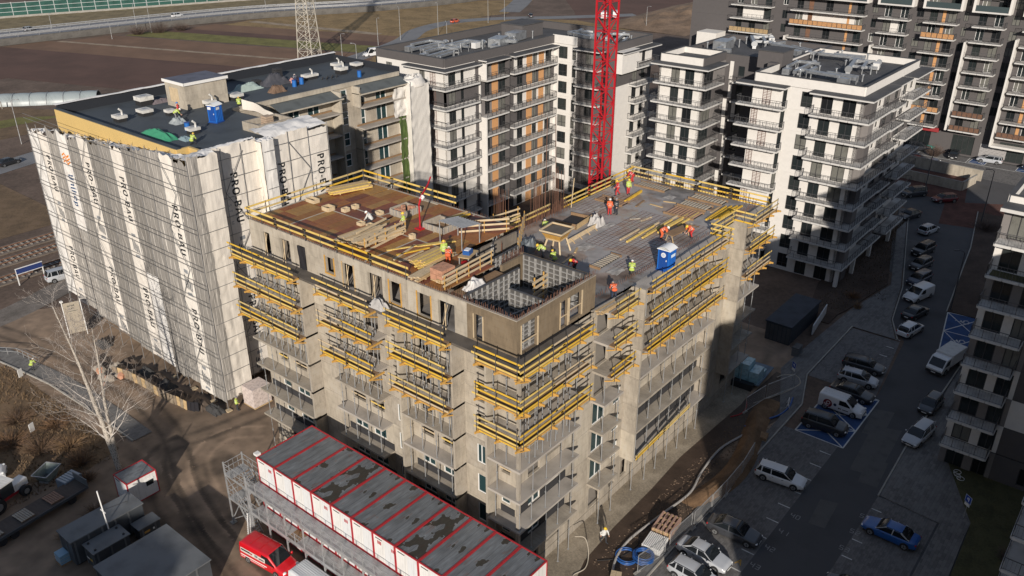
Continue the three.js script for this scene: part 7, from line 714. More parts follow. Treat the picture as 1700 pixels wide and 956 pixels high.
// concrete ramp walls and red beds by the far car park
struct('red_bark_bed', sheet([[131, 15], [147, 10.6], [147, 24], [131, 27]], 0.016), M.bark); struct('red_bark_bed', sheet([[118, 26], [130, 24], [136, 34], [120, 34]], 0.016), M.bark);
{ const w = (l, a, b, h) => { const t = thing('retaining_wall', l, 'retaining wall', [a[0], 0, a[1]], Math.atan2(-(b[1] - a[1]), b[0] - a[0])); const L = Math.hypot(b[0] - a[0], b[1] - a[1]), n = Math.max(1, Math.round(L / 3.4)); for (let k = 0; k < n; k++) part(t, 'wall_segment', new MB().box(L * k / n + 0.02, 0, -0.15, L * (k + 1) / n - 0.02, h, 0.15), M.concC); part(t, 'coping', new MB().box(0, h, -0.18, L, h + 0.08, 0.18), M.kerb); }; w('pale concrete ramp wall nearer the street', [139.5, 11.2], [138.2, 24.6], 1.7); w('pale concrete ramp wall below the row of parked cars', [148.4, 9.6], [146.6, 26.2], 2.1); w('short end wall of the concrete ramp', [138.4, 24.7], [144.6, 25.6], 1.7); }
struct('car_park', sheet([[149, 6], [161.5, 2], [161.5, 60], [147, 60]], 0.008), M.pave); disabledBays([[158, 21.2], [158, 24.2], [161.6, 24.4], [161.6, 21.4]], 1); disabledBays([[157.8, 30], [157.8, 36], [161.4, 36], [161.4, 30]], 2);
{ const mb = new MB(); for (const z of [8, 11.2, 14.4, 17.6, 20.8]) mb.quad([157.4, 0.02, z + 0.1], [161.6, 0.02, z + 0.1], [161.6, 0.02, z - 0.05], [157.4, 0.02, z - 0.05]); mb.quad([157.3, 0.02, 30], [157.5, 0.02, 30], [157.5, 0.02, 5], [157.3, 0.02, 5]); struct('bay_markings', mb, M.line); }
// ---------------------------------------------------------------- the yard at the lower left
{ const t = thing('site_cabin', 'single red-framed white cabin with a dark window under the birch', 'site cabin', [-6.1, 0, -15.0], 0); containerParts(t, 2.95, 2.45, 2.55, roofMs[0], 0, {}); const wn = new MB(); wn.box(1.8, 1.25, 2.43, 2.5, 1.8, 2.475); part(t, 'window', wn, M.panes[0]); const wf = new MB(); wf.box(1.7, 1.15, 2.425, 2.6, 1.25, 2.48); wf.box(1.7, 1.8, 2.425, 2.6, 1.9, 2.48); part(t, 'window_frame', wf, M.frameW); }
function plantBox(name, label, cat, x0, z0, x1, z1, h, extra) { const t = thing(name, label, cat, [x0, 0, z0]); const w = x1 - x0, l = z1 - z0; part(t, 'wall', new MB().box(0, 0.15, 0, w, h - 0.1, l), M.greyD); part(t, 'roof', new MB().box(-0.1, h - 0.1, -0.1, w + 0.1, h, l + 0.1), M.greyB); part(t, 'skid', new MB().box(0.2, 0, 0.1, w - 0.2, 0.15, l - 0.1), M.black); for (let k = 0; k < Math.round(w / 1.2); k++) part(t, 'wall_rib', new MB().box(k * 1.2 + 0.2, 0.2, l + 0.003, k * 1.2 + 0.35, h - 0.15, l + 0.05), M.greyB); for (let k = 0; k < Math.round(l / 1.1); k++) part(t, 'wall_rib', new MB().box(-0.05, 0.2, k * 1.1 + 0.15, -0.003, h - 0.15, k * 1.1 + 0.28), M.greyB); if (extra) extra(t, w, l, h); return t; }
plantBox('grey_container', 'long grey container nearest the red-framed cabin', 'container', -13.0, -11.2, -6.6, -8.9, 2.7); plantBox('generator', 'mid-sized grey generator with a yellow label between two grey containers', 'generator', -12.2, -8.6, -9.1, -6.8, 2.1, (t, w, l, h) => { part(t, 'label_plate', new MB().box(-0.06, 0.9, 0.9, -0.052, 1.1, 1.3), M.yellow); part(t, 'notice', new MB().box(-0.06, 0.9, 0.3, -0.052, 1.05, 0.8), M.frameW); for (const x of [0.3, w - 0.3]) for (const z of [0.3, l - 0.3]) part(t, 'lifting_eye', new MB().box(x - 0.08, h, z - 0.08, x + 0.08, h + 0.1, z + 0.08), M.black); }); plantBox('generator', 'small grey generator with an orange label at the end of the long container', 'generator', -8.0, -8.5, -6.1, -7.3, 1.5, (t, w, l) => { part(t, 'label_plate', new MB().box(0.4, 0.8, l + 0.055, 0.9, 1.0, l + 0.062), M.orange); part(t, 'notice', new MB().box(1.2, 0.8, l + 0.055, 1.35, 1.0, l + 0.062), M.frameW); });
plantBox('grey_container', 'big grey container at the bottom edge with ribbed ends', 'container', -13.2, -4.3, -6.9, 2.2, 3.0, (t, w, l, h) => { part(t, 'rail', new MB().box(0.2, h - 0.3, -0.3, w - 0.2, h - 0.18, -0.11), M.yellow); });
{ const t = thing('water_tank', 'light blue plastic tank at the end of the long grey container', 'tank', [-13.4, 0, -10.4]); part(t, 'body', new MB().box(-0.45, 0.15, -0.5, 0.35, 1.05, 0.5), mat([0.22, 0.36, 0.48], { r: 0.4 })); for (const y of [0.4, 0.75]) part(t, 'cage_bar', new MB().box(-0.48, y, -0.53, 0.38, y + 0.04, 0.53), M.galv); part(t, 'pallet', new MB().box(-0.5, 0, -0.55, 0.4, 0.14, 0.55), M.timberD); const l = thing('lamp_mast', 'thin white lamp mast rising before the long grey container', 'lamp mast', [-9.8, 0, -8.75]); part(l, 'pole', new MB().cyl([0, 0, 0], [-0.2, 6.3, 0], 0.06, 7), M.frameW); part(l, 'cross_arm', new MB().bar([-0.15, 4.1, -0.4], [-0.15, 4.1, 0.4], 0.07), M.frameW); part(l, 'stay', new MB().bar([-0.1, 4.2, 0], [2.6, 2.7, -1.4], 0.03), M.postD); }
{ const t = thing('flatbed_trailer', 'long dark flatbed trailer with pallets in the shaded yard', 'trailer', [-12, 0, -17.9], 0.12); part(t, 'deck', new MB().box(-5.5, 0.75, -1.1, 4.2, 0.95, 1.1), mat([0.075, 0.062, 0.058], { t: 'wood', s: 3 })); part(t, 'side_rail', new MB().box(-5.5, 0.7, 1.1, 4.2, 0.98, 1.16), M.greyD); part(t, 'headboard', new MB().box(4.2, 0.75, -1.1, 4.28, 1.7, 1.1), M.greyB); for (const x of [-4, -2.9, 2.6]) for (const z of [-0.9, 0.9]) { const w = part(t, 'wheel', new MB().cyl([x, 0.4, z - 0.15], [x, 0.4, z + 0.15], 0.4, 14), M.rubber); } for (const [x, l] of [[1.4, 0], [-1.4, 0], [-4.2, 1]]) { const p = thing('load_pallet', ['reddish pallet in the middle of the flatbed trailer', 'pale pallet left on the flatbed trailer', 'grey pallet at the rear end of the flatbed trailer'][x === 1.4 ? 0 : x === -1.4 ? 1 : 2], 'pallet', [-12 + x, 0.96, -17.9 - x * 0.12], 0.12, 'pallets on the flatbed trailer'); for (let k = 0; k < 6; k++) part(p, 'slat', new MB().box(-0.6 + k * 0.21, 0.1, -0.8, -0.44 + k * 0.21, 0.14, 0.8), x === 1.4 ? mat([0.28, 0.18, 0.14], { t: 'wood', s: 1 }) : M.concB); for (const z of [-0.7, 0, 0.7]) part(p, 'bearer', new MB().box(-0.6, 0, z - 0.06, 0.65, 0.1, z + 0.06), M.timberD); } }
{ const c = thing('slatted_crate', 'bluish slatted crate at the end of the flatbed trailer', 'crate', [-8.2, 0, -20.0], 0.2); part(c, 'body', new MB().box(-0.9, 0.1, -0.7, 0.9, 1.05, 0.7), mat([0.16, 0.20, 0.25], { t: 'streak', s: 1 })); for (let k = 0; k < 6; k++) part(c, 'lid_slat', new MB().box(-0.85 + k * 0.29, 1.05, -0.65, -0.65 + k * 0.29, 1.12, 0.65), mat([0.34, 0.37, 0.40])); const s = thing('tipping_skip', 'grey green open tipping skip under the birch twigs', 'skip', [-9.2, 0, -22.6], 0.5); const m = Object.assign(mat([0.20, 0.24, 0.23], { t: 'blotch', s: 1 }), { side: 2 }); part(s, 'tub', new MB().quad([-1, 1.1, -0.8], [-0.5, 0.2, -0.6], [0.6, 0.2, -0.6], [1.2, 1.1, -0.8]).quad([-1, 1.1, 0.8], [1.2, 1.1, 0.8], [0.6, 0.2, 0.6], [-0.5, 0.2, 0.6]).quad([-1, 1.1, 0.8], [-0.5, 0.2, 0.6], [-0.5, 0.2, -0.6], [-1, 1.1, -0.8]).quad([1.2, 1.1, -0.8], [0.6, 0.2, -0.6], [0.6, 0.2, 0.6], [1.2, 1.1, 0.8]), m); part(s, 'floor', new MB().box(-0.5, 0.16, -0.6, 0.6, 0.2, 0.6), M.greyD); part(s, 'rim', new MB().bar([-1, 1.1, -0.8], [1.2, 1.1, -0.8], 0.07).bar([-1, 1.1, 0.8], [1.2, 1.1, 0.8], 0.07).bar([-1, 1.1, -0.8], [-1, 1.1, 0.8], 0.07).bar([1.2, 1.1, -0.8], [1.2, 1.1, 0.8], 0.07), M.galv); part(s, 'frame', new MB().box(-0.6, 0, -0.5, 0.7, 0.16, 0.5), M.galv); }
{ const t = thing('notice_board', 'blue topped sign board on two posts beside the tracks', 'sign board', [8.5, 0, -69.8], 0); for (const x of [0, 3.6]) part(t, 'post', new MB().box(x - 0.06, 0, -0.06, x + 0.06, 2.5, 0.06), M.frameW); part(t, 'board', new MB().box(0, 1.75, 0.061, 3.6, 2.5, 0.1), mat([0.015, 0.035, 0.15])); part(t, 'frame', new MB().box(-0.1, 2.5, -0.05, 3.7, 2.58, 0.12).box(-0.1, 1.67, -0.05, 3.7, 1.75, 0.12), M.frameW); const w = [[-2.5, -43.8, 'pair of white boards standing on the grass by the footpath'], [-6.6, -31.6, 'small white board standing in the dry scrub']]; for (const [x, z, l] of w) { const b = thing('white_board', l, 'board', [x, 0, z], 0.4); part(b, 'panel', new MB().box(-0.3, 0.2, -0.03, 0.3, 1.2, 0.03), M.frameW); part(b, 'stake', new MB().box(-0.04, 0, -0.08, 0.04, 0.9, -0.032), M.timberP); } const pf = thing('path_railing', 'low grey railing along the curved footpath at the left', 'railing', [0, 0, -50]); const P = [[-3.4, -54], [-0.4, -49.5], [0.2, -45]]; for (let k = 0; k < 2; k++) { const a = [P[k][0], P[k][1] + 50], b = [P[k + 1][0], P[k + 1][1] + 50]; for (const y of [0.5, 1.0]) part(pf, 'rail', new MB().bar([a[0], y, a[1]], [b[0], y, b[1]], 0.05), M.galv); for (let i = 0; i < 4; i++) part(pf, 'post', new MB().box(a[0] + (b[0] - a[0]) * i / 4 - 0.03, 0, a[1] + (b[1] - a[1]) * i / 4 - 0.03, a[0] + (b[0] - a[0]) * i / 4 + 0.03, 1, a[1] + (b[1] - a[1]) * i / 4 + 0.03), M.galv); } }
// ---------------------------------------------------------------- vehicles; each faces +x before it is turned
const paintM = (c, r = 0.32) => mat(c, { r, phys: { clearcoat: 0.7, clearcoatRoughness: 0.12 } });
const CP = { silver: paintM([0.42, 0.44, 0.47]), white: paintM([0.66, 0.67, 0.68]), black: paintM([0.022, 0.023, 0.027]), dark: paintM([0.045, 0.048, 0.056]), navy: paintM([0.018, 0.028, 0.06]), blue: paintM([0.01, 0.085, 0.31]), red: paintM([0.55, 0.008, 0.016]), maroon: paintM([0.13, 0.012, 0.018]), orange: paintM([0.55, 0.10, 0.045]), grey: paintM([0.22, 0.235, 0.26]) };
M.carGlass = mat([0.012, 0.015, 0.018], { r: 0.05 }); M.rim = mat([0.36, 0.37, 0.38], { r: 0.35, m: 0.6 }); M.lampW = mat([0.72, 0.73, 0.72], { r: 0.15 }); M.lampR = mat([0.32, 0.012, 0.014], { r: 0.2 }); M.trimB = mat([0.02, 0.02, 0.022], { r: 0.6 });
const lerpT = (tab, s) => { for (let k = 0; k < tab.length - 1; k++) if (s <= tab[k + 1][0]) { const [a, va] = tab[k], [b, vb] = tab[k + 1], t = (s - a) / (b - a); return va + (vb - va) * t * t * (3 - 2 * t) * 0.5 + (vb - va) * t * 0.5; } return tab[tab.length - 1][1]; };
const TYPES = { // height of the body and of the roof along s = 0 (rear) .. 1 (front); cab = roof profile, glass from a to d, roof skin from b to c
  sedan: { L: 4.75, W: 1.82, body: [[0, 0.86], [0.03, 0.98], [0.18, 1.0], [0.62, 0.97], [0.72, 0.95], [0.95, 0.78], [1, 0.62]], H: 1.45, cab: [0.13, 0.30, 0.56, 0.74] },
  hatch: { L: 4.4, W: 1.82, body: [[0, 0.8], [0.03, 0.98], [0.15, 1.0], [0.66, 0.97], [0.76, 0.96], [0.95, 0.8], [1, 0.62]], H: 1.5, cab: [0.02, 0.12, 0.56, 0.78] },
  wagon: { L: 4.75, W: 1.82, body: [[0, 0.8], [0.02, 0.97], [0.15, 0.99], [0.66, 0.97], [0.74, 0.95], [0.95, 0.8], [1, 0.62]], H: 1.5, cab: [0.015, 0.075, 0.58, 0.76] },
  suv: { L: 4.7, W: 1.9, body: [[0, 0.9], [0.02, 1.08], [0.15, 1.12], [0.66, 1.1], [0.74, 1.08], [0.95, 0.95], [1, 0.7]], H: 1.72, cab: [0.02, 0.09, 0.58, 0.76] },
  small: { L: 3.8, W: 1.7, body: [[0, 0.8], [0.03, 0.98], [0.15, 1.0], [0.7, 0.98], [0.8, 0.96], [0.95, 0.82], [1, 0.6]], H: 1.52, cab: [0.02, 0.1, 0.58, 0.82] },
};
const protoCar = new Map();
function wheelsOn(t, L, W, r, axles) { const tg = new MB().cyl([0, 0, -0.11], [0, 0, 0.11], r, 18).geo(), rg = new MB().cyl([0, 0, -0.125], [0, 0, 0.125], r * 0.66, 12).geo(), hg = new MB(); for (let k = 0; k < 5; k++) { const a = k * 1.2566; hg.bar([0, 0, 0.127], [Math.cos(a) * r * 0.6, Math.sin(a) * r * 0.6, 0.127], 0.05, 0.01).bar([0, 0, -0.127], [Math.cos(a) * r * 0.6, Math.sin(a) * r * 0.6, -0.127], 0.05, 0.01); } const sg = hg.geo(), ag = new MB().cyl([0, 0, -0.13], [0, 0, 0.13], r * 1.16, 18).geo(); for (const s of axles) for (const z of [-1, 1]) { const x = -L / 2 + L * s, w = part(t, 'wheel', tg, M.rubber); w.position.set(x, r, z * (W / 2 - 0.1)); part(w, 'rim', rg, M.rim); part(w, 'spokes', sg, M.trimB); part(t, 'wheel_arch', ag, M.trimB).position.set(x, r + 0.04, z * (W / 2 - 0.135)); } }
function car(type, paint, label, x, z, heading, o = {}) {
  const T0 = TYPES[type], L = o.L ?? T0.L, W = T0.W, H = T0.H, [a, b, c, d] = T0.cab, t = thing('parked_car', label, 'car', [x, 0.015, z], heading, o.group);
  const key = type; if (!protoCar.has(key)) { const P = {};
    const wid = (s) => W / 2 * (1 - 0.16 * Math.pow(Math.abs(2 * s - 1), 7) - 0.05 * Math.pow(Math.abs(2 * s - 1), 2.5)), bh = (s) => lerpT(T0.body, s);
    const mb = new MB(); mb.grid((u, v) => { const s = v, w = wid(s), h = bh(s), q = (1 - u) * 2 - 1, m = Math.abs(q), sg = Math.sign(q), lift = 0.2 + 0.16 * Math.pow(Math.abs(2 * s - 1), 8); const pr = [[0, 0], [0.16, 0], [0.2, 0.92], [0.32, 1.0], [0.55, 1.0], [0.68, 0.97], [0.76, 0.9], [1, 0]], hr = [[0, lift], [0.16, lift], [0.2, lift + 0.03], [0.32, 0.42], [0.55, h * 0.78], [0.68, h - 0.07], [0.76, h - 0.01], [1, h + 0.02]]; const i = Math.min(6, Math.floor(0)); const f = (tab, m2) => { for (let k = 0; k < 7; k++) if (m2 <= tab[k + 1][0]) return tab[k][1] + (tab[k + 1][1] - tab[k][1]) * (m2 - tab[k][0]) / (tab[k + 1][0] - tab[k][0]); return tab[7][1]; }; const mm = 1 - m; void i; return [-L / 2 + L * s, f(hr, mm), 0 + sg * w * f(pr.map(([p, r], k) => [p, k === 0 ? 0.9 : k === 7 ? 0 : k === 1 ? 0.9 : r]), mm)]; }, 40, 34);
    P.body = mb.geo(); const ends = new MB(); for (const s of [0, 1]) { const xx = -L / 2 + L * s, w = wid(s) * 0.98, h = bh(s); const A = [xx, 0.36, -w], B2 = [xx, 0.36, w], C = [xx, h, w * 0.9], D = [xx, h, -w * 0.9]; s ? ends.quad(A, D, C, B2) : ends.quad(A, B2, C, D); } P.ends = ends.geo();
    const rp = (s) => { const B0 = bh(s) - 0.03; if (s <= a || s >= d) return B0; if (s < b) return B0 + (H - B0 - 0.03) * Math.sin((s - a) / (b - a) * 1.57) ** 0.85; if (s > c) return B0 + (H - B0) * Math.cos((s - c) / (d - c) * 1.57) ** 0.9 * 1; return H - 0.03 + 0.03 * Math.sin((s - b) / (c - b) * 3.14); };
    const cw = (s, y) => { const k = Math.max(0, Math.min(1, (y - bh(s)) / (H - bh(s) + 0.001))); return wid(s) * (0.9 - 0.18 * k); };
    const gl = new MB(), rf = new MB(); const cab = (mb2, s0, s1, q0, off) => mb2.grid((u, v) => { const s = s0 + (s1 - s0) * v, R = rp(s) + off, q = (1 - u) * 2 - 1, m = Math.abs(q); const y = m > q0 ? bh(s) - 0.03 + (R - bh(s) + 0.03) * (1 - (m - q0) / (1 - q0)) : R + 0.03 * (1 - (m / q0) ** 2); const wR = cw(s, R); return [-L / 2 + L * s, y, Math.sign(q) * (m > q0 ? wR + (wid(s) * 0.9 - wR) * (m - q0) / (1 - q0) + off : wR * m / q0)]; }, 24, 26);
    cab(gl, a, d, 0.5, 0); P.glass = gl.geo(); rf.grid((u, v) => { const s = b - 0.01 + (c - b + 0.02) * v, q = (1 - u) * 2 - 1; const R = rp(s) + 0.015; return [-L / 2 + L * s, R + 0.035 * (1 - q * q) - 0.05 * q ** 8, q * (cw(s, R) + 0.03)]; }, 12, 14); P.roof = rf.geo();
    const pl = new MB(); for (const sg of [-1, 1]) { const E = (s, k) => { const R = rp(s) + 0.012, y = bh(s) - 0.03 + (R - bh(s) + 0.03) * k; return [-L / 2 + L * s, y, sg * (wid(s) * 0.9 + (cw(s, R) - wid(s) * 0.9) * k + 0.012)]; }; pl.bar(E(c, 1), [-L / 2 + L * d, bh(d), sg * wid(d) * 0.86], 0.07); pl.bar(E(b, 1), [-L / 2 + L * (a + 0.01), bh(a), sg * wid(a) * 0.84], 0.1); const md = (b + c) / 2; pl.bar(E(md, 1), E(md + 0.01, 0), 0.07); if (type !== 'sedan' && type !== 'small') pl.bar(E(b + 0.07, 1), E(b + 0.06, 0), 0.1); } P.pillars = pl.geo();
    const sh = new MB(); sh.box(-L * 0.45, 0.17, -W * 0.44, L * 0.45, 0.36, W * 0.44); P.under = sh.geo(); P.mirror = [-1, 1].map((sg) => new MB().ball(-L / 2 + L * (d - 0.07), bh(d) + 0.06, sg * (wid(d) + 0.1), 0.07, 0.08, 0.11).geo());
    P.head = [-1, 1].map((sg) => new MB().ball(L / 2 - 0.13, bh(0.965) - 0.13, sg * W * 0.35, 0.13, 0.07, 0.17).geo()); P.tail = [-1, 1].map((sg) => new MB().ball(-L / 2 + 0.07, bh(0.02) - 0.14, sg * W * 0.39, 0.08, 0.09, 0.13).geo()); P.grille = new MB().box(L / 2 - 0.06, 0.42, -W * 0.3, L / 2 + 0.012, 0.58, W * 0.3).geo(); P.plates = [new MB().box(L / 2 + 0.012, 0.36, -0.26, L / 2 + 0.03, 0.47, 0.26).geo(), new MB().box(-L / 2 - 0.02, 0.55, -0.26, -L / 2 - 0.002, 0.66, 0.26).geo()];
    const hd = new MB(); for (const sg of [-1, 1]) for (const s of [0.36, 0.56]) hd.box(-L / 2 + L * s, 0.78, sg * W / 2 - 0.01, -L / 2 + L * s + 0.18, 0.81, sg * W / 2 + 0.015); P.handles = hd.geo(); const dl = new MB(); for (const sg of [-1, 1]) for (const s of [0.3, 0.48, 0.67]) dl.box(-L / 2 + L * s, 0.35, sg * W / 2 - 0.02, -L / 2 + L * s + 0.014, 0.9, sg * (W / 2 - 0.004)); P.seams = dl.geo(); protoCar.set(key, P); }
  const P = protoCar.get(key), pm = paint; part(t, 'body', P.body, pm); part(t, 'bumpers', P.ends, pm); part(t, 'windows', P.glass, M.carGlass); part(t, 'roof', P.roof, o.roof ?? pm); part(t, 'pillars', P.pillars, o.pillar ?? pm); part(t, 'underbody', P.under, M.trimB);
  for (const g of P.mirror) part(t, 'mirror', g, pm); for (const g of P.head) part(t, 'headlight', g, M.lampW); for (const g of P.tail) part(t, 'tail_light', g, M.lampR); part(t, 'grille', P.grille, M.trimB); for (const g of P.plates) part(t, 'number_plate', g, M.frameW); part(t, 'door_handles', P.handles, M.trimB); wheelsOn(t, L, W, 0.33, [0.19, 0.81]); return t;
}
function van(paint, label, x, z, heading, o = {}) { const L = o.L ?? 5.1, W = o.W ?? 1.95, H = o.H ?? 1.97, nose = o.nose ?? 0.16, t = thing(o.name ?? 'parked_van', label, 'van', [x, 0.015, z], heading);
  const prof = [[0, H - 0.08], [0.03, H], [1 - nose - 0.2, H], [1 - nose - 0.02, 1.12], [0.97, 0.88], [1, 0.6]], wid = (s) => W / 2 * (1 - 0.14 * Math.pow(Math.max(0, 2 * s - 1), 6)); const mb = new MB();
  mb.grid((u, v) => { const s = v < 0.75 ? v / 0.75 * (1 - nose - 0.2) : 1 - nose - 0.2 + (v - 0.75) / 0.25 * (nose + 0.2), w = wid(s), h = prof.length && (() => { for (let k = 0; k < 5; k++) if (s <= prof[k + 1][0]) return prof[k][1] + (prof[k + 1][1] - prof[k][1]) * (s - prof[k][0]) / (prof[k + 1][0] - prof[k][0]); return 0.6; })(), q = (1 - u) * 2 - 1, m = 1 - Math.abs(q); const tab = [[0, 0.24, 0.9], [0.14, 0.24, 0.92], [0.2, 0.32, 1], [0.5, Math.min(1.0, h * 0.8), 1], [0.72, h - 0.14, 0.93], [0.78, h - 0.03, 0.86], [1, h + 0.03, 0]]; for (let k = 0; k < 6; k++) if (m <= tab[k + 1][0]) { const f = (m - tab[k][0]) / (tab[k + 1][0] - tab[k][0]); return [-L / 2 + L * s, tab[k][1] + (tab[k + 1][1] - tab[k][1]) * f, Math.sign(q) * w * (tab[k][2] + (tab[k + 1][2] - tab[k][2]) * f)]; } return [0, 0, 0]; }, 40, 40); part(t, 'body', mb, paint);
  const en = new MB(); en.quad([-L / 2, 0.3, -W / 2], [-L / 2, 0.3, W / 2], [-L / 2, H - 0.1, W * 0.45], [-L / 2, H - 0.1, -W * 0.45]); part(t, 'rear_door', en, paint); const sA = 1 - nose - 0.195, sB = 1 - nose - 0.03, X = (s) => -L / 2 + L * s; const ws = new MB(); ws.quad([X(sB) + 0.03, 1.17, W * 0.42], [X(sB) + 0.03, 1.17, -W * 0.42], [X(sA) + 0.03, H + 0.01, -W * 0.39], [X(sA) + 0.03, H + 0.01, W * 0.39]); part(t, 'windscreen', ws, M.carGlass);
  for (const sg of [-1, 1]) { const sw = new MB(), zz = (k) => sg * (W / 2 * (1 - 0.07 * k) + 0.012); sw.quad([X(sA - 0.14), 1.1, zz(0.2)], [X(sB - 0.02), 1.1, zz(0.2)], [X(sA), H - 0.2, zz(1)], [X(sA - 0.14), H - 0.2, zz(1)]); part(t, 'side_window', sw, Object.assign(M.carGlass, { side: 2 })); part(t, 'mirror', new MB().ball(X(sB - 0.03), 1.18, sg * (W / 2 + 0.14), 0.08, 0.14, 0.12), o.mirror ?? paint); part(t, 'headlight', new MB().ball(X(0.965), 0.82, sg * W * 0.36, 0.14, 0.1, 0.16), M.lampW); part(t, 'tail_light', new MB().box(-L / 2 - 0.012, 0.9, sg * W * 0.44 - 0.06, -L / 2 + 0.02, 1.4, sg * W * 0.44 + 0.06), M.lampR); }
  part(t, 'grille', new MB().box(L / 2 - 0.1, 0.45, -W * 0.3, L / 2 + 0.01, 0.6, W * 0.3), M.trimB); part(t, 'number_plate', new MB().box(L / 2 + 0.012, 0.36, -0.26, L / 2 + 0.03, 0.46, 0.26), M.frameW); part(t, 'underbody', new MB().box(-L * 0.46, 0.18, -W * 0.44, L * 0.44, 0.34, W * 0.44), M.trimB); wheelsOn(t, L, W, 0.34, [0.17, 0.8]); if (o.extra) o.extra(t, L, W, H, X); return t; }
const PZ = -Math.PI / 2; // heading that turns +x to +z
car('sedan', CP.silver, 'silver saloon parked at the bottom edge beside the mesh fence, nearer the spoil heap', 21.6, 32.2, PZ - 0.03); car('hatch', CP.silver, 'silver hatchback cut by the bottom edge beside the mesh fence', 18.9, 32.7, PZ - 0.02); car('sedan', CP.dark, 'dark grey saloon parked behind the mesh fence alone', 26.0, 32.9, PZ + 0.08); car('wagon', CP.white, 'white estate car alone on the paved bays', 35.9, 33.0, PZ + 0.12, {});
car('suv', CP.black, 'black estate with chrome trim on the blue disabled bay', 47.2, 33.1, PZ + 0.1); car('sedan', CP.black, 'black car between the logo van and the pale hatchback', 55.2, 33.2, PZ + 0.02); car('hatch', CP.silver, 'pale silver hatchback between two dark cars in the row', 58.6, 32.7, PZ + 0.12); car('wagon', CP.dark, 'dark car at the far end of the row of parked cars', 62.0, 32.2, PZ + 0.1);
van(CP.white, 'white van with a round red logo on the edge of the blue bays', 51.8, 33.3, PZ, { L: 4.8, W: 1.85, H: 1.85, nose: 0.2, extra: (t, L, W, H) => { const tx = canvasTex(128, 128, (c, w) => { c.fillStyle = '#c9c9cc'; c.fillRect(0, 0, w, w); c.fillStyle = '#6f1019'; c.beginPath(); c.arc(64, 64, 63, 0, 7); c.fill(); c.strokeStyle = '#d9cfcf'; c.lineWidth = 13; c.beginPath(); c.arc(70, 54, 24, 0, 7); c.stroke(); c.beginPath(); c.moveTo(46, 54); c.lineTo(46, 100); c.stroke(); c.beginPath(); c.arc(66, 58, 46, 1.2, 3.0); c.stroke(); }); const g = new THREE.CircleGeometry(0.5, 24), m = new THREE.MeshStandardMaterial({ map: tx, roughness: 0.4, side: 2 }); for (const s of [-1, 1]) { const q = part(t, 'logo', g.clone().rotateY(s > 0 ? 0 : Math.PI), m); q.position.set(-L / 2 + 1.05, 0.86, s * (W / 2 + 0.012)); const d = part(t, 'dot', new THREE.CircleGeometry(0.17, 16).rotateY(s > 0 ? 0 : Math.PI), CP.navy); d.position.set(-L / 2 + 1.85, 0.95, s * (W / 2 + 0.013)); part(t, 'lettering', new MB().box(-0.15, 0.6, s * (W / 2 + 0.004), 0.02, 0.75, s * (W / 2 + 0.014)).box(0.08, 0.6, s * (W / 2 + 0.004), 0.16, 0.75, s * (W / 2 + 0.014)).box(0.3, 0.62, s * (W / 2 + 0.004), 0.95, 0.7, s * (W / 2 + 0.014)), M.trimB); } for (const s of [-0.4, 0, 0.4]) part(t, 'roof_rib', new MB().box(-L / 2 + 0.2, H + 0.03, s - 0.02, 0.7, H + 0.06, s + 0.02), CP.white); } });
car('sedan', CP.blue, 'bright blue coupe-like saloon alone in the lower right car park', 34.6, 43.8, -PZ - 0.02, { roof: CP.blue, pillar: CP.silver }); car('hatch', CP.navy, 'dark blue car just showing at the bottom edge', 25.4, 43.4, PZ + 3.1);
car('small', CP.dark, 'dark small car driving down the street towards the viewer', 58.3, 40.8, Math.PI - 0.1); car('wagon', CP.silver, 'silver grey estate following below the dark small car', 51.6, 41.4, Math.PI - 0.15);
{ const t = thing('box_van', 'white flatbed van with a covered box driving down the street', 'van', [68.7, 0.015, 39.6], Math.PI - 0.2); const L = 5.6; part(t, 'cab', (() => { const s = new THREE.Shape(); [[0.9, 0.35], [2.75, 0.35], [2.8, 0.8], [2.55, 1.1], [1.85, 1.95], [0.9, 1.98]].forEach(([x, y], k) => (k ? s.lineTo(x, y) : s.moveTo(x, y))); const g = new THREE.ExtrudeGeometry(s, { depth: 1.8, bevelEnabled: true, bevelSize: 0.06, bevelThickness: 0.06, bevelSegments: 2 }); g.translate(0, 0, -0.9); return g; })(), CP.white); part(t, 'windscreen', new MB().quad([2.62, 1.14, 0.84], [2.62, 1.14, -0.84], [1.96, 1.94, -0.8], [1.96, 1.94, 0.8]), M.carGlass); for (const s of [-1, 1]) part(t, 'side_window', new MB().quad([1.1, 1.15, s * 0.975], [2.3, 1.15, s * 0.975], [1.85, 1.8, s * 0.975], [1.1, 1.8, s * 0.975]), M.carGlass); part(t, 'cargo_box', new MB().box(-2.8, 0.75, -1.02, 0.8, 2.2, 1.02), CP.white); part(t, 'box_cover', new MB().box(-2.78, 2.2, -1.0, 0.78, 2.24, 1.0), mat([0.62, 0.62, 0.6], { t: 'streak', s: 1 })); part(t, 'bumper', new MB().box(2.78, 0.3, -0.95, 2.9, 0.62, 0.95), M.trimB); for (const s of [-0.7, 0.7]) part(t, 'headlight', new MB().box(2.8, 0.7, s - 0.16, 2.88, 0.88, s + 0.16), M.lampW); part(t, 'number_plate', new MB().box(2.9, 0.4, -0.26, 2.92, 0.5, 0.26), M.frameW); part(t, 'chassis', new MB().box(-2.7, 0.4, -0.8, 2.6, 0.72, 0.8), M.trimB); wheelsOn(t, L, 2.0, 0.36, [0.18, 0.82]); }
const q = (type, p, l, x, z, h) => car(type, p, l, x, z, h, { group: 'cars along the left side of the street' }), H0 = Math.PI - 0.23; // queue along the left kerb
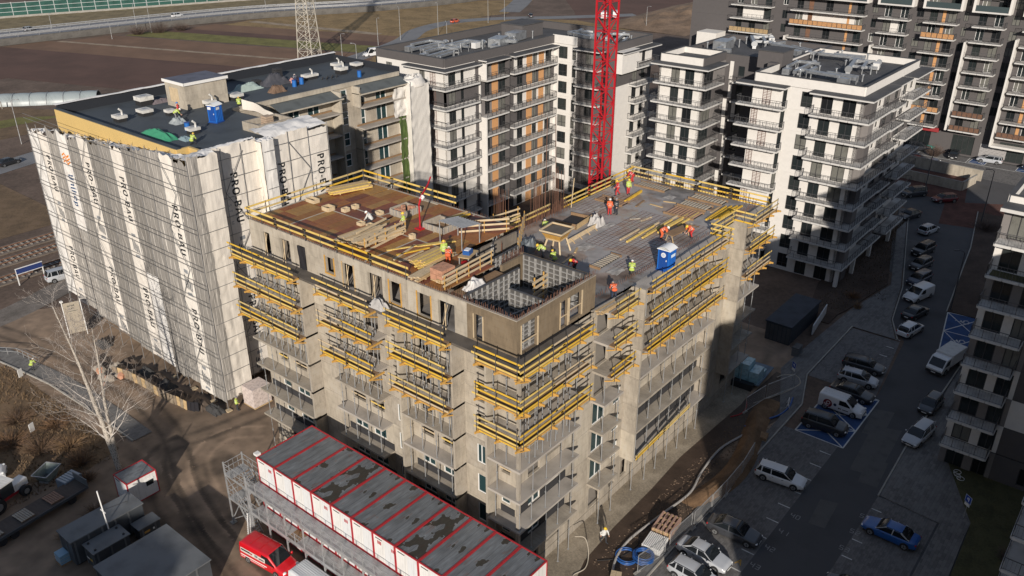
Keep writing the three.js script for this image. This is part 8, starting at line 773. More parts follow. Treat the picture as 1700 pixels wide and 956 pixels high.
q('hatch', CP.white, 'white hatchback last in the line of cars up the street', 74.9, 33.8, -0.2); q('sedan', CP.black, 'dark saloon just ahead of the last white hatchback', 80.2, 32.9, -0.22); van(CP.white, 'white van in the line of cars between dark and blue ones', 86, 31.6, H0 - 0.05, { L: 4.8, H: 1.85, nose: 0.2 }); q('wagon', CP.navy, 'dark blue estate ahead of the white van in the line', 91.6, 30.2, H0); q('hatch', CP.dark, 'dark hatchback in the middle of the line up the street', 97.2, 28.9, H0); q('suv', CP.black, 'dark off-roader at the head of the dense line', 103, 27.6, H0); car('hatch', CP.silver, 'silver car alone ahead of the line with its tail to the viewer', 112.5, 25.8, -0.25);
car('sedan', CP.black, 'dark saloon by the foot of the white block balconies', 117.5, 21.3, H0 - 0.1); car('suv', CP.dark, 'dark car by the red bark bed beside the white block', 129.8, 18.6, H0 - 0.4); car('wagon', CP.white, 'white car half hidden by the white block balconies', 130, 15.2, H0 - 0.4); car('hatch', CP.maroon, 'dark red car at the street corner by the red bark bed', 130, 23.8, H0 - 0.5);
car('wagon', CP.silver, 'silver estate side-on before the shop windows of the dark block', 160.6, 24.6, PZ + Math.PI + 0.05); car('sedan', CP.black, 'black car nosing out of a bay before the shop windows', 160, 17.9, Math.PI + 0.1); car('hatch', CP.white, 'white hatchback at the top of the concrete ramp wall', 151, 16.4, 0.2); car('hatch', CP.maroon, 'dark car with red lights beside the white one above the ramp', 151, 12.9, 0.1); car('suv', CP.dark, 'dark car before the turquoise shop front', 160.6, 10.8, PZ + 0.1); car('hatch', CP.white, 'white car at the left end of the row above the ramp', 151.4, 9.4, 0.2); car('sedan', CP.navy, 'dark blue car right of the silver estate by the shop windows', 160.6, 33, PZ + Math.PI);
car('suv', CP.silver, 'silver off-roader with its tail showing beside the wrapped scaffold', 13.6, -67.2, -0.15); car('sedan', CP.black, 'dark car on the rural road at the left edge', 32.3, -129.8, 0.2); car('hatch', CP.orange, 'orange red car on the bend of the rural road', 226, -184.6, 0.05); car('sedan', CP.dark, 'dark car near the roundabout at the top', 257, -170.5, 0.8); 
{ const a = car('suv', CP.white, 'white car on the raised road beside the dark bush', 154.5, -267.5, 0.1); a.position.y = 2.42; const b = car('hatch', CP.silver, 'silver car on the raised road at the left edge', 103, -279.5, 0.14); b.position.y = 2.42; }
van(CP.white, 'white minibus on the rural road behind the grey and white block', 158, -158.5, Math.PI - 0.2, { L: 6.6, W: 2.05, H: 2.6, nose: 0.1, name: 'minibus', extra: (t, L, W, H) => { for (const s of [-1, 1]) for (let k = 0; k < 3; k++) part(t, 'side_window', new MB().box(-L / 2 + 0.5 + k * 1.3, 1.45, s * (W / 2 - 0.05), -L / 2 + 1.65 + k * 1.3, 2.1, s * (W / 2 + 0.012)), M.carGlass); } });
for (const [x, z, l] of [[271, -143.5, 'left'], [276, -141, 'right']]) { const t = thing('white_lorry', `${l} white lorry parked by the earth mound at the top`, 'lorry', [x, 0, z], 0.6); part(t, 'cargo_box', new MB().box(-3.4, 0.9, -1.2, 1.8, 3.2, 1.2), CP.white); part(t, 'cab', new MB().box(1.9, 0.6, -1.1, 3.6, 2.5, 1.1), CP.white); part(t, 'windscreen', new MB().box(3.605, 1.5, -1, 3.64, 2.3, 1), M.carGlass); for (const xx of [-2.4, 2.6]) for (const zz of [-1, 1]) part(t, 'wheel', new MB().cyl([xx, 0.5, zz - 0.15], [xx, 0.5, zz + 0.15], 0.5, 12), M.rubber); }
van(CP.red, 'bright red van with white side lettering parked under the container walkway', -2.35, 3.7, PZ + 0.12, { L: 5.3, W: 1.95, extra: (t, L, W, H) => { const tx = canvasTex(512, 128, (c, w, h) => { c.fillStyle = '#c9c5bf'; c.fillRect(0, 0, w, h); c.fillStyle = '#2c2a2c'; c.fillRect(10, 30, 190, 50); c.fillStyle = '#8f1a22'; c.beginPath(); c.arc(225, 64, 26, 0, 7); c.fill(); c.fillStyle = '#3d434a'; c.fillRect(300, 24, 60, 64); c.fillRect(380, 54, 110, 40); c.fillStyle = '#77909b'; c.fillRect(310, 34, 40, 34); }), m = new THREE.MeshStandardMaterial({ map: tx, roughness: 0.4, side: 2 }); for (const s of [-1, 1]) { const zz = s * (W / 2 + 0.006); const g = new MB(); const P = [[-L / 2 + 0.15, 1.05, zz], [0.45, 1.05, zz], [0.45, 1.48, zz * 0.975], [-L / 2 + 0.15, 1.48, zz * 0.975]]; g.quad(...(s > 0 ? P : P), s > 0 ? [[0, 0], [1, 0], [1, 1], [0, 1]] : [[1, 0], [0, 0], [0, 1], [1, 1]]); part(t, 'side_print', g, m); part(t, 'stripe', new MB().box(-L / 2 + 0.1, 0.68, zz - s * 0.02, 0.6, 0.78, zz + s * 0.004), M.frameW); part(t, 'stripe', new MB().box(-L / 2 + 0.1, 0.5, zz - s * 0.02, 0.3, 0.55, zz + s * 0.004), M.frameW); } for (const x of [-1.5, -0.4]) part(t, 'roof_rib', new MB().box(x, H + 0.03, -0.75, x + 0.03, H + 0.05, 0.75), CP.red); } });
van(CP.white, 'white van with a ribbed roof behind the red van at the bottom edge', -2.2, 10.0, PZ, { L: 5.3, W: 2.0, H: 2.15, extra: (t, L, W, H) => { for (let k = 0; k < 9; k++) part(t, 'roof_rib', new MB().box(-L / 2 + 0.15, H + 0.02, -0.72 + k * 0.18 - 0.03, 0.9, H + 0.055, -0.72 + k * 0.18 + 0.03), CP.white); } });
{ const t = van(CP.white, 'white van with a red stripe at the left edge of the shaded yard', -13.8, -27.6, -0.45, { L: 5.4, W: 2, H: 2.3, nose: 0.16, extra: (t, L, W, H) => { for (const s of [-1, 1]) part(t, 'stripe', new MB().box(-L / 2 + 0.05, 1.2, s * (W / 2) - 0.012, 1.2, 1.5, s * (W / 2) + 0.014), M.red); part(t, 'stripe', new MB().box(-L / 2 - 0.02, 1.2, -W / 2, -L / 2 - 0.003, 1.5, W / 2), M.red); } }); }
{ const t = thing('site_tractor', 'white and red site tractor with big wheels at the left edge', 'tractor', [-13.3, 0, -22.2], 0.3); part(t, 'cab', new MB().box(-0.6, 1.0, -0.7, 0.7, 2.3, 0.7), mat([0.03, 0.035, 0.04], { r: 0.15 })); part(t, 'cab_roof', new MB().box(-0.75, 2.3, -0.8, 0.85, 2.42, 0.8), M.contW); part(t, 'bonnet', new MB().box(0.7, 0.8, -0.5, 2.3, 1.5, 0.5), M.contW); part(t, 'chassis', new MB().box(-2.6, 0.5, -0.45, 2.2, 0.8, 0.45), M.red); part(t, 'rear_bed', new MB().box(-2.7, 0.85, -0.8, -0.8, 1.05, 0.8), M.red); for (const [x, r] of [[-1.3, 0.75], [1.6, 0.55]]) for (const z of [-0.85, 0.85]) { const w = part(t, 'wheel', new MB().cyl([x, r, z - 0.2], [x, r, z + 0.2], r, 18), M.rubber); part(w, 'hub', new MB().cyl([x, r, z - 0.22], [x, r, z + 0.22], r * 0.5, 12), M.rim); } }
{ const t = thing('bicycle', 'pale bicycle lying on the dark lawn near the parking sign', 'bicycle', [47.6, 0.15, 46.4], 0.5); for (const x of [-0.5, 0.55]) { const p = []; for (let i = 0; i <= 20; i++) { const a = i / 20 * 6.283; p.push([x + 0.33 * Math.cos(a), 0.05, 0.33 * Math.sin(a)]); } part(t, 'wheel', new MB().tube(p, 0.03, 5), M.frameW); } part(t, 'frame', new MB().bar([-0.5, 0.06, 0], [0.1, 0.06, 0.1], 0.04).bar([0.1, 0.06, 0.1], [0.4, 0.06, -0.4], 0.04).bar([-0.1, 0.06, -0.45], [0.4, 0.06, -0.4], 0.04).bar([-0.1, 0.06, -0.45], [0.1, 0.06, 0.1], 0.04).bar([-0.1, 0.06, -0.45], [-0.5, 0.06, 0], 0.04).bar([0.4, 0.06, -0.4], [0.55, 0.06, 0], 0.04), M.frameW); part(t, 'saddle', new MB().ball(-0.14, 0.08, -0.52, 0.12, 0.04, 0.06), M.trimB); part(t, 'handlebar', new MB().bar([0.36, 0.05, -0.55], [0.5, 0.2, -0.45], 0.03), M.trimB); }
// ---------------------------------------------------------------- people: a body meshed from one smooth field, clothes grown from the same skeleton
const capD = (p, a, b, ra, rb) => { const ax = p[0] - a[0], ay = p[1] - a[1], az = p[2] - a[2], bx = b[0] - a[0], by = b[1] - a[1], bz = b[2] - a[2], L = bx * bx + by * by + bz * bz || 1e-9, t = Math.max(0, Math.min(1, (ax * bx + ay * by + az * bz) / L)); return Math.hypot(ax - bx * t, ay - by * t, az - bz * t) - (ra + (rb - ra) * t); };
const smin = (a, b, k) => { const h = Math.max(k - Math.abs(a - b), 0) / k; return Math.min(a, b) - h * h * k * 0.25; };
function meshField(fn, c, s, n) { // marching cubes over a cube of half side s round c
  const mc = new MarchingCubes(n, new THREE.MeshBasicMaterial(), false, false, 120000); mc.reset(); mc.isolation = 0;
  for (let k = 0; k < n; k++) for (let j = 0; j < n; j++) for (let i = 0; i < n; i++) mc.field[i + j * n + k * n * n] = -fn([c[0] + (i / n * 2 - 1) * s, c[1] + (j / n * 2 - 1) * s, c[2] + (k / n * 2 - 1) * s]);
  mc.update(); const m = mc.count, P = new Float32Array(m * 3), N = new Float32Array(m * 3), U = new Float32Array(m * 2);
  for (let i = 0; i < m * 3; i++) { P[i] = mc.positionArray[i] * s + c[i % 3]; N[i] = mc.normalArray[i]; }
  const g = new THREE.BufferGeometry(); g.setAttribute('position', new THREE.BufferAttribute(P, 3)); g.setAttribute('normal', new THREE.BufferAttribute(N, 3)); g.setAttribute('uv', new THREE.BufferAttribute(U, 2)); return g;
}
const POSES = { // joints facing +x; feet on y = 0
  stand: { hip: [0, 0.93, 0], chest: [0.02, 1.3, 0], neck: [0.03, 1.5, 0], head: [0.06, 1.66, 0], sh: [0.02, 1.43, 0.2], el: [[0.02, 1.14, -0.27], [0.06, 1.13, 0.27]], wr: [[0.16, 0.93, -0.25], [0.22, 0.98, 0.22]], kn: [[0.03, 0.5, -0.11], [0.05, 0.5, 0.12]], an: [[-0.03, 0.08, -0.12], [0.06, 0.08, 0.14]] },
  walk: { hip: [0, 0.91, 0], chest: [0.06, 1.27, 0], neck: [0.1, 1.47, 0], head: [0.15, 1.62, 0], sh: [0.07, 1.4, 0.2], el: [[0.26, 1.18, -0.26], [-0.12, 1.16, 0.27]], wr: [[0.42, 1.02, -0.2], [-0.08, 0.93, 0.27]], kn: [[0.2, 0.52, -0.1], [-0.06, 0.48, 0.11]], an: [[0.24, 0.08, -0.11], [-0.32, 0.12, 0.12]] },
  bend: { hip: [-0.12, 0.86, 0], chest: [0.2, 1.08, 0], neck: [0.38, 1.14, 0], head: [0.52, 1.18, 0], sh: [0.31, 1.1, 0.2], el: [[0.42, 0.82, -0.24], [0.44, 0.84, 0.24]], wr: [[0.56, 0.62, -0.14], [0.6, 0.66, 0.13]], kn: [[0.06, 0.47, -0.13], [0.0, 0.47, 0.13]], an: [[-0.04, 0.08, -0.15], [-0.12, 0.08, 0.16]] },
  kneel: { hip: [-0.1, 0.48, 0], chest: [0.12, 0.8, 0], neck: [0.24, 0.94, 0], head: [0.34, 1.04, 0], sh: [0.2, 0.9, 0.2], el: [[0.34, 0.62, -0.24], [0.36, 0.6, 0.24]], wr: [[0.5, 0.42, -0.12], [0.52, 0.4, 0.12]], kn: [[0.2, 0.1, -0.13], [0.3, 0.5, 0.14]], an: [[-0.22, 0.08, -0.14], [0.26, 0.08, 0.16]] },
};
const poseCache = new Map();
function poseGeo(name) {
  if (poseCache.has(name)) return poseCache.get(name); const J = POSES[name], sL = [J.sh[0], J.sh[1], -J.sh[2]], sR = J.sh, hips = [[J.hip[0], J.hip[1], -0.1], [J.hip[0], J.hip[1], 0.1]], sh = [sL, sR];
  const toe = (a) => [a[0] + 0.17, 0.045, a[2] + (a[2] > 0 ? 0.03 : -0.03)]; const up = [J.head[0] - J.neck[0], J.head[1] - J.neck[1], 0]; const ul = Math.hypot(...up);
  const torso = [[J.hip, J.chest, 0.145, 0.165], [J.chest, J.neck, 0.15, 0.06], [sL, sR, 0.075, 0.075], [hips[0], hips[1], 0.125, 0.125]], arms = [], legs = [], feet = [], hands = [];
  for (const k of [0, 1]) { arms.push([sh[k], J.el[k], 0.062, 0.048], [J.el[k], J.wr[k], 0.046, 0.032]); legs.push([hips[k], J.kn[k], 0.092, 0.062], [J.kn[k], J.an[k], 0.06, 0.04]); feet.push([J.an[k], toe(J.an[k]), 0.045, 0.04]); }
  for (const k of [0, 1]) { const w = J.wr[k], e = J.el[k]; let d = [w[0] - e[0], w[1] - e[1], w[2] - e[2]]; const l = Math.hypot(...d); d = d.map((x) => x / l); const s = k ? 1 : -1, side = [0.6 * d[1], -0.6 * d[0], 0.8 * s * 0.2], sl = Math.hypot(...side), S = side.map((x) => x / sl); const P = (a, b, c = 0) => [w[0] + d[0] * a + S[0] * b, w[1] + d[1] * a + S[1] * b - c, w[2] + d[2] * a + S[2] * b]; hands.push([P(0.01, 0), P(0.07, 0), 0.026, 0.034]); [[-0.03, 0.145, 0.0075], [-0.01, 0.16, 0.008], [0.01, 0.155, 0.008], [0.03, 0.135, 0.0072]].forEach(([b, a, r]) => { hands.push([P(0.085, b), P(0.085 + (a - 0.085) * 0.6, b, 0.008), r, r]); hands.push([P(0.085 + (a - 0.085) * 0.6, b, 0.008), P(a, b * 0.95, 0.03), r, r * 0.85]); }); hands.push([P(0.03, 0.03), P(0.06, 0.062, 0.006), 0.011, 0.009]); hands.push([P(0.06, 0.062, 0.006), P(0.095, 0.066, 0.016), 0.009, 0.008]); }
  const hc = J.head, f = (l) => (p) => l.reduce((acc, b) => smin(acc, capD(p, ...b), 0.05), 9);
  const headF = (p) => { let d = smin(Math.hypot((p[0] - hc[0]) / 0.98, (p[1] - hc[1]) / 1.16, (p[2] - hc[2]) / 0.82) - 0.1, capD(p, [hc[0] + 0.045, hc[1] - 0.07, hc[2]], [hc[0] + 0.06, hc[1] - 0.09, hc[2]], 0.05, 0.04), 0.05); d = smin(d, capD(p, [hc[0] + 0.098, hc[1] + 0.01, hc[2]], [hc[0] + 0.118, hc[1] - 0.025, hc[2]], 0.011, 0.017), 0.02); for (const s of [-1, 1]) { d = smin(d, capD(p, [hc[0] - 0.01, hc[1] + 0.02, hc[2] + s * 0.085], [hc[0] - 0.005, hc[1] - 0.03, hc[2] + s * 0.085], 0.018, 0.012), 0.012); d = Math.max(d, -(Math.hypot(p[0] - hc[0] - 0.1, p[1] - hc[1] - 0.005, p[2] - hc[2] - s * 0.035) - 0.014)); } return Math.max(d, -(Math.hypot((p[0] - hc[0] - 0.115), (p[1] - hc[1] + 0.062) * 2.5, (p[2] - hc[2])) - 0.02)); };
  const whole = f([...torso, ...arms, ...legs, ...feet, [J.neck, J.head, 0.055, 0.055]]); const c0 = [J.hip[0] + 0.12, 0.88, 0];
  const grow = (l, g, cut) => { const q = f(l); return (p) => Math.max(q(p) - g, cut ? cut(p) : -9); };
  const body = mergeGeometries([meshField((p) => smin(whole(p), headF(p), 0.03), c0, 0.96, 76), ...J.wr.map((w, k) => meshField(f(hands.slice(k * 11, k * 11 + 11).map((b) => b)), [w[0] + 0.04, w[1] - 0.06, w[2]], 0.17, 56))]);
  const G = { body, jacket: meshField(grow([...torso, ...arms], 0.018, (p) => Math.min(0.82 - 0.0 - p[1] + (J.hip[1] - 0.93), 9)), c0, 0.96, 72), trousers: meshField(grow([torso[3], ...legs], 0.016), c0, 0.96, 72), boots: meshField(grow(feet, 0.018), [J.hip[0] + 0.05, 0.1, 0], 0.5, 48) };
  const hm = new MB(); hm.grid((u, v) => { const a = u * 6.2832, e = v * 1.5708, r = 0.128 * Math.max(0, Math.cos(e)) ** 0.7; return [Math.cos(a) * r * 1.08, 0.13 * Math.sin(e), -Math.sin(a) * r * 0.95]; }, 16, 7); hm.grid((u, v) => { const a = u * 6.2832, r = 0.12 + 0.03 * v + 0.04 * v * Math.max(0, Math.cos(a)); return [Math.cos(a) * r * 1.06, -0.005 - 0.008 * v, -Math.sin(a) * r]; }, 16, 1); G.helmet = hm.geo(); G.helmet.rotateZ(-Math.atan2(up[0], up[1]) * 0.6); G.helmet.translate(hc[0] + 0.005, hc[1] + 0.035, hc[2]);
  const eyes = new MB(); for (const s of [-1, 1]) eyes.ball(hc[0] + 0.092, hc[1] + 0.006, hc[2] + s * 0.035, 0.012, 0.012, 0.012, 6); G.eyes = eyes.geo(); G.band = mergeGeometries([0.0, 1].map((k) => { const a = k ? J.chest : [(J.hip[0] + J.chest[0]) / 2, (J.hip[1] + J.chest[1]) / 2, 0], t = new THREE.TorusGeometry(0.182, 0.02, 6, 22); t.rotateX(Math.PI / 2); const an = Math.atan2(J.chest[0] - J.hip[0], J.chest[1] - J.hip[1]); t.rotateZ(-an); t.scale(1, 1, k ? 1.12 : 1.0); t.translate(a[0], a[1] - 0.03, 0); return t; })); poseCache.set(name, G); return G;
}
const skinM = mat([0.46, 0.27, 0.19], { r: 0.6 }), CL = { lime: mat([0.40, 0.50, 0.10], { r: 0.8 }), orange: mat([0.62, 0.12, 0.04], { r: 0.8 }), redV: mat([0.45, 0.03, 0.03], { r: 0.8 }), dark: mat([0.03, 0.032, 0.04], { r: 0.9 }), navy: mat([0.03, 0.04, 0.075], { r: 0.9 }), pale: mat([0.55, 0.55, 0.53], { r: 0.9 }), whiteH: mat([0.78, 0.78, 0.75], { r: 0.4 }), yellowH: mat([0.75, 0.5, 0.04], { r: 0.4 }), blueH: mat([0.03, 0.16, 0.45], { r: 0.4 }), refl: mat([0.7, 0.7, 0.68], { r: 0.4 }), greyC: mat([0.2, 0.2, 0.21], { r: 0.9 }) };
function person(label, pose, x, y, z, turn, top, legs, hat) { const G = poseGeo(pose), t = thing('person', label, 'person', [x, y, z], turn); part(t, 'body', G.body, skinM); part(t, 'jacket', G.jacket, CL[top]); part(t, 'trousers', G.trousers, CL[legs]); part(t, 'boots', G.boots, CL.dark); if (hat) part(t, 'helmet', G.helmet, CL[hat]); part(t, 'eyes', G.eyes, CL.dark); part(t, 'reflective_bands', G.band, CL.refl); return t; }
person('worker in a pale lime vest kneeling between two timber boxes on the brown deck', 'kneel', 15.3, DY, -0.5, 2.2, 'pale', 'dark', 'whiteH'); person('worker in lime jacket standing at the end of the fenced rack', 'stand', 15.9, DY, 3.2, 2.6, 'lime', 'dark', 'yellowH'); person('worker in orange bending under the grey canopy', 'bend', 13.2, DY, 11.0, 0.6, 'orange', 'orange', 'whiteH'); person('worker in lime jacket beside the orange one under the canopy', 'stand', 13.5, DY, 10.3, 1.2, 'lime', 'navy', 'yellowH');
person('worker in red walking at the far left rail of the grey deck', 'walk', 42.9, GY, 8.3, 2.5, 'redV', 'redV', 'yellowH'); person('worker in lime vest and red trousers facing the one in red', 'stand', 43.9, GY, 9.0, -2.0, 'lime', 'redV', 'yellowH'); person('worker in orange red standing left of the pair mid deck', 'stand', 37.3, GY, 10.9, 0.4, 'orange', 'redV', 'whiteH'); person('dark-clothed worker standing right of the pair mid deck', 'stand', 38.0, GY, 11.3, 2.8, 'dark', 'dark', 'greyC'); person('worker in red by the far corner post of the grey deck', 'bend', 47.6, GY, 7.2, 1.8, 'redV', 'redV', 'yellowH');
person('worker in orange leaning over the right end of the bench', 'bend', 37.3, GY, 20.2, 2.6, 'orange', 'redV', 'yellowH'); person('worker in orange bending at the left end of the bench', 'bend', 35.3, GY, 18.2, -1.2, 'orange', 'orange', 'whiteH'); person('worker in lime behind the timber hopper', 'bend', 29.2, GY, 8.9, 0.9, 'lime', 'dark', 'whiteH'); person('worker in lime left of the hopper by the pit edge', 'bend', 24.6, GY, 12.0, 2.4, 'lime', 'greyC', 'yellowH'); person('worker in lime crouching below the hopper at the pit edge', 'kneel', 24.2, GY, 13.6, 1.2, 'lime', 'greyC', 'yellowH'); person('worker in pinkish red vest at the top of the formwork', 'bend', 23.9, GY, 16.0, 3.0, 'redV', 'dark', 'yellowH'); person('worker in lime crouching in the shade beside the blue toilet on the deck', 'kneel', 26.6, GY, 20.2, 0.5, 'lime', 'dark', 'whiteH'); person('worker in an orange top on the walkway by the tan wall end', 'bend', 21.6, GY, 21.6, 0.8, 'orange', 'navy', 'greyC');
person('worker in a red vest and blue helmet on the dark roof', 'stand', 20.2, B1R, -38.9, 2.6, 'redV', 'navy', 'blueH'); person('worker in lime vest beside the red-vested one on the dark roof', 'bend', 19.3, B1R, -38.1, -0.6, 'lime', 'greyC', 'whiteH'); person('worker in yellow lime crouching by the white sheet on the roof edge', 'kneel', 27.6, B1R, -37.6, 1.0, 'lime', 'dark', 'yellowH'); person('worker in lime at the foot of the parapet near the wrapped corner', 'kneel', 14.8, B1R, -27.6, 0.4, 'lime', 'dark', 'yellowH'); person('man in blue beside two blue drums on the far roof', 'bend', 39.8, B1R, -42.2, 1.0, 'navy', 'navy', 'whiteH');
person('worker in a pale jacket and yellow helmet walking on the mud by the apron', 'walk', 17.9, 0, 24.3, -1.8, 'pale', 'dark', 'yellowH'); person('person in lime vest on the curved footpath at the left', 'bend', -0.9, 0.08, -44.4, 0.7, 'lime', 'dark', 'whiteH'); person('worker in lime standing at the foot of the wrapped scaffold corner', 'stand', 9.6, 0, -18.5, -0.5, 'lime', 'dark', 'greyC');
// ---------------------------------------------------------------- trees, shrubs, lamps and the lattice mast
function bareTree(t, H, r, opts) { // trunk with limbs and fine twigs, all one wood mesh for each level
  const trunk = new MB(), limb = new MB(), twig = new MB(), wob = () => rr(-1, 1);
  const grow = (p, d, L, R, lev) => { const n = lev ? 5 : 12, pts = [p.toArray()], rs = [R]; let q = p.clone(), e = d.clone(); for (let k = 1; k <= n; k++) { e.add(V(wob(), wob() * 0.6 + (lev ? opts.up : 0.0), wob()).multiplyScalar(opts.bend * (lev ? 0.7 : 0.12))).normalize(); q = q.clone().add(e.clone().multiplyScalar(L / n)); pts.push(q.toArray()); rs.push(Math.max(0.0085, R * (1 - k / n * (lev ? 0.85 : 0.88)))); const s = k / n; if (lev < opts.levels && s > (lev ? 0.2 : opts.from)) { const m = lev ? (lev > 1 ? 1 : 2) : opts.perNode; for (let i = 0; i < m; i++) { const a = rr(0, 6.283), u = V(Math.cos(a), 0, Math.sin(a)), side = u.sub(e.clone().multiplyScalar(u.dot(e))).normalize(), dir = e.clone().multiplyScalar(opts.fwd).add(side).normalize(); grow(q, dir, lev ? L * rr(0.35, 0.55) : opts.limb * (1.1 - 0.75 * s) * rr(0.75, 1.2), Math.max(0.009, rs[k] * (lev ? 0.5 : 0.26)), lev + 1); } } }
    (lev === 0 ? trunk : lev === 1 ? limb : twig).tube(pts, rs, lev === 0 ? 10 : lev === 1 ? 5 : 3, lev === 0); };
  for (const [dx, dz, sc] of opts.stems) grow(V(0, 0, 0), V(dx, 1, dz).normalize(), H * sc, r * sc, 0); part(t, 'trunk', trunk, opts.bark); part(t, 'limbs', limb, opts.limbM); part(t, 'twigs', twig, opts.twigM); }
{ const birch = makeTex(256, (u, v) => { const b = fbm(u * 0.5, v, 40, 2, 1501) > 0.63 || vnoise(u * 5, v * 34, 40, 1502) > 0.83; return b ? [0.22, 0.20, 0.19] : [0.83, 0.80, 0.76]; }); const bark = new THREE.MeshStandardMaterial({ map: birch, roughness: 0.9 }); bark.color.setRGB(0.82, 0.8, 0.78);
  const t = thing('birch_tree', 'tall bare white-barked birch rising beside the red-framed cabin', 'tree', [-3.9, 0, -18.9]); seed = 777; bareTree(t, 18.6, 0.3, { levels: 3, from: 0.15, perNode: 2, limb: 5.6, fwd: 0.95, up: 0.25, bend: 0.42, bark, limbM: mat([0.56, 0.52, 0.48], { t: 'blotch', s: 1 }), twigM: mat([0.36, 0.32, 0.29]), stems: [[-0.05, -0.1, 1], [0.06, -0.02, 0.82]] }); }
const shrubM = [mat([0.20, 0.115, 0.06]), mat([0.16, 0.10, 0.06]), mat([0.25, 0.16, 0.085]), mat([0.12, 0.085, 0.07])];
function shrub(label, x, z, R, h, m, n = 260) { const t = thing('bare_shrub', label, 'shrub', [x, 0, z]); const mb = new MB(), st = new MB(); for (let k = 0; k < n; k++) { const a = rr(0, 6.283), d = Math.sqrt(rnd()) * R, bx = Math.cos(a) * d * 0.35, bz = Math.sin(a) * d * 0.35, tx = Math.cos(a) * d + rr(-0.2, 0.2), tz = Math.sin(a) * d + rr(-0.2, 0.2), y = h * rr(0.45, 1) * (1 - 0.4 * d / R); (k % 5 ? mb : st).tube([[bx, 0, bz], [(bx + tx) / 2 + rr(-0.1, 0.1), y * 0.6, (bz + tz) / 2 + rr(-0.1, 0.1)], [tx, y, tz]], [0.02, 0.014, 0.006], 3, false); } part(t, 'twigs', mb, m); part(t, 'stems', st, shrubM[3]); }
[[-6.0, -22.6, 1.8, 1.5, 'dry brown shrub under the birch on the yard side'], [-7.4, -28.2, 2.4, 1.3, 'wide dry shrub in the scrub left of the birch'], [-5.2, -26.4, 2.2, 1.2, 'dry shrub behind the birch trunk'], [-9.0, -31.5, 2.6, 1.3, 'rusty dry shrub by the small white board'], [-6.6, -35.5, 2.2, 1.0, 'dry shrub at the edge of the sunlit grass'], [-11.4, -36.5, 2.8, 1.5, 'golden dry shrub at the left edge'], [-7.0, -19.6, 1.4, 1.2, 'small dry shrub beside the slatted crate'], [-8.6, -14.2, 1.5, 1.0, 'dry shrub between the trailer and the long grey container'], [-11.6, -13.0, 1.4, 0.9, 'low dry shrub before the flatbed trailer'], [-4.4, -31.2, 2.0, 0.9, 'low brown shrub nearest the footpath']].forEach(([x, z, R, h, l], k) => shrub(l, x, z, R, h, shrubM[k % 3]));
[[131, -256, 4.2, 4.5, 'dark bare bush left of the two poles at the raised road'], [138, -254, 5, 5.5, 'large dark bare bush beside the raised road'], [146, -252, 4, 4, 'dark bare bush below the white car on the raised road']].forEach(([x, z, R, h, l]) => shrub(l, x, z, R, h, shrubM[3], 420));
shrub('dark bare shrub at the corner of the street by the far balconies', 120, 33, 3, 2.2, shrubM[3], 320); shrub('bare bush in the dark planting bed before the white block', 80.5, 24.5, 1.4, 1.1, shrubM[0]); shrub('staked young shrub at the end of the planting bed', 77.4, 26.2, 0.8, 1.6, shrubM[2], 120); shrub('dark shrub on the lower right lawn beside the path', 38, 53, 1.6, 1.2, shrubM[3], 260); shrub('dark round bush before the shop windows of the dark block', 158.4, 14.4, 2.2, 3.2, shrubM[3], 380);
{ // dry grass tufts on the scrub at the left: one mass
  const mb = new MB(); for (let k = 0; k < 5200; k++) { const x = rr(-16, -2.2), z = rr(-52, -21), h = rr(0.12, 0.4) * (fbm((x + 20) / 30, (z + 60) / 60, 8, 2, 1601) > 0.46 ? 1 : 0.4), a = rr(0, 3.14); mb.tri([x - Math.cos(a) * 0.07, 0, z - Math.sin(a) * 0.07], [x + Math.cos(a) * 0.07, 0, z + Math.sin(a) * 0.07], [x + rr(-0.15, 0.15), h, z + rr(-0.15, 0.15)]); } stuff('dry_grass', mb, Object.assign(mat([0.145, 0.095, 0.052]), { side: 2 }), 'dry brown grass on the ground left of the birch');
  struct('grass_patch', sheet([[-30, -54], [-4, -53], [-2.4, -46], [-2.2, -34], [-2.2, -22], [-6, -21], [-12, -24], [-30, -30]], 0.01), M.scrub); struct('worn_grass', sheet([[-16, -47], [-4, -44], [-3, -34], [-9, -33], [-20, -38]], 0.016), M.scrub);
  const g2 = new MB(); for (let k = 0; k < 2600; k++) { const x = rr(75, 118), z = 21 + rr(0, 1) * (x < 82 ? 4 : Math.max(0.5, 6 - (x - 88) * 0.25)), a = rr(0, 3.14); mb.empty; g2.tri([x - Math.cos(a) * 0.06, 0.12, z - Math.sin(a) * 0.06], [x + Math.cos(a) * 0.06, 0.12, z + Math.sin(a) * 0.06], [x + rr(-0.1, 0.1), 0.12 + rr(0.05, 0.22), z]); } stuff('ground_cover', g2, Object.assign(mat([0.10, 0.07, 0.045]), { side: 2 }), 'low dead ground cover in the bed before the white block'); }
{ // clods and stones scattered on the mud
  const mb = new MB(); for (let k = 0; k < 1700; k++) { const near = rnd() < 0.86, x = near ? rr(15, 46) : rr(-8, 8), z = near ? rr(25, 29.5) : rr(-24, 4), s = rr(0.03, near ? 0.13 : 0.07), a = rr(0, 3), c = Math.cos(a) * s, d = Math.sin(a) * s, h = s * rr(0.5, 1.1); const P = [[x + c, 0, z + d], [x - d, 0, z + c], [x - c, 0, z - d], [x + d, 0, z - c]], T2 = [x + rr(-0.4, 0.4) * s, h, z + rr(-0.4, 0.4) * s]; for (let i = 0; i < 4; i++) mb.tri(P[i], T2, P[(i + 1) % 4]); } stuff('mud_clods', mb, Object.assign(mat([0.13, 0.09, 0.062]), { side: 2 }), 'clods and stones scattered over the mud'); }
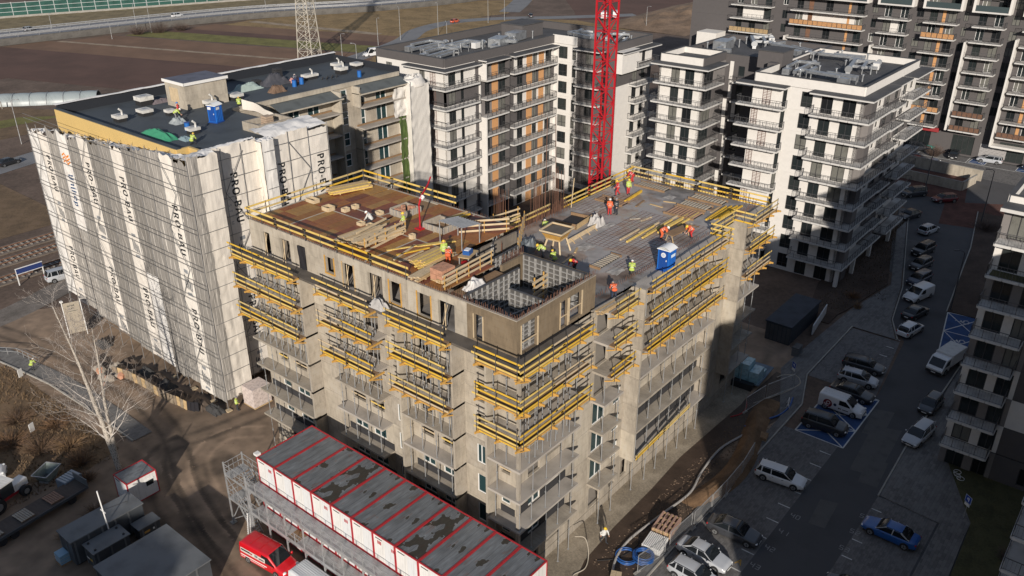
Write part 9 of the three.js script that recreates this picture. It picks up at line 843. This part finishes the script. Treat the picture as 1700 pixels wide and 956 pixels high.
{ // rubble and red-brown clods at the hoarding
  const t = thing('rubble_heap', 'heap of grey and rusty rubble at the left end of the board hoarding', 'rubble', [4.6, 0, -36.4]); for (let k = 0; k < 26; k++) { const s = rr(0.2, 0.55); part(t, 'lump', new THREE.DodecahedronGeometry(s, 0).translate(rr(-1.8, 1.6), s * 0.4 + rr(0, 0.4), rr(-1.8, 2.2)), k % 3 ? M.concB : M.brickO); } for (let k = 0; k < 9; k++) { const s = heap(k % 2 ? 'debris_heap' : 'earth_heap', ['dark earth heap behind the hoarding', 'debris under the scaffold behind the hoarding', 'dark heap near the scaffold corner', 'earth beside the hoarding end', 'pile of dark film at the scaffold foot', 'earth under the scaffold mid way', 'rubble under the scaffold left part', 'earth heap at the banner', 'loose earth left of the rubble'][k], k % 2 ? 'debris' : 'earth heap', [7.2, 7.4, 7.6, 8, 7.6, 7.4, 7.3, 7.5, 5][k], -0.02, [-26, -29, -22.4, -20.4, -31, -33.5, -37, -44, -40][k], 1.4, 2.6, 0.7, k % 2 ? mat([0.06, 0.06, 0.062], { t: 'dirt', s: 1, two: true }) : mat([0.13, 0.10, 0.08], { t: 'dirt', s: 1, two: true }), 1700 + k * 5); void s; } }
function lamp(label, x, z, h, y = 0, arm = 1.2, m = M.galv, turn = 0) { const t = thing('street_lamp', label, 'street lamp', [x, y, z], turn, 'street lamps'); part(t, 'pole', new MB().cyl([0, 0, 0], [0, h, 0], 0.11, 7, 0.06), m); part(t, 'arm', new MB().tube([[0, h - 0.05, 0], [arm * 0.4, h + 0.25, 0], [arm, h + 0.32, 0]], 0.05, 5), m); part(t, 'head', new MB().box(arm - 0.1, h + 0.26, -0.13, arm + 0.55, h + 0.38, 0.13), m); }
[[40.5, -143, 9.5, 'lamp beside the rural road at the left edge'], [109, -275, 8, 'lamp on the raised road at the far left'], [132, -258, 10.5, 'left lamp of the two poles by the dark bush'], [136.4, -256, 11.5, 'right pole of the two by the dark bush'], [149, -163, 7.5, 'lamp on the bend behind the wrapped roof'], [151.5, -159, 4.5, 'short lamp beside the minibus'], [172, -171, 9, 'lamp left of the tall pole by the rural road'], [184.2, -172.6, 10.9, 'tall pole at the bend of the rural road'], [201, -170, 11.2, 'tall lamp behind the left end of the grey roof'], [234, -174, 9, 'curved lamp near the roundabout'], [243, -173, 10, 'straight lamp near the roundabout'], [186, -253, 9, 'lamp on the raised road left of the lattice mast'], [206, -246, 9, 'lamp on the raised road right of the lattice mast'], [250, -230, 9, 'lamp on the raised road near the roundabout'], [195, -160, 6, 'short pole behind the grey roof edge'], [262, -118, 8, 'lamp at the foot of the earth mound'], [120, -254, 5, 'small pole by the dark bush']].forEach(([x, z, h, l]) => lamp(l, x, z, h, 0, 1.2, M.galv, rr(0, 6)));
[[131, 20, 8.5, 'dark lamp post before the red bark bed'], [123.2, 31.5, 9, 'dark lamp post at the corner of the street verge'], [84.9, 36.2, 8.5, 'dark lamp post on the verge at the right of the street']].forEach(([x, z, h, l]) => lamp(l, x, z, h, 0.1, 0.9, M.postD, 2.2));
{ // lattice power mast
  const t = thing('lattice_mast', 'pale lattice power mast standing in the fields', 'power mast', [139.6, 0, -167.4], 0.3), H = 46, w0 = 2.7, w1 = 0.7, m = mat([0.47, 0.44, 0.38], { r: 0.6, m: 0.2 }); const W = (y) => w0 + (w1 - w0) * y / H, C = (y, i) => { const w = W(y); return [[-w, y, -w], [w, y, -w], [w, y, w], [-w, y, w]][i]; }; for (let i = 0; i < 4; i++) part(t, 'leg', new MB().bar(C(0, i), C(H, i), 0.24), m); let y = 0, k = 0; while (y < H - 1) { const h = Math.max(1.1, W(y) * 1.25), y1 = Math.min(H, y + h), b = new MB(); for (let i = 0; i < 4; i++) { const j = (i + 1) % 4; b.bar(C(y, i), C(y1, j), 0.13); b.bar(C(y, j), C(y1, i), 0.13); b.bar(C(y1, i), C(y1, j), 0.11); } part(t, 'lattice_bay', b, m); y = y1; k++; } for (const yy of [33, 38, 43]) part(t, 'cross_arm', new MB().bar([0, yy, -6], [0, yy, 6], 0.25).bar([0, yy + 1.6, 0], [0, yy, 6], 0.12).bar([0, yy + 1.6, 0], [0, yy, -6], 0.12), m);
}
renderer.render(scene, camera);
